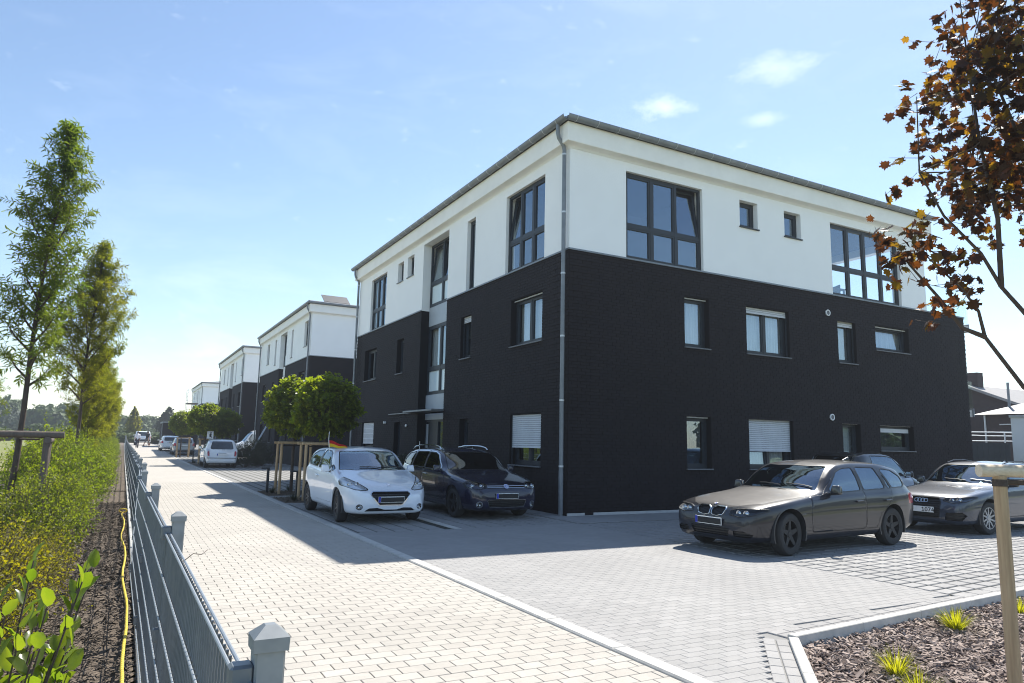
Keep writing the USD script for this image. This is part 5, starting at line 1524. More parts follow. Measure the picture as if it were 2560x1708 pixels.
q1 = [Polygon([(0, 0)] + [(.030 * math.cos(a), .030 * math.sin(a)) for a in np.linspace(k * math.pi / 2, (k + 1) * math.pi / 2, 8)]) for k in range(4)]
badge(put, root, vf, Point(0, 0).buffer(.036, 16), 0.008, 0, 0.722, 'plate_black', 'emblem_ring')
badge(put, root, vf, unary_union([q1[0], q1[2]]), 0.010, 0, 0.722, 'plate_white', 'emblem_field')
badge(put, root, vf, unary_union([q1[1], q1[3]]), 0.010, 0, 0.722, 'plate_blue', 'emblem_field')
put(root, 'antenna_fin', rounded([(3.55, 0, 1.40), (3.72, 0, 1.40), (3.70, 0, 1.45)], 0.022), 'paint_grey')
h = first_hit(vf, (1.08, -2, .60), (0, 1, 0))
put(root, 'side_indicator', rounded([(1.05, h[1], .60), (1.13, h[1], .605)], 0.012), 'lamp_lens')
h = first_hit(vf, (3.2, -2, .745), (0, 1, 0))
h = first_hit(vf, (1.70, .52, 3), (0, 0, -1))

# --- second grey car at the right edge
SAUDI = dict(L=4.31, W=1.785, r=0.32, axles=(0.86, 3.50), tumble=0.36, bow=(1.5, 4.0, 0.15, 0.08), n=96,
    zt=[(0, .50), (.02, .60), (.06, .685), (.16, .745), (.4, .80), (.8, .86), (1.2, .915), (1.36, .955), (1.80, 1.20), (2.08, 1.345), (2.3, 1.40), (2.7, 1.425), (3.2, 1.41), (3.7, 1.345), (3.95, 1.26), (4.12, 1.05), (4.22, .90), (4.28, .72), (4.31, .46)],
    zb=[(0, .32), (.03, .235), (.15, .18), (.8, .17), (3.6, .19), (4.15, .26), (4.31, .40)],
    hw=[(0, .54), (.02, .64), (.06, .72), (.15, .79), (.35, .845), (.7, .875), (1.2, .885), (3.5, .888), (3.9, .86), (4.15, .79), (4.27, .70), (4.31, .56)],
    zs=[(0, .46), (.06, .60), (.2, .69), (.6, .765), (1.2, .84), (1.8, .885), (2.6, .905), (3.5, .93), (4.0, .94), (4.2, .85), (4.31, .44)],
    paint='paint_steel', cabin=(1.25, 4.1), floor=0.48,
    side_windows=[[(1.74, .945), (2.14, 1.245), (2.36, 1.30), (2.58, 1.315), (2.62, .975)], [(2.72, .98), (2.68, 1.318), (3.20, 1.30), (3.34, 1.0)], [(3.42, 1.005), (3.29, 1.295), (3.60, 1.25), (3.80, 1.12), (3.72, 1.02)]],
    windscreen=[(1.55, -.72), (1.42, -.4), (1.39, 0), (1.42, .4), (1.55, .72), (2.14, .565), (2.07, .3), (2.05, 0), (2.07, -.3), (2.14, -.565)], ws_z=0.935,
    rear_window=[(-.56, .99), (.56, .99), (.48, 1.22), (-.48, 1.22)], rear_x=3.7,
    doors=[[(1.34, .32), (1.30, .62), (1.36, .89), (1.60, .915), (2.14, 1.28), (2.36, 1.333), (2.65, 1.35), (2.68, .8), (2.65, .32)], [(2.665, .32), (2.695, .8), (2.665, 1.352), (3.26, 1.335), (3.44, .96), (3.28, .70), (3.12, .54), (3.04, .32)]], handle_z=0.80,
    hood=[(.095, 0), (.11, -.40), (.20, -.56), (.5, -.72), (1.50, -.785), (1.40, -.4), (1.37, 0), (1.40, .4), (1.50, .785), (.5, .72), (.20, .56), (.11, .40)], hood_z=0.60,
    lamps=[('headlight', [[(.41, .645), (.43, .705), (.62, .735), (.84, .745), (.845, .70), (.78, .635), (.6, .61)]], (0, 0.66), 'lens'),
           ('tail_light', [[(.5, .78), (.86, .78), (.86, .92), (.56, .92)]], (3.9, 5), 'lamp_red')],
    bulbs=(0.35, 0.62), lamp_inside='rim_alloy',
    grilles=[('grille', [[(-.33, .70), (.33, .70), (.37, .62), (.33, .32), (-.33, .32), (-.37, .62)]], ('trim_black', 0.012), 9), ('side_intake', [[(.44, .28), (.47, .42), (.74, .44), (.79, .38), (.72, .27)], mir([(.44, .28), (.47, .42), (.74, .44), (.79, .38), (.72, .27)])], None, 3)],
    plates=[(True, (.52, .11), 0.46, '1074')], rim='rim_alloy', spokes=10, mirror=(1.78, .98), mirror_paint='paint_black', seats=[(2.05, 1.28), (2.85, 1.22)], dash=1.65, dash_z=0.91, dash_mat='seat_light', steer=-5, wheel_in=0.12,
    wipers=[((1.54, .30), (1.48, -.15)), ((1.54, -.22), (1.60, -.66))])
root, put, vf, _c = make_car(SAUDI, 'silver_grey_car', 'shiny steel grey car at the right edge behind the wooden stake', (5.35 + 2.155, -4.72, 0.0), 3.0)
for k in range(4):
    cxk = (k - 1.5) * 0.062
    ringp = Point(cxk, 0).buffer(.042, 16).difference(Point(cxk, 0).buffer(.034, 16))
    badge(put, root, vf, ringp, 0.012 + 0.0015 * (k % 2), 0, 0.63, 'chrome', 'emblem_ring')
for sd in (-1, 1):
    put(root, 'roof_rail', tube([(2.20, .565 * sd, 1.37), (2.5, .575 * sd, 1.425), (3.0, .58 * sd, 1.43), (3.5, .57 * sd, 1.375), (3.62, .565 * sd, 1.34)], 0.012, 8), 'trim_black')
put(root, 'antenna_fin', rounded([(3.45, 0, 1.375), (3.60, 0, 1.36), (3.58, 0, 1.41)], 0.02), 'paint_steel')

# --- tiny two seater behind the grey estate
SSMART = dict(sub=2, L=2.70, W=1.60, r=0.29, axles=(0.42, 2.29), tumble=0.26, bow=(0.75, 2.5, 0.12, 0.06), n=80,
    zt=[(0, .55), (.03, .68), (.10, .80), (.25, .90), (.42, .99), (.52, 1.05), (.80, 1.29), (1.02, 1.44), (1.25, 1.51), (1.6, 1.54), (2.1, 1.53), (2.38, 1.47), (2.52, 1.25), (2.62, .95), (2.68, .70), (2.70, .5)],
    zb=[(0, .36), (.05, .25), (.3, .2), (2.3, .22), (2.6, .30), (2.70, .42)],
    hw=[(0, .48), (.03, .60), (.12, .70), (.3, .755), (.6, .775), (2.2, .785), (2.5, .74), (2.65, .62), (2.70, .5)],
    zs=[(0, .5), (.1, .72), (.3, .83), (.6, .92), (1.2, .97), (2.0, 1.0), (2.4, .98), (2.6, .8), (2.70, .48)],
    paint='paint_black', door_paint='paint_white', cabin=(.45, 2.5), floor=0.45,
    side_windows=[[(.80, 1.02), (1.12, 1.39), (1.30, 1.43), (1.98, 1.44), (2.02, 1.05)], [(.66, 1.0), (.78, 1.02), (1.06, 1.36)]],
    windscreen=[(.66, -.64), (.55, -.35), (.53, 0), (.55, .35), (.66, .64), (1.08, .54), (1.02, .3), (1.0, 0), (1.02, -.3), (1.08, -.54)], ws_z=1.0,
    rear_window=[(-.54, 1.05), (.54, 1.05), (.50, 1.42), (-.50, 1.42)], rear_x=2.2,
    doors=[[(.62, .38), (.58, .80), (.62, .965), (1.95, 1.01), (2.04, .9), (2.0, .55), (1.86, .38)]], handle_z=0.86,
    lamps=[('headlight', [[(.42, .72), (.45, .82), (.58, .88), (.70, .86), (.70, .74), (.56, .69)]], (0, 0.5), 'lens'), ('tail_light', [[(.55, .75), (.74, .75), (.74, .95), (.58, .95)]], (2.3, 3), 'lamp_red')],
    grilles=[('grille', [[(-.30, .40), (-.34, .52), (.34, .52), (.30, .40)]], None, 3)], rim='rim_alloy', spokes=6, mirror=(.86, 1.02), mirror_paint='paint_black', seats=[(1.2, 1.36)], dash=0.85, dash_z=1.0, plates=[(True, (.52, .11), 0.34, 'black')])
make_car(SSMART, 'two_seater_car', 'tiny black two seater with white door behind the dusty grey estate', (7.10, -2.35, 0.03), 180)

# --- rounded white hatchback seen from behind
SMICRA = dict(sub=2, L=3.72, W=1.66, r=0.29, axles=(0.66, 3.09), tumble=0.36, bow=(1.3, 3.5, 0.16, 0.16), n=84,
    zt=[(0, .50), (.03, .64), (.12, .76), (.4, .88), (.8, .97), (.98, 1.01), (1.4, 1.27), (1.65, 1.42), (1.95, 1.51), (2.4, 1.54), (2.9, 1.51), (3.25, 1.43), (3.42, 1.32), (3.53, 1.08), (3.62, .90), (3.69, .70), (3.72, .48)],
    zb=[(0, .36), (.05, .24), (.3, .19), (3.1, .2), (3.55, .23), (3.68, .27), (3.72, .34)],
    hw=[(0, .42), (.04, .58), (.15, .70), (.4, .785), (.8, .82), (2.8, .83), (3.2, .82), (3.5, .775), (3.64, .70), (3.70, .60), (3.72, .48)],
    zs=[(0, .46), (.1, .66), (.4, .80), (1.0, .92), (2.0, .96), (3.0, .99), (3.4, .96), (3.6, .82), (3.72, .44)],
    paint='paint_offwhite', cabin=(1.0, 3.5), floor=0.5,
    side_windows=[[(1.40, 1.0), (1.82, 1.37), (2.15, 1.43), (2.18, 1.02)], [(2.27, 1.025), (2.25, 1.435), (2.85, 1.41), (3.12, 1.25), (3.0, 1.05)]],
    windscreen=[(1.18, -.66), (1.03, -.35), (1.0, 0), (1.03, .35), (1.18, .66), (1.72, .53), (1.62, 0), (1.72, -.53)], ws_z=0.99,
    rear_window=[(-.56, 1.0), (.56, 1.0), (.47, 1.37), (-.47, 1.37)], rear_x=3.1,
    doors=[[(1.12, .34), (1.1, .9), (1.4, .96), (1.80, 1.40), (2.20, 1.465), (2.24, .9), (2.2, .34)], [(2.215, .34), (2.255, .9), (2.21, 1.467), (2.85, 1.44), (3.12, 1.0), (2.8, .6), (2.65, .34)]], handle_z=0.88,
    lamps=[('tail_light', [[(.60, .62), (.70, .60), (.735, .80), (.70, .90), (.62, .88)]], (3.2, 4), 'lamp_red'), ('headlight', [[(.45, .66), (.5, .8), (.66, .85), (.76, .8), (.7, .66)]], (0, .6), 'lens')],
    plates=[(False, (.52, .11), 0.70, 'blank')], rim='rim_alloy', spokes=6, mirror=(1.40, 1.03), mirror_paint='paint_offwhite', seats=[(1.65, 1.36), (2.45, 1.26)], dash=1.3, dash_z=0.98)
root, put, vf, _c = make_car(SMICRA, 'white_compact_car', 'rounded white compact car seen from behind with dark bumper strip', (-4.2, 27.0 + 1.86, float(G(28))), -90)
put(root, 'bumper_strip', (_c.loft(-0.012) - _c.loft(0.01)) ^ front_prism(sbox(-.72, .505, .72, .535), 0, 3.2, 4), 'trim_black')
put(root, 'plate_lamp', box(3.70, 3.712, -.2, .2, .775, .79), 'trim_black')

# --- silver estate seen from behind
def estate(paint_, **k):
    S = dict(SGOLF); S.update(sub=2, n=60, paint=paint_, chrome_line=False, glass='car_glass_dark', handle=paint_, grilles=[], hood_z=0.6,
        plates=[(False, (.52, .11), 0.80, 'blank')], lamps=[('tail_light', [[(.60, .74), (.88, .74), (.88, .98), (.66, .98)]], (4.0, 5), 'lamp_red'), SGOLF['lamps'][0]])
    S.update(k)
    return S
root, put, vf, _c = make_car(estate('paint_silver'), 'silver_estate_car', 'silver estate car with red tail lights parked farther down the road', (-4.30, 52.3 + 2.26, float(G(54))), -90)
put(root, 'bumper_strip', (_c.loft(-0.012) - _c.loft(0.01)) ^ front_prism(sbox(-.8, .40, .8, .43), 0, 4, 5), 'trim_black')
root, put, vf, _c = make_car(estate('paint_offwhite'), 'pale_estate_car', 'pale estate car with roof bars beyond the silver one', (-4.85, 61.6 + 2.26, float(G(63))), -90)
for x in (2.5, 3.4):
    put(root, 'roof_bar', tube([(x, -.66, 1.50), (x, .66, 1.50)], 0.02, 6), 'plastic_dark')
for sd in (-1, 1):
    put(root, 'roof_rail', tube([(2.2, .60 * sd, 1.43), (2.6, .6 * sd, 1.50), (3.6, .6 * sd, 1.49), (3.95, .6 * sd, 1.40)], 0.014, 6), 'plastic_dark')

# --- boxy white off-roader on the road
SSUV = dict(SMICRA); SSUV.update(L=4.5, W=1.85, r=0.36, axles=(0.85, 3.55), tumble=0.2, bow=(1.5, 4.3, 0.1, 0.05),
    zt=[(0, .7), (.05, .95), (.2, 1.05), (1.1, 1.12), (1.3, 1.16), (1.75, 1.55), (2.0, 1.68), (2.4, 1.74), (3.6, 1.74), (4.2, 1.70), (4.34, 1.62), (4.42, 1.2), (4.47, .9), (4.5, .6)],
    zb=[(0, .5), (.1, .36), (.4, .3), (4.2, .32), (4.5, .5)], hw=[(0, .6), (.06, .75), (.2, .86), (.6, .91), (3.8, .92), (4.2, .90), (4.42, .84), (4.5, .7)],
    zs=[(0, .65), (.1, .85), (.4, 1.0), (1.2, 1.06), (3.8, 1.12), (4.3, 1.1), (4.45, .85), (4.5, .55)], paint='paint_white', cabin=(1.3, 4.3), floor=.6,
    side_windows=[[(1.75, 1.14), (2.1, 1.56), (2.5, 1.6), (2.52, 1.15)], [(2.62, 1.155), (2.6, 1.6), (3.4, 1.6), (3.45, 1.17)], [(3.54, 1.17), (3.5, 1.6), (4.1, 1.56), (4.15, 1.2)]],
    windscreen=[(1.45, -.75), (1.34, 0), (1.45, .75), (2.0, .64), (1.92, 0), (2.0, -.64)], ws_z=1.13, rear_window=[(-.66, 1.16), (.66, 1.16), (.60, 1.58), (-.60, 1.58)], rear_x=4.0,
    doors=[[(1.4, .5), (1.4, 1.1), (2.06, 1.6), (2.55, 1.64), (2.57, .5)], [(2.585, .5), (2.57, 1.64), (3.46, 1.64), (3.5, 1.1), (3.2, .5)]], handle_z=1.0,
    lamps=[('tail_light', [[(.70, .80), (.86, .80), (.86, 1.12), (.74, 1.12)]], (4.0, 5), 'lamp_red'), ('headlight', [[(.5, .8), (.5, .95), (.8, .95), (.8, .8)]], (0, .5), 'lens')],
    plates=[(False, (.52, .11), 0.85, 'blank')], mirror=(1.85, 1.2), seats=[(2.05, 1.6), (3.0, 1.5)], dash=1.75, dash_z=1.12)
root, put, vf, _c = make_car(SSUV, 'white_offroader', 'boxy white off-road car standing at the far end of the road', (-6.72, 85.4 + 2.25, float(G(87))), -90)
put(root, 'rear_bumper', (_c.loft(-0.03) - _c.loft(0.02)) ^ front_prism(sbox(-.84, .5, .84, .72), 0.02, 4.1, 5), 'plastic_dark')

# --- delivery van in the gap between the buildings
SVAN = dict(SSUV); SVAN.update(L=5.2, W=1.95, r=0.34, axles=(0.9, 4.2), tumble=0.12, bow=(1.0, 5, 0.12, 0.03),
    zt=[(0, .7), (.05, .9), (.2, 1.05), (.6, 1.2), (.8, 1.3), (1.35, 1.95), (1.6, 2.15), (1.9, 2.24), (3, 2.26), (5.0, 2.25), (5.12, 2.18), (5.16, 1.6), (5.19, 1.0), (5.2, .6)],
    zb=[(0, .45), (.1, .3), (.4, .25), (4.9, .28), (5.2, .45)], hw=[(0, .65), (.06, .8), (.2, .9), (.6, .95), (4.8, .96), (5.1, .93), (5.2, .8)],
    zs=[(0, .65), (.1, .85), (.4, 1.0), (.8, 1.12), (1.2, 1.15), (4.8, 1.15), (5.1, 1.1), (5.2, .55)], paint='paint_white', cabin=(.95, 5.0),
    side_windows=[[(1.08, 1.2), (1.5, 1.85), (2.05, 1.88), (2.05, 1.22)]], windscreen=[(.92, -.8), (.80, 0), (.92, .8), (1.55, .74), (1.45, 0), (1.55, -.74)], ws_z=1.2,
    rear_window=[(-.7, 1.3), (.7, 1.3), (.66, 1.9), (-.66, 1.9)], rear_x=4.9, doors=[[(.95, .4), (.92, 1.15), (1.5, 1.93), (2.12, 1.96), (2.15, .4)]], handle_z=1.05, mirror=(1.2, 1.35), seats=[(1.5, 1.7)], dash=1.2, dash_z=1.2,
    lamps=[('headlight', [[(.5, .8), (.55, 1.0), (.85, 1.05), (.88, .85)]], (0, .7), 'lens'), ('tail_light', [[(.82, .9), (.94, .9), (.94, 1.4), (.84, 1.4)]], (4.8, 5.5), 'lamp_red')])
root, put, vf, _c = make_car(SVAN, 'delivery_van', 'white delivery van standing between the second and third building', (-1.05 + 2.6, 49.3, float(G(49))), 0, cat='van')
x = 2.35
for i, w in enumerate([.16, .1, .14, .08, .2, .14, .12, .17, .1, .15]):     # unreadable dark lettering high on its side
    h = first_hit(vf, (x + w / 2, -2, 1.88), (0, 1, 0))
    put(root, 'lettering', box(x, x + w * .8, h[1] - 0.004, h[1] + .02, 1.80, 1.96), 'plate_blue', False)
    x += w + (.05 if i != 3 else .12)

# --- flag on the hatchback's window
fl = thing('car_flag', 'black red and gold flag on a white stick at the white hatchback window', 'flag', (-5.03, 1.62, 1.30))
part(fl, 'stick', tube([(0.03, 0, 0.02), (0, 0, 0.28), (0, 0.0, 0.46)], 0.006, 8), 'plate_white')
for k, mt_ in enumerate((('flag_gold', (0.75, 0.50, 0.02)), ('flag_red', (0.50, 0.012, 0.015)), ('flag_black', (0.012, 0.012, 0.012)))):
    pmat(mt_[0], mt_[1], 0.8, trans=(0.35, (1, 1, 1)))
    n = 14
    V = []
    for j in range(2):
        for i in range(n):
            t = i / (n - 1)
            zc = 0.13 + (k + j) * 0.072 * (1 - 0.45 * t) + 0.0 * t
            V.append((0.006 + 0.42 * t, 0.02 * math.sin(7 * t + 0.6) * t + 0.03 * t, zc - 0.02 * t - 0.05 * t * t * (k + j) / 2.0 + 0.012 * math.sin(9 * t)))
    F = [(i, i + 1, n + i + 1) for i in range(n - 1)] + [(i, n + i + 1, n + i) for i in range(n - 1)]
    part(fl, 'stripe', tm(V, F), mt_[0], True)

# ------------------------------------------------------------------ wire fence along the road
PY = [-14.66, -12.16, -9.70, -7.22, -4.62, -2.05] + [0.5 + 2.52 * k for k in range(34)]
def fx(y):
    if y < -4.7:
        return -8.662 - 0.045 * np.clip((y + 12) / 8.6, 0, 1)
    t = np.clip((y + 4.6) / 2.5, 0, 1)
    return -8.705 + 0.06 * t
fence = thing('wire_fence', 'galvanised double wire fence with capped square posts running along the road', 'fence')
def post_mesh(x, y, h):
    z = float(G(y))
    b = bbox(x - 0.03, x + 0.03, y - 0.02, y + 0.02, z - 0.2, z + h, 0.004)
    return b
for k, y in enumerate(PY):
    x = fx(y) + 0.045
    z = float(G(y))
    w = 0.029
    pp = part(fence, 'post', bbox(x - w, x + w, y - w, y + w, z - 0.15, z + 1.165, 0.004), 'galvanised', label='nearest square fence post with a pointed cap' if k == 1 else None)
    c = mt(Manifold.hull_points(np.array([(x + a * (w + .005), y + b * (w + .005), z + 1.158) for a in (-1, 1) for b in (-1, 1)] + [(x + a * (w + .006), y + b * (w + .006), z + 1.184) for a in (-1, 1) for b in (-1, 1)] + [(x + a * .010, y + b * .010, z + 1.205) for a in (-1, 1) for b in (-1, 1)])))
    part(pp, 'cap', c, 'galvanised')
    for zc in (1.105, 0.62, 0.15):
        part(pp, 'clamp', bbox(x - w - 0.045, x - w + 0.002, y - 0.022, y + 0.022, z + zc - 0.035, z + zc + 0.03, 0.006), 'zinc')
HZ = (0.10, 0.30, 0.50, 0.70, 0.90, 1.10)
for k in range(len(PY) - 1):
    y0, y1 = PY[k] + 0.008, PY[k + 1] - 0.008
    x0, x1, z0, z1 = fx(PY[k]), fx(PY[k + 1]), float(G(y0)), float(G(y1))
    pn = group_part(fence, 'fence_panel')
    n = 4 if k > 8 else 8
    for h in HZ:
        for s in (-0.0105, 0.0105):
            part(pn, 'rod', tube([(x0 + s, y0, z0 + h), (x1 + s, y1, z1 + h)], 0.0046 if k < 9 else 0.005, n), 'rod')
    vs = []
    m = 50
    for i in range(m):
        t = (i + 0.5) / m
        x, y, z = x0 + (x1 - x0) * t, y0 + (y1 - y0) * t, z0 + (z1 - z0) * t
        q = tube([(x, y, z + 0.05), (x, y, z + 1.103)], 0.0036 if k < 9 else 0.004, 6 if k < 4 else 4)
        if k in (0, 1, 2, 3, 4):
            part(pn, 'upright_wire', q, 'wire')
        else:
            vs.append(q)
    if vs:
        part(pn, 'upright_wires', cat_(vs), 'wire', kind='stuff')
# yellow hose lying along the foot of the fence
ys = np.arange(-13.2, 2.6, 0.12)
r_ = np.random.default_rng(5)
hx = -8.745 + 0.022 * np.sin(ys * 1.7) + np.cumsum(r_.normal(0, 0.003, len(ys))) * 0.5
hz = 0.035 + 0.02 * np.abs(np.sin(ys * 0.9)) + G(ys)
pts = np.stack([hx, ys, hz], 1)
loop = [(-8.78 - 0.07 * math.sin(a), 2.7 + 0.1 * math.cos(a), 0.06 + 0.09 * (1 - math.cos(a)) / 2) for a in np.linspace(0, 2 * math.pi, 14)]
solo('hose', tube(np.vstack([pts, loop]), 0.012, 8), 'hose_yellow', 'yellow hose lying along the foot of the wire fence', 'hose', smooth=True)
stick = solo('twig', tube([(-8.665, -10.62, 1.10), (-8.63, -10.60, 1.125), (-8.60, -10.605, 1.12), (-8.575, -10.58, 1.135)], [0.002, 0.0016, 0.0014, 0.001], 5), 'twig', 'tiny dry twig caught on the top rod of the wire fence', 'twig')

# ------------------------------------------------------------------ tree stakes, bollards, signs
def stake_frame(name, label, posts, bars, h, r=0.04, mat='stake_wood', loc=(0, 0, 0), group=None, barmat=None, straps=()):
    t = thing(name, label, 'tree stake', loc, 0, group)
    for (x, y) in posts:
        part(t, 'post', tube([(x, y, -0.3), (x, y, h * .5), (x, y, h)], [r, r * .98, r * .96], 12), mat, 50)
    for (p, q) in bars:
        part(t, 'crossbar', tube([p, (np.array(p) + np.array(q)) / 2, q], r * .98, 12), barmat or mat, 50)
    for (p, q) in straps:
        part(t, 'strap', tube([p, q], 0.014, 6), 'strap_dark')
    return t
stake_frame('tree_stake', 'grey weathered stake frame round the nearest young tree on the left', [(-9.89, -1.12), (-9.93, -0.35), (-11.1, -1.12), (-11.1, -0.35)],
            [((-9.68, -1.12, 1.57), (-11.3, -1.12, 1.57)), ((-9.91, -0.2, 1.49), (-9.88, -1.2, 1.49))], 1.54, 0.05, 'stake_grey', straps=[((-10.3, -0.7, 1.5), (-10.0, -1.08, 1.5))])
def globe_stakes(label, cx, cy, h=1.5):
    g = float(G(cy))
    dx, dy = 0.42, 0.30
    stake_frame('tree_stake', label, [(cx - dx, cy - dy), (cx - dx, cy + dy), (cx + dx, cy - dy), (cx + dx, cy + dy)],
                [((cx - dx - .1, cy - dy, h - .02), (cx + dx + .1, cy - dy, h - .02)), ((cx - dx - .1, cy + dy, h - .02), (cx + dx + .1, cy + dy, h - .02))], h - .05, 0.042, loc=(0, 0, g),
                straps=[((cx, cy, h - .1), (cx - dx, cy - dy, h - .1)), ((cx, cy, h - .1), (cx + dx, cy + dy, h - .1))])
globe_stakes('wooden stake frame of the farther ball tree behind the white hatchback', -4.38, 8.20)
globe_stakes('wooden stake frame of the nearer ball tree behind the white hatchback', -4.22, 5.75)
globe_stakes('wooden stake frame with the white sign beside the rounded compact car', -4.45, 32.2)
globe_stakes('far stake frame between the compact car and the silver estate', -4.75, 47.2)
t = stake_frame('tree_stake', 'round wooden stake with crossbar in front of the maple at the right edge', [(-3.27, -10.80), (-1.75, -11.63)], [((-3.40, -10.73, 1.455), (-1.55, -11.74, 1.455))], 1.42, 0.046, barmat='stake_wood_pale')
part(t, 'strap', tube([(-3.27, -10.80, 1.375), (-1.5, -11.0, 1.36)], 0.022, 6), 'strap_dark')
part(t, 'strap', tube([(-3.27, -10.80, 1.345), (-3.27, -10.80, 1.395)], 0.050, 12), 'strap_dark')

sg = thing('sign', 'small white notice board with a dark figure above the stakes by the compact car', 'sign', (-4.55, 30.2, float(G(30))))
part(sg, 'board', bbox(-0.17, 0.17, -0.012, 0.012, 1.52, 1.95, 0.004), 'window_white')
part(sg, 'pictogram', tm(*(lambda m: (np.stack([m.vertices[:, 0], -0.014 - m.vertices[:, 2], m.vertices[:, 1]], 1), m.faces))(extrude(affinity.translate(unary_union([Point(0.03, .30).buffer(.035), Polygon([(-.03, .03), (.02, .05), (.06, .0), (.10, .02), (.06, .12), (.08, .24), (-.0, .26), (-.05, .18)])]), 0, 1.57), 0.003))), 'plate_black')
part(sg, 'post', cyl((0.0, 0.03, -0.2), (0, 0.03, 1.9), 0.02, 8), 'zinc')

def bollard(x, y, label, side=-1):
    t = thing('bollard_light', label, 'bollard light', (x, y, float(G(y))))
    part(t, 'post', bbox(-0.035, 0.035, -0.035, 0.035, -0.1, 0.70, 0.004), 'anthracite')
    part(t, 'lamp_head', bbox(-0.20, 0.036, -0.05, 0.05, 0.703, 0.745, 0.004), 'anthracite')
bollard(-5.05, 8.40, 'slim dark bollard light in the farther bed behind the white hatchback')
bollard(-4.66, 6.20, 'slim dark bollard light in the nearer bed behind the white hatchback')
bollard(-5.0, 34.5, 'slim dark bollard light beside the stakes with the white sign')

# ladder leaning on the second building
lad = thing('ladder', 'aluminium ladder leaning on the second building', 'ladder')
A0, A1 = np.array([-0.98, 39.6, 0.33]), np.array([0.24, 39.6, 2.75])
for dy in (0.0, 0.38):
    part(lad, 'rail', cat_([tube([A0 + [0, dy, 0], A1 + [0, dy, 0]], 0.032, 6)]), 'aluminium')
for i in range(8):
    q = A0 + (A1 - A0) * (i + 0.7) / 8.4
    part(lad, 'rung', cyl(q, q + np.array([0, .38, 0]), 0.016, 6), 'aluminium')

# scaffolding at the farthest building
sc = thing('scaffold', 'white metal scaffold tower at the corner of the farthest building', 'scaffold', (-1.55, 93.2, float(G(94))))
for x in (0, 1.35):
    for y in (0, 2.4):
        part(sc, 'pole', cyl((x, y, 0), (x, y, 7.6), 0.03, 6), 'zinc_bright')
for z in (1.9, 3.8, 5.6):
    part(sc, 'platform', box(-0.05, 1.4, -0.05, 2.45, z, z + 0.14), 'stake_grey')
for z in (2.4, 2.9, 4.3, 4.8, 6.1, 6.6, 7.1, 7.5):
    part(sc, 'guard_rail', cyl((0, 0, z), (1.35, 0, z), 0.024, 6), 'zinc_bright')
    part(sc, 'guard_rail', cyl((0, 0, z), (0, 2.4, z), 0.024, 6), 'zinc_bright')

# dark flat roofed garage at the end of the road
gz0 = float(G(77))
ga = thing('garage', 'flat roofed dark brick garage at the end of the road', 'garage', (-5.0, 76.2, gz0))
part(ga, 'brick_wall', box(0, 3.6, 0, 7, -0.3, 2.72), 'far_brick')
part(ga, 'roof_edge', box(-0.06, 3.66, -0.06, 7.06, 2.724, 2.88), 'zinc')
part(ga, 'downpipe', cyl((-0.06, 0.3, 0), (-0.06, 0.3, 2.7), 0.05, 8), 'zinc')

# houses beyond the right edge of the building
pmat('house_brick', (0.050, 0.036, 0.036), 0.85, (0.036, 0.027, 0.028), scale=4, spec=0.2)
pmat('house_roof', (0.20, 0.19, 0.185), 0.6, (0.25, 0.24, 0.23), scale=3, stretch=(1, 6, 1))
hA = thing('brick_house', 'dark brick house with grey gable roof and chimney behind the balconies', 'house')
yr, ye = 11.0, 7.4
sec = Polygon([(4.5, 0), (4.5, 4.0), (ye, 4.0), (yr, 5.75), (14.4, 4.0), (14.4, 0)])
sec = Polygon([(7.3, 0), (7.3, 3.95), (10.9, 5.5), (14.5, 3.95), (14.5, 0)])
m = extrude(sec, 9.0); v = np.array(m.vertices)
part(hA, 'brick_wall', tm(np.stack([36 + v[:, 2], v[:, 0], v[:, 1]], 1), m.faces), 'house_brick')
for s in (-1, 1):
    b = np.array([(35.7, 10.9, 5.56), (45.3, 10.9, 5.56), (45.3, 10.9 + s * 4.1, 3.80), (35.7, 10.9 + s * 4.1, 3.80)])
    m = mt(Manifold.hull_points(np.vstack([b, b + [0, 0, 0.16]])))
    part(hA, 'roof', m, 'house_roof')
part(hA, 'chimney', box(36.6, 37.2, 10.6, 11.2, 5.0, 6.5), 'house_brick')
hB = thing('brick_house', 'low dark brick house with light grey roof and thin flue at the right edge', 'house')
part(hB, 'brick_wall', box(33.0, 41, -8, 8.55, 0, 3.70), 'house_brick')
b = [(32.6, -8.3, 3.72), (32.6, 8.9, 3.72), (41.3, 8.9, 3.72), (41.3, -8.3, 3.72), (36, -5, 4.75), (36, 6.6, 4.75)]
part(hB, 'roof', mt(Manifold.hull_points(np.array(b))), 'house_roof')
part(hB, 'flue', cyl((34.2, 7.75, 4.0), (34.2, 7.75, 5.55), 0.07, 8), 'zinc')
part(hB, 'downpipe', cyl((32.9, 8.4, 0), (32.9, 8.4, 3.7), 0.05, 8), 'zinc_bright')
for z in (3.15, 2.75):
    part(hB, 'shutter_rail', box(32.95, 32.99, 5.6, 7.7, z, z + 0.06), 'zinc_bright')
pmat('garage_render', (0.62, 0.65, 0.70), 0.85)
gr = thing('garage', 'pale rendered garage box behind the steel grey car', 'garage')
part(gr, 'wall', box(21.9, 27, -5, 1.62, 0, 3.02), 'garage_render')
part(gr, 'roof_edge', box(21.86, 27.04, -5.04, 1.66, 3.022, 3.12), 'zinc_bright')
df = thing('board_fence', 'dark board fence between the building and the pale garage', 'fence')
n = 22
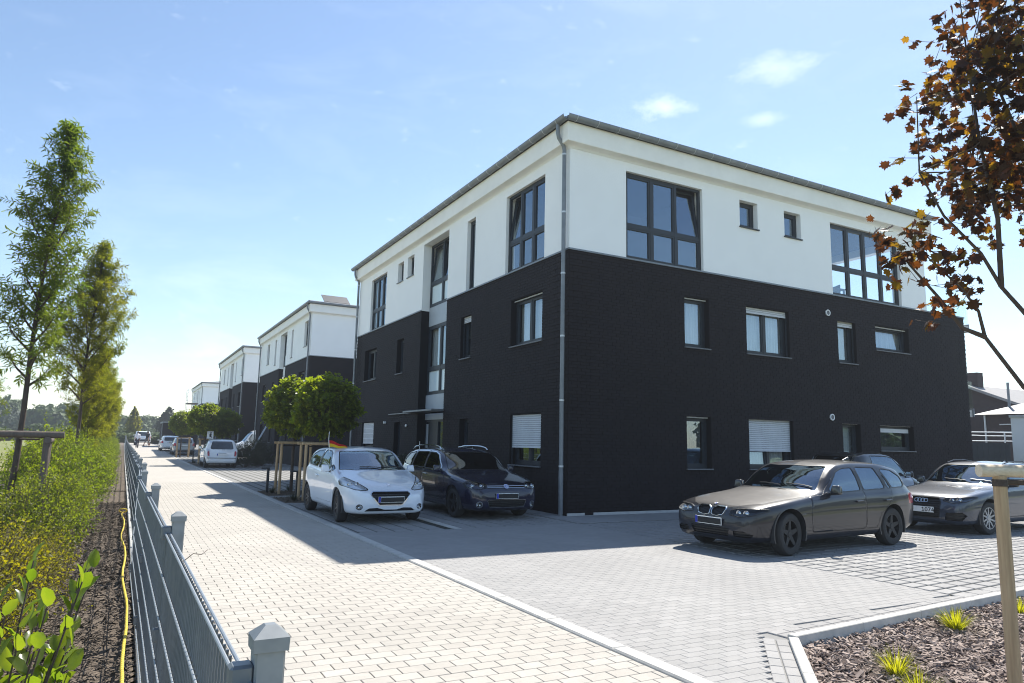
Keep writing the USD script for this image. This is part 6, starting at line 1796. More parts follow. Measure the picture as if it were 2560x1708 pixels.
for k in range(n):
    a = np.array([16.9, 3.6]) + (np.array([21.88, 1.70]) - np.array([16.9, 3.6])) * k / n
    c = np.array([16.9, 3.6]) + (np.array([21.88, 1.70]) - np.array([16.9, 3.6])) * (k + 0.93) / n
    nn = np.array([0.36, 0.93]) * 0.02
    P = np.array([[*(p + s * nn), z] for p in (a, c) for s in (-1, 1) for z in (0.0, 2.02)])
    part(df, 'board', mt(Manifold.hull_points(P)), 'anthracite')
ra = thing('railing', 'pale metal railing above the dark board fence', 'railing')
for z in (2.18, 2.42, 2.58):
    part(ra, 'rail', cyl((24.2, 6.2, z), (28.4, 3.6, z), 0.025, 6), 'zinc_bright')
for k in range(4):
    part(ra, 'post', cyl((24.2 + 1.4 * k, 6.2 - 0.867 * k, 0), (24.2 + 1.4 * k, 6.2 - 0.867 * k, 2.58), 0.03, 6), 'zinc_bright')

# small slanted play structure beyond the left stakes
ph = thing('play_shelter', 'small grey slanting play shelter in the meadow on the left', 'play shelter', (-14.9, 40.5, float(G(40))))
part(ph, 'roof', mt(Manifold.hull_points(np.array([(-1.6, -.8, 0.5), (-1.6, .8, 0.5), (0.3, -.8, 1.75), (0.3, .8, 1.75), (-1.6, -.8, 0.58), (-1.6, .8, 0.58), (0.3, -.8, 1.83), (0.3, .8, 1.83)]))), 'stake_grey')
for x, h in ((-1.4, .6), (0.2, 1.72)):
    for y in (-.7, .7):
        part(ph, 'post', cyl((x, y, 0), (x, y, h), 0.06, 8), 'stake_grey')
part(ph, 'bench', bbox(0.6, 2.2, -.3, .3, 0.38, 0.46, .01), 'stake_wood_pale')
for x in (0.7, 2.1):
    part(ph, 'bench_leg', box(x - .06, x + .06, -.25, .25, 0, .38), 'stake_grey')

# ------------------------------------------------------------------ two people far down the road
pmat('skin', (0.42, 0.25, 0.18), 0.55)
pmat('hair', (0.035, 0.025, 0.02), 0.7)
pmat('shirt_white', (0.70, 0.69, 0.74), 0.85)
pmat('cloth_navy', (0.016, 0.018, 0.035), 0.9)
pmat('cloth_black', (0.012, 0.012, 0.013), 0.9)
pmat('cloth_grey', (0.10, 0.095, 0.09), 0.9)
def limb(pts, rs):
    m = Manifold()
    for i in range(len(pts) - 1):
        m = m + Manifold.batch_hull([Manifold.sphere(rs[i], 14).translate(tuple(pts[i])), Manifold.sphere(rs[i + 1], 14).translate(tuple(pts[i + 1]))])
    return m
def soft(m, e=0.035, it=6):
    q = mt(m.refine_to_length(e))
    trimesh.smoothing.filter_taubin(q, iterations=it)
    return q
def hand(w, fwd):
    m = Manifold.batch_hull([Manifold.sphere(.016, 8).translate((w[0] + a, w[1] + b, w[2] - c)) for a, b, c in ((0, -.025, .02), (0, .025, .02), (0, -.035, .09), (0, .035, .09))])
    for k in range(4):
        y = -.033 + .022 * k; l = (.06, .075, .07, .055)[k]
        m = m + limb([(w[0], w[1] + y, w[2] - .09), (w[0] + .004, w[1] + y, w[2] - .09 - l * .55), (w[0] + .012 * fwd, w[1] + y, w[2] - .09 - l)], [.010, .009, .008])
    return m + limb([(w[0], w[1] + .03 * fwd, w[2] - .03), (w[0] + .01, w[1] + .055 * fwd, w[2] - .06), (w[0] + .01, w[1] + .055 * fwd, w[2] - .09)], [.012, .010, .009])
def person(label, loc, rot, top, legs, pose, lean, shorts=False):
    t = thing('person', label, 'person', loc, rot)
    # faces +y; pose: stride and arm angles
    st, ar = pose
    hip, sh, hd = np.array([0, 0, .93]), np.array([0, lean, 1.42]), np.array([0, lean * 1.35, 1.63])
    def leg(s, a):
        h = hip + [s * .095, 0, 0]; k = h + np.array([0, math.sin(a) * .43, -math.cos(a) * .43]); b = a * 0.35 if a > 0 else a * 1.5
        f = k + np.array([0, math.sin(b) * .42, -math.cos(b) * .42])
        f[2] = max(f[2], .075)
        return h, k, f
    def arm(s, a):
        h = sh + [s * .19, 0, -.03]; e = h + np.array([s * .03, math.sin(a) * .29, -math.cos(a) * .29]); w = e + np.array([0, math.sin(a + .35) * .25, -math.cos(a + .35) * .25])
        return h, e, w
    body = limb([hip, (0, lean * .5, 1.16), sh + [0, 0, -.06]], [.13, .125, .14]) + limb([sh + [-.15, 0, -.02], sh + [.15, 0, -.02]], [.07, .07]) + limb([sh, hd + [0, 0, -.08]], [.06, .055])
    head = Manifold.sphere(.10, 24).scale((.78, .98, 1.16)).translate(tuple(hd)) + limb([hd + [0, .05, -.07], hd + [0, .065, -.075]], [.045, .035]) + limb([hd + [0, .09, .01], hd + [0, .108, -.02]], [.012, .014])
    for s in (-1, 1):
        head = head + Manifold.sphere(.022, 10).scale((.5, .8, 1.3)).translate((hd[0] + s * .078, hd[1], hd[2] - .01))
    tops, trous = limb([hip + [0, 0, .02], (0, lean * .5, 1.16), sh + [0, 0, -.06]], [.145, .142, .155]) + limb([sh + [-.155, 0, -.03], sh + [.155, 0, -.03]], [.085, .085]), limb([hip + [-.06, 0, 0], hip + [.06, 0, 0]], [.135, .135])
    shoes = []
    for s in (-1, 1):
        h, k, f = leg(s, st * s); body = body + limb([h, k, f], [.085, .055, .042])
        trous = trous + limb([h, k], [.102, .078]) if shorts else trous + limb([h, k, f + [0, 0, .04]], [.102, .075, .062])
        shoes.append(limb([f + [0, -.04, -.035], f + [0, .15, -.045]], [.042, .034]))
        h, e, w = arm(s, ar * -s); body = body + limb([h, e, w], [.052, .04, .03]) + hand(w, 1)
        tops = tops + limb([h, e], [.068, .055])
    part(t, 'body', soft(body + head, .03, 4), 'skin', True)
    part(t, 'shirt', soft(tops), top, True)
    part(t, 'trousers', soft(trous), legs, True)
    for q in shoes:
        part(t, 'shoe', soft(q, .03, 3), 'cloth_black', True)
    hair = Manifold.sphere(.106, 20).scale((.82, 1.0, 1.18)).translate((hd[0], hd[1] - .012, hd[2] + .012)) - mbox(-1, 1, hd[1] + .045, 3, 0, hd[2] + .06) - mbox(-1, 1, -2, 3, 0, hd[2] - .07)
    part(t, 'hair', hair, 'hair', True)
    for s in (-1, 1):
        part(t, 'eye', mt(Manifold.sphere(.013, 8).translate((s * .032, hd[1] + .086, hd[2] + .012))), 'plate_white', True)
    return t
person('person in a white shirt and dark trousers walking away down the road', (-7.52, 71.3, float(G(71))), 6, 'shirt_white', 'cloth_navy', (0.22, 0.25), 0.06)
person('person in black shirt and grey shorts striding across the far road', (-6.52, 74.6, float(G(75))), -38, 'cloth_black', 'cloth_grey', (0.45, 0.4), 0.03, True)

# ------------------------------------------------------------------ plants
LANCE = (np.array([[0, 0, 0], [.35, .5, .04], [.35, 0, -.05], [.35, -.5, .04], [.72, .36, .03], [.72, 0, -.07], [.72, -.36, .03], [1, 0, -.1]], float),
         np.array([[0, 2, 1], [0, 3, 2], [1, 2, 5], [1, 5, 4], [2, 3, 6], [2, 6, 5], [4, 5, 7], [5, 6, 7]]))
OVAL = (np.array([[0, 0, 0], [.45, .5, .07], [.5, 0, -.03], [.45, -.5, .07], [1, 0, -.06]], float), np.array([[0, 2, 1], [0, 3, 2], [1, 2, 4], [2, 3, 4]]))
BROAD = (np.array([[0, 0, 0], [.12, .3, .04], [.12, -.3, .04], [.4, .5, .08], [.42, 0, -.02], [.4, -.5, .08], [.75, .36, .06], [.75, 0, -.04], [.75, -.36, .06], [1, 0, -.10]], float),
         np.array([[0, 4, 1], [0, 2, 4], [1, 4, 3], [2, 5, 4], [3, 4, 7], [3, 7, 6], [4, 5, 8], [4, 8, 7], [6, 7, 9], [7, 8, 9]]))
_mp = np.array([(0, 0), (.10, .14), (.02, .36), (.20, .33), (.16, .52), (.36, .34), (.50, .40), (.48, .54), (.66, .46), (.62, .30), (.80, .22), (.74, .12), (1.0, 0)])
_mp = np.vstack([_mp, _mp[1:-1][::-1] * [1, -1]])
MAPLE_V = np.column_stack([_mp, -0.16 * np.abs(_mp[:, 1]) - 0.12 * _mp[:, 0] ** 2])
MAPLE_V = np.vstack([MAPLE_V, [[.38, 0, 0.0]]])
MAPLE = (MAPLE_V, np.array([[len(_mp), i, (i + 1) % len(_mp)] for i in range(len(_mp))]))

def frames(D, up, r):
    """leaf frames: X along the leaf, Z near up with scatter"""
    X = unit(D)
    Z = up + r.normal(0, 0.35, up.shape)
    Y = unit(np.cross(Z, X))
    Z = np.cross(X, Y)
    return X, Y, Z

def leaves_on(P, D, n_leaf, length, size, ratio, r, spread=0.9, droop=0.0, tpl=OVAL, upw=0.5, start=0.15):
    """rows of leaves on twigs that start at P and run along D"""
    m = len(P)
    t = (np.arange(n_leaf) + 0.5) / n_leaf
    t = start + (1 - start) * t
    Pos = P[:, None] + D[:, None] * (length[:, None] * t[None])[..., None]
    side = unit(np.cross(D, r.normal(0, 1, D.shape)))
    s2 = np.cross(D, side)
    ph = np.arange(n_leaf) * 2.4 + r.uniform(0, 6.3, (m, 1))
    out = side[:, None] * np.cos(ph)[..., None] + s2[:, None] * np.sin(ph)[..., None]
    L = unit(D[:, None] * 0.6 + out * spread + np.array([0, 0, -droop]) + r.normal(0, 0.2, Pos.shape))
    up = np.broadcast_to(np.array([0, 0, 1.0]), Pos.shape) * upw + out * (1 - upw) * 0.6
    Pos, L, up = Pos.reshape(-1, 3), L.reshape(-1, 3), up.reshape(-1, 3)
    X, Y, Z = frames(L, up, r)
    sz = size * r.uniform(0.7, 1.25, len(Pos))
    return scatter(tpl[0], tpl[1], Pos, X, Y, Z, np.stack([sz, sz * ratio], 1))

def twigs_mesh(P, D, length, r0, n=4):
    """thin stems as joined prisms"""
    Q = P + D * length[:, None]
    a = unit(np.cross(D, np.array([0.31, 0.17, 0.93])))
    b = np.cross(D, a)
    th = np.arange(n) / n * 2 * np.pi
    ring = np.cos(th)[None, :, None] * a[:, None] + np.sin(th)[None, :, None] * b[:, None]
    V = np.concatenate([P[:, None] + ring * r0, Q[:, None] + ring * r0 * 0.4], 1)
    f = np.array([(j, (j + 1) % n, n + (j + 1) % n) for j in range(n)] + [(j, n + (j + 1) % n, n + j) for j in range(n)])
    return join_blocks(V, f)

def shrub(parent, r, R, H, n_twig, n_leaf, lsize, ratio, mat, stem='twig', tpl=OVAL, shape=1.0, droop=0.0, tlen=0.3, zmin=0.08):
    """many twigs in a rounded mass"""
    u = unit(r.normal(0, 1, (n_twig, 3))); u[:, 2] = np.abs(u[:, 2])
    rad = r.uniform(0.25, 1.0, n_twig) ** 0.55
    lump = 1 + 0.28 * (meshkit.fbm(u * 2.2 + 5, 3, int(r.integers(1000))) - 0.5) * 2
    P = np.stack([u[:, 0] * R, u[:, 1] * R, zmin + u[:, 2] ** shape * (H - zmin)], 1) * (rad * lump)[:, None]
    P[:, 2] = np.maximum(P[:, 2], zmin)
    D = unit(u * [1, 1, 0.6] + [0, 0, 0.55] + r.normal(0, 0.35, u.shape))
    L = tlen * r.uniform(0.6, 1.3, n_twig)
    part(parent, 'foliage', leaves_on(P, D, n_leaf, L, lsize, ratio, r, droop=droop, tpl=tpl), mat, kind='stuff')
    S = 26
    q = r.choice(n_twig, S)
    base = np.stack([r.normal(0, R * .12, S), r.normal(0, R * .12, S), np.zeros(S)], 1)
    st = [tube([base[i], base[i] * .5 + P[q[i]] * .5 + [0, 0, .08], P[q[i]]], [0.010, 0.007, 0.003], 4) for i in range(S)]
    part(parent, 'stems', cat_(st + [twigs_mesh(P, D, L, 0.003)]), stem, kind='stuff')

rp = np.random.default_rng(101)
# near broad leaved shrub: every leaf a piece
lx, ly = -9.27, -10.74
lt = thing('broad_leaf_shrub', 'bright green broad leaved shrub in the bottom left corner', 'shrub', (lx, ly, 0.0))
stems = []
nl = 0
for k in range(84):
    a = rp.uniform(0, 2 * math.pi); rr = 0.36 * math.sqrt(rp.uniform(0, 1)); h = rp.uniform(0.45, 1.22) * (1 - 0.30 * rr)
    tip = np.array([math.cos(a) * rr * 1.0, math.sin(a) * rr * 1.25, h])
    if k == 0:
        tip = np.array([0.27, 0.22, 1.06])
    if k == 1:
        tip = np.array([0.22, -0.02, 0.85])
    b = np.array([tip[0] * .2, tip[1] * .2, 0.0]); mid = (b + tip) / 2 + [0, 0, 0.06]
    stems.append(tube([b, mid, tip], [.006, .0045, .0025], 5))
    d = unit(tip - mid)
    n_here = 6
    for j in range(n_here):
        t = j / (n_here - 1)
        p = mid + (tip - mid) * (0.25 + 0.75 * t)
        az = j * 2.4 + k
        o = np.array([math.cos(az), math.sin(az), 0.0])
        X = unit((d * (0.45 + 0.6 * t) + o * (0.9 - 0.4 * t) + [0, 0, 0.1])[None])
        up = unit(np.array([[0, 0, 1.0]]) + rp.normal(0, .35, (1, 3)))
        Y = unit(np.cross(up, X)); Z = np.cross(X, Y)
        s = rp.uniform(0.06, 0.09)
        part(lt, 'leaf', scatter(BROAD[0], BROAD[1], p[None], X, Y, Z, np.array([[s, s * .55]])), 'leaf_laurel', True)
part(lt, 'stems', cat_(stems), 'twig', kind='stuff')

# shrub kinds
def shrub_thing(kind, label, loc, rot=0, group=None, scale=1.0):
    if kind not in SHRUBS:
        t = thing(KIND[kind][0], label, 'shrub', loc, rot, group, scale=scale)
        KIND[kind][1](t)
        SHRUBS[kind] = t
        return t
    return copy_of(SHRUBS[kind], KIND[kind][0], label, 'shrub', loc, rot, group, scale)
SHRUBS = {}
KIND = {
    'yellow': ('yellow_shrub', lambda t: shrub(t, np.random.default_rng(1), 0.62, 0.78, 620, 9, 0.036, .5, 'leaf_yellow', droop=0.1, tlen=.26)),
    'green': ('green_shrub', lambda t: shrub(t, np.random.default_rng(2), 0.62, 1.0, 620, 9, 0.042, .6, 'leaf_green', tlen=.24)),
    'hedge': ('hedge_shrub', lambda t: shrub(t, np.random.default_rng(3), 0.72, 1.25, 700, 10, 0.05, .5, 'leaf_hedge', tlen=.34, shape=.8)),
    'dark': ('dark_shrub', lambda t: shrub(t, np.random.default_rng(4), 0.75, 1.05, 520, 9, 0.06, .5, 'leaf_dark', tlen=.26)),
}
shrub_thing('yellow', 'low golden yellow shrub just behind the broad leaved one', (-9.88, -6.7, 0), 0, None, (0.95, 1.2, 1.0))
shrub_thing('yellow', 'golden yellow shrub at the very left edge of the frame', (-10.0, -7.9, 0), 130, None, (0.9, 1.0, 1.12))
shrub_thing('yellow', 'small yellow shrub spilling over the mulch behind the first yellow one', (-9.72, -5.2, 0), 70, None, 0.75)
shrub_thing('green', 'fresh green small leaved shrub behind the yellow shrubs', (-9.80, -3.4, 0), 0, None, (0.85, 1.0, 1.0))
shrub_thing('green', 'low green shrub below the crossbar of the grey stakes', (-10.2, -2.6, 0), 80, None, (.8, .8, .62))
shrub_thing('green', 'green shrub at the foot of the nearest young tree', (-10.6, 0.6, 0), 200, None, (.8, .8, .6))
shrub_thing('hedge', 'yellow green shrub right of the grey stakes', (-9.85, -0.6, 0), 0, None, (0.85, 1.0, 0.8))
shrub_thing('hedge', 'tall arching yellow green shrub behind the grey stakes', (-10.0, 1.1, 0), 100, None, (1, 1, 1.2))
n = 0
rh = np.random.default_rng(77)
for y in np.arange(2.2, 62, 1.75):
    for x in (-9.95, -11.1):
        if x < -10 and y < 12:
            continue
        k = 'hedge' if rh.uniform() < .68 else 'green'
        h = rh.uniform(0.92, 1.28) if k == 'hedge' else rh.uniform(1.0, 1.35)
        if y > 22:
            h *= 0.9
        shrub_thing(k, 'leafy yellow green shrub of the long hedge row beside the fence' if k == 'hedge' else 'darker green shrub of the long hedge row beside the fence', (x + rh.uniform(-.15, .12), y + rh.uniform(-.4, .4), float(G(y)) - 0.02), rh.uniform(0, 360),
                    'yellow green hedge shrubs along the fence' if k == 'hedge' else 'darker hedge shrubs along the fence', (rh.uniform(.85, 1.05), 1.0, h))
shrub_thing('dark', 'dark green shrub beside the rounded compact car', (-2.75, 28.4, 0), 0, None, (1.1, 1.3, 1.2))
shrub_thing('dark', 'dark green shrub against the gap before the second building', (-1.7, 30.6, 0), 90, None, (1.2, 1.2, 1.3))
for i, y in enumerate((5.6, 6.9, 8.2, 10.4, 11.8, 13.4, 15.0)):
    shrub_thing('dark', 'dark shrub in the row at the foot of the building behind the parked cars', (-0.85, y, float(G(y))), 50 * i, 'dark shrubs at the foot of the building', (0.75, 0.9, 0.95))
shrub_thing('hedge', 'yellow green shrub climbing beside the far corner of the building', (17.6, 2.4, 0), 0, None, (.7, .7, 1.9))

# ------------------------------------------------------------------ young trees with narrow leaves on the left
def ash_tree(t, r, H, R, z0, lean, mat, n_br=34, full=1.0, leaf=0.095, pw=1.25):
    trunk = [np.array([0, 0, -0.1])]
    for z in np.linspace(0.4, H, 9):
        trunk.append(np.array([lean[0] * z / H + 0.03 * math.sin(z * 1.3), lean[1] * z / H, z]))
    rad = np.interp([p[2] for p in trunk], [0, H], [0.052, 0.006])
    part(t, 'trunk', tube(trunk, rad, 10), 'bark', True)
    T = np.array(trunk)
    def at(z):
        return np.array([np.interp(z, T[:, 2], T[:, k]) for k in range(3)])
    TP, TD, TL, br = [], [], [], []
    for i in range(n_br):
        f = (i + r.uniform(0, .8)) / n_br
        z = z0 + (H - z0) * f ** 0.9
        a = i * 2.4 + r.uniform(-.4, .4)
        env = R * (min(1, 0.55 + 1.6 * f) if f < .28 else (1 - ((f - .28) / .72) ** pw) * 1.0 + 0.06)
        L = env * r.uniform(.75, 1.2) * 1.25
        up = 0.9 + 0.5 * f
        d = unit(np.array([math.cos(a), math.sin(a), up]))
        p0 = at(z)
        p1 = p0 + d * L * .5 + [0, 0, -.0]; p2 = p1 + unit(d + [0, 0, .35]) * L * .5
        bm = tube([p0, p1, p2], [0.018 * (1 - f) + .006, 0.010 * (1 - f) + .004, .003], 5)
        br.append(bm)
        for s in np.linspace(.30 if f < .2 else .12, 1, max(4, int(8 * full * (L / .9 + .3)))):
            q = p0 + (p1 - p0) * (s * 2) if s < .5 else p1 + (p2 - p1) * (s * 2 - 1)
            for _ in range(2):
                dd = unit(d * .5 + r.normal(0, .65, 3) + [0, 0, .25])
                TP.append(q); TD.append(dd); TL.append(r.uniform(.16, .34))
    for z in np.linspace(z0 + .8 * (H - z0), H + .05, 14):
        for _ in range(2):
            TP.append(at(min(z, H))); TD.append(unit(r.normal(0, .5, 3) + [0, 0, .9])); TL.append(r.uniform(.12, .25))
    TP, TD, TL = np.array(TP), np.array(TD), np.array(TL)
    part(t, 'branches', cat_(br + [twigs_mesh(TP, TD, TL, .003)]), 'twig', kind='stuff')
    part(t, 'crown', leaves_on(TP, TD, 13, TL, leaf, .22, r, spread=1.0, droop=.35, tpl=LANCE, upw=.6), mat, kind='stuff')
t1 = thing('young_ash_tree', 'tall slim young tree with narrow leaves behind the grey stakes', 'tree', (-10.36, -0.72, 0))
ash_tree(t1, np.random.default_rng(12), 6.45, 0.66, 2.25, (0.26, 0.05), 'leaf_ash', 42, 1.25)
t2 = thing('young_ash_tree', 'second young tree of the row, its sunlit crown leaning towards the road', 'tree', (-9.99, 7.5, .06))
ash_tree(t2, np.random.default_rng(23), 6.4, 1.22, 2.2, (0.2, -0.1), 'leaf_ash_yellow', 46, 1.15, .11, .85)
t3 = thing('young_ash_tree', 'third young tree of the row, lower and yellower', 'tree', (-9.9, 18.8, float(G(19))))
ash_tree(t3, np.random.default_rng(34), 4.9, 0.95, 1.2, (0.1, 0), 'leaf_ash_yellow', 36, 1.2, .11)
for y, s, rz in ((12.8, .82, 40), (25, 1.0, 130), (31, 1.02, 220), (38, 1.0, 300), (46, 1.05, 80), (55, 1.0, 10)):
    copy_of(t3, 'young_ash_tree', 'young yellow green tree merging into the far row along the fence', 'tree', (-9.95, y, float(G(y))), rz, 'far young trees of the row along the fence', s)
t4 = thing('young_ash_tree', 'thin sapling standing in the meadow left of the nearest tree', 'tree', (-11.9, 8.0, .05))
ash_tree(t4, np.random.default_rng(45), 3.0, 0.35, 1.2, (0, 0), 'leaf_ash', 14, .8, .09)

# ------------------------------------------------------------------ clipped ball trees along the parking
def globe_tree(t, r, seed):
    part(t, 'trunk', tube([(0, 0, -.1), (0.01, 0, 1.0), (0, 0.01, 1.95)], [.05, .042, .036], 10), 'bark', True)
    c = np.array([0, 0, 2.50])
    u = unit(r.normal(0, 1, (760, 3)))
    lump = 1 + .22 * (meshkit.fbm(u * 2.0 + seed, 3, seed) - .5) * 2
    rad = r.uniform(.35, 1, 760) ** .4
    P = c + u * [.80, .80, .72] * (rad * lump)[:, None]
    D = unit(u + [0, 0, .25] + r.normal(0, .3, u.shape))
    L = r.uniform(.10, .24, 760)
    part(t, 'crown', leaves_on(P, D, 6, L, 0.115, .75, r, droop=.35, tpl=BROAD, upw=.75), 'leaf_globe', kind='stuff')
    q = r.choice(760, 40)
    part(t, 'branches', cat_([tube([(0, 0, 1.9), (c + (P[i] - c) * .5), P[i]], [.018, .010, .004], 5) for i in q]), 'twig', kind='stuff')
gt = thing('ball_tree', 'clipped ball headed tree behind the white hatchback, the nearer one', 'tree', (-4.05, 5.9, 0))
globe_tree(gt, np.random.default_rng(61), 3)
copy_of(gt, 'ball_tree', 'clipped ball headed tree behind the white hatchback, the farther one on the left', 'tree', (-4.35, 8.45, 0), 140, None, (1.05, 1.0, 1.02))
copy_of(gt, 'ball_tree', 'clipped ball headed tree above the white sign', 'tree', (-4.75, 30.8, 0), 250, None, (1.12, 1.12, 1.04))
copy_of(gt, 'ball_tree', 'clipped ball headed tree to the right above the rounded compact car', 'tree', (-3.75, 31.6, 0), 20, None, (1.12, 1.18, .98))
copy_of(gt, 'ball_tree', 'small looking ball headed tree in front of the dark garage', 'tree', (-4.9, 47.4, float(G(47))), 75, None, 1.05)
copy_of(gt, 'ball_tree', 'farthest ball headed tree next to the one by the garage', 'tree', (-4.1, 49.6, float(G(49))), 190, None, 1.05)

# ------------------------------------------------------------------ maple at the right edge
mp = thing('maple_tree', 'red leaved maple hanging into the right side of the frame', 'tree', (-1.45, -10.95, 0))
o = np.array([-1.45, -10.95, 0.0])
rm = np.random.default_rng(91)
part(mp, 'trunk', tube(np.array([(0, 0, -.1), (0.01, 0.02, 1.2), (0.0, .03, 2.2), (-.05, .02, 3.4), (-.08, .0, 4.8), (-.1, 0, 6.0)]), [.075, .062, .052, .036, .022, .008], 12), 'bark', True)
def limbm(pts, r0):
    pts = np.array(pts)
    return tube(pts, np.linspace(r0, .004, len(pts)), 6)
limbs = [
    [(-1.47, -10.93, 1.75), (-2.02, -10.41, 2.16), (-2.36, -10.3, 2.59), (-2.43, -10.3, 2.81), (-2.57, -10.26, 2.99), (-2.79, -10.17, 3.2), (-3.0, -10.12, 3.36)],
    [(-2.36, -10.3, 2.59), (-2.55, -10.22, 2.66), (-2.75, -10.15, 2.92), (-3.0, -10.06, 3.2), (-3.1, -10.05, 3.3)],
    [(-1.46, -10.93, 2.2), (-1.63, -10.40, 2.70), (-1.93, -10.25, 3.1), (-2.13, -10.2, 3.4), (-2.5, -10.1, 3.72), (-2.75, -10.05, 4.1), (-2.8, -10.1, 4.8)],
    [(-1.93, -10.25, 3.1), (-2.1, -10.35, 3.7), (-2.2, -10.3, 4.4), (-2.3, -10.3, 5.2), (-2.35, -10.3, 5.8)],
    [(-1.48, -10.93, 2.9), (-1.9, -10.8, 3.7), (-2.15, -10.75, 4.6), (-2.25, -10.7, 5.5)],
    [(-1.5, -10.94, 3.3), (-1.75, -10.5, 4.2), (-1.9, -10.3, 5.2), (-2.0, -10.2, 6.0)],
    [(-1.5, -10.9, 3.6), (-1.1, -10.6, 4.4), (-.9, -10.5, 5.2)], [(-1.5, -10.9, 3.0), (-1.0, -11.2, 3.9), (-.8, -11.3, 4.8)],
    [(-1.5, -10.95, 3.8), (-1.9, -11.3, 4.6), (-2.1, -11.4, 5.4)]]
for l in limbs:
    part(mp, 'limb', limbm(np.array(l) - o, .024), 'bark', True)
# crown volume left of the trunk and around it
TP = []
c = np.array([-1.50, -10.6, 4.85])
while len(TP) < 760:
    u = rm.uniform(-1, 1, 3)
    if np.linalg.norm(u) > 1:
        continue
    p = c + u * [1.15, 1.1, 1.5]
    f = meshkit.fbm(p[None] * 1.7, 2, 4)[0]
    if f < 0.33 or (p[2] < 3.75 and rm.uniform() < .6):
        continue
    TP.append(p)
for l in limbs[:3]:
    l = np.array(l)
    for p in l[-3:]:
        for _ in range(5):
            TP.append(p + rm.normal(0, .10, 3))
    for p in l[2:-3]:
        if rm.uniform() < .6:
            TP.append(p + rm.normal(0, .08, 3))
TP = np.array(TP)
m = len(TP)
TD = unit(rm.normal(0, 1, (m, 3)) * [1, 1, .6] + [0, 0, .2])
TL = rm.uniform(.12, .26, m)
part(mp, 'twigs', cat_([twigs_mesh(TP - o, TD, TL, .004)] + [tube([limbs[i % 9][-2] - o, (np.array(limbs[i % 9][-2]) + TP[i]) / 2 - o + [0, 0, -.1], TP[i] - o], [.007, .005, .003], 4) for i in range(0, 130) if np.linalg.norm(np.array(limbs[i % 9][-2]) - TP[i]) < 1.0]), 'twig', kind='stuff')
k = 5
Pos = (TP[:, None] + TD[:, None] * (TL[:, None] * np.linspace(.2, 1, k)[None])[..., None]).reshape(-1, 3) + rm.normal(0, .03, (m * k, 3))
Dl = unit(np.repeat(TD, k, 0) * .5 + rm.normal(0, .7, (m * k, 3)) + [0, 0, -.45])
X = Dl
Z = unit(rm.normal(0, .7, Dl.shape) + [0, 0, .8]); Y = unit(np.cross(Z, X)); Z = np.cross(X, Y)
sz = rm.uniform(.07, .125, m * k)
ok, zd = in_frame(Pos)
order = np.argsort(np.where(ok, zd, 1e9))
near = order[:300]
for i in near:
    part(mp, 'leaf', scatter(MAPLE[0], MAPLE[1], (Pos[i] - o)[None], X[i:i + 1], Y[i:i + 1], Z[i:i + 1], sz[i:i + 1]), 'leaf_maple_gold' if rm.uniform() < .22 else 'leaf_maple')
rest = order[300:]
gold = rm.uniform(0, 1, len(rest)) < .2
for msk, mat in ((~gold, 'leaf_maple'), (gold, 'leaf_maple_gold')):
    q = rest[msk]
    part(mp, 'foliage', scatter(MAPLE[0], MAPLE[1], Pos[q] - o, X[q], Y[q], Z[q], sz[q]), mat, kind='stuff')

# ------------------------------------------------------------------ sedge tufts in the mulch
def sedge(t, r, R, H, n, mat='leaf_sedge'):
    V, F = [], []
    for i in range(n):
        a = r.uniform(0, 2 * math.pi); out = R * math.sqrt(r.uniform(.02, 1)); h = H * r.uniform(.55, 1.1) * (1 - .35 * out / R)
        b = np.array([math.cos(a), math.sin(a), 0]) * r.uniform(0, .05)
        tip = np.array([math.cos(a) * out, math.sin(a) * out, h])
        side = np.array([-math.sin(a), math.cos(a), 0]) * r.uniform(.003, .0055)
        k = len(V) * 0 + sum(len(v) for v in V)
        pts = []
        for s in (0, .35, .7, 1):
            p = b * (1 - s) + tip * s + np.array([0, 0, .55 * h * s * (1 - s)])
            pts += [p - side * (1 - s * .9), p + side * (1 - s * .9)]
        V.append(np.array(pts))
        for j in range(3):
            q = k + 2 * j
            F += [(q, q + 1, q + 3), (q, q + 3, q + 2)]
    part(t, 'blades', tm(np.vstack(V), F), mat, True, kind='stuff')
for i, (x, y, R, H, n, lab) in enumerate([(-1.92, -9.62, .25, .25, 260, 'bright yellow green sedge tuft by the kerb, the fullest one'), (-3.72, -10.22, .24, .25, 160, 'thin sedge tuft in the middle of the mulch'),
                                          (-4.06, -10.60, .24, .24, 120, 'sparse sedge tuft at the bottom edge of the frame'), (-0.55, -9.5, .18, .20, 130, 'sedge tuft at the right edge behind the wooden stake')]):
    t = thing('sedge_tuft', lab, 'grass tuft', (x, y, -0.07))
    sedge(t, np.random.default_rng(200 + i), R, H, n)
for i, (x, y) in enumerate([(-4.95, 8.1), (-4.3, 8.9), (-3.8, 7.8), (-4.9, 5.3), (-4.2, 6.2), (-3.7, 5.3), (-4.95, 34.0), (-4.9, 31.0)]):
    t = thing('grass_tuft', ['dark grass tuft at the left of the farther tree bed', 'dark grass tuft at the back of the farther tree bed', 'dark grass tuft at the right of the farther tree bed', 'dark grass tuft at the left of the nearer tree bed', 'dark grass tuft at the back of the nearer tree bed', 'dark grass tuft at the right of the nearer tree bed', 'dark grass tuft behind the rounded compact car', 'dark grass tuft in front of the stakes with the sign'][i], 'grass tuft', (x, y, float(G(y)) + .02))
    sedge(t, np.random.default_rng(300 + i), .28, .26, 120, 'leaf_dark')

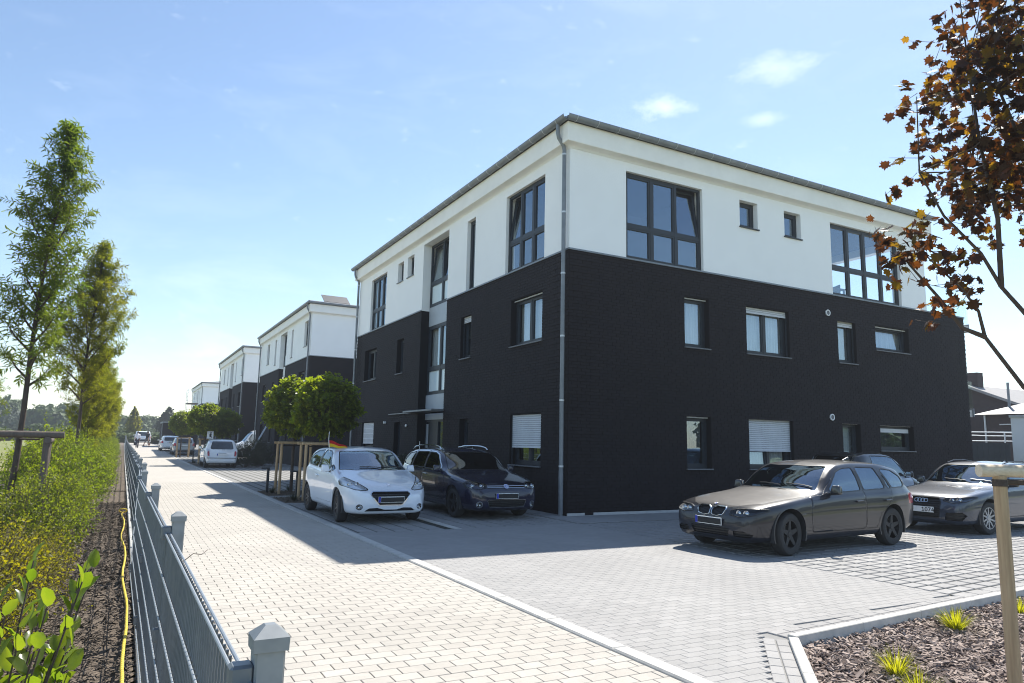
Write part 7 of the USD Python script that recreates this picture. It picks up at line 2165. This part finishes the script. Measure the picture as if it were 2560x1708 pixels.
# ------------------------------------------------------------------ far trees
def far_tree(t, r, H, R, n, mat, conic=False, q=0.55):
    part(t, 'trunk', tube([(0, 0, -.2), (0, 0, H * .5)], [.22 * H / 8, .08 * H / 8], 6), 'bark')
    u = unit(r.normal(0, 1, (n, 3)))
    lump = 1 + .45 * (meshkit.fbm(u * 1.9 + 3, 3, int(r.integers(99))) - .5) * 2
    rad = r.uniform(.3, 1, n) ** .4
    P = u * [R, R, H * .46] * (rad * lump)[:, None] + [0, 0, H * .54]
    if conic:
        P[:, :2] *= (1.25 - np.clip(P[:, 2] / H, 0, 1.1))[:, None]
    X = unit(r.normal(0, 1, (n, 3))); Z = unit(u + r.normal(0, .5, u.shape)); Y = unit(np.cross(Z, X)); X = np.cross(Y, Z)
    s = q * r.uniform(.6, 1.4, n)
    part(t, 'crown', scatter(OVAL[0] - [.5, 0, 0], OVAL[1], P, X, Y, Z, np.stack([s, s * .8], 1)), mat, kind='stuff')
def wood_proto(path, r, H, R, n):
    UsdGeom.Xform.Define(stage, path)
    u = unit(r.normal(0, 1, (n, 3)))
    lump = 1 + .45 * (meshkit.fbm(u * 1.9 + 3, 3, int(r.integers(99))) - .5) * 2
    rad = r.uniform(.35, 1, n) ** .4
    P = u * [R, R, H * .5] * (rad * lump)[:, None] + [0, 0, H * .5]
    P[:, 2] = np.maximum(P[:, 2], .2)
    X = unit(r.normal(0, 1, (n, 3))); Z = unit(u + r.normal(0, .5, u.shape)); Y = unit(np.cross(Z, X)); X = np.cross(Y, Z)
    s = .9 * r.uniform(.6, 1.4, n)
    usdkit.mesh(stage, path + '/crown', scatter(OVAL[0] - [.5, 0, 0], OVAL[1], P, X, Y, Z, np.stack([s, s * .8], 1)), MAT['leaf_far'])
rw_ = np.random.default_rng(404)
pi = UsdGeom.PointInstancer.Define(stage, '/World/distant_wood')
protos = []
for k, (H, R) in enumerate(((8.5, 4.2), (7.0, 3.8), (9.5, 3.6))):
    wood_proto(f'/World/distant_wood/tree_{k:03d}', np.random.default_rng(410 + k), H, R, 900)
    protos.append(f'/World/distant_wood/tree_{k:03d}')
pi.CreatePrototypesRel().SetTargets([Sdf.Path(p) for p in protos])
pos, ids, sc = [], [], []
for k in range(330):
    a = rw_.uniform(-0.62, 1.5)                     # bearing from +y
    d = rw_.uniform(215, 300)
    if -0.12 < a < 0.02:
        d = rw_.uniform(190, 260)
    x, y = CAM_POS[0] + d * math.sin(a), CAM_POS[1] + d * math.cos(a)
    pos.append((x, y, 0.5)); ids.append(int(rw_.integers(3)))
    h = 0.8 + 0.45 * meshkit.noise(np.array([[a * 9, 0, 0]]), 3)[0] + rw_.uniform(-.1, .12)
    sc.append((1.05, 1.05, h * (.95 if a < -.05 else .8)))
for k in range(170):                                 # the same wood goes on round the meadow behind the viewer
    a = rw_.uniform(1.5, 2 * math.pi - 0.62)
    d = rw_.uniform(90, 170)
    pos.append((CAM_POS[0] + d * math.sin(a), CAM_POS[1] + d * math.cos(a), 0.0)); ids.append(int(rw_.integers(3))); sc.append((1.2, 1.2, rw_.uniform(.8, 1.2)))
for k in range(90):                                  # lower scrub in front
    a = rw_.uniform(-0.62, 0.05)
    d = rw_.uniform(120, 190)
    pos.append((CAM_POS[0] + d * math.sin(a), CAM_POS[1] + d * math.cos(a), 0.4)); ids.append(int(rw_.integers(3))); sc.append((.6, .6, rw_.uniform(.18, .34)))
pi.CreatePositionsAttr(Vt.Vec3fArray([Gf.Vec3f(*map(float, p)) for p in pos]))
pi.CreateProtoIndicesAttr(Vt.IntArray(ids))
pi.CreateScalesAttr(Vt.Vec3fArray([Gf.Vec3f(*map(float, p)) for p in sc]))
tag(pi.GetPrim(), 'mixed green wood closing the horizon behind the meadow', 'wood', kind='stuff')
t = thing('poplar_tree', 'slim yellow green tree standing alone at the end of the road', 'tree', (-7.5, 118, .55))
far_tree(t, np.random.default_rng(501), 6.0, 1.5, 1500, 'leaf_poplar', True, .3)
t = thing('conifer_tree', 'dark pointed tree beside the flat roofed garage', 'tree', (-0.9, 150, .6))
far_tree(t, np.random.default_rng(502), 7.2, 3.0, 1600, 'leaf_dark', True, .5)
pmat('leaf_willow', (0.10, 0.125, 0.085), 0.7, (0.07, 0.095, 0.06), scale=.5, island=.3)
t = thing('willow_tree', 'grey green willow at the left end of the horizon', 'tree', (-31, 160, .6))
far_tree(t, np.random.default_rng(503), 7.0, 4.0, 1600, 'leaf_willow', False, .6)
t = thing('mast', 'thin distant mast above the trees on the left', 'mast', (-44.5, 330, .6))
part(t, 'pole', cyl((0, 0, 0), (0, 0, 13.5), .12, 6), 'zinc')
part(t, 'arm', cyl((-.9, 0, 13.4), (.9, 0, 13.4), .1, 6), 'zinc')

# ------------------------------------------------------------------ thin summer haze
MAT['haze_air'] = usdkit.material(stage, '/World/Looks/haze_air', {'v': ('principled_volume', {'color': (0.86, 0.92, 1.0), 'density': HAZE, 'anisotropy': 0.35})}, [], volume='v.volume')
solo('haze', box(-700, 700, -400, 700, -1.6, 22.0), 'haze_air', 'thin pale summer haze over the far meadow', 'haze', kind='stuff')
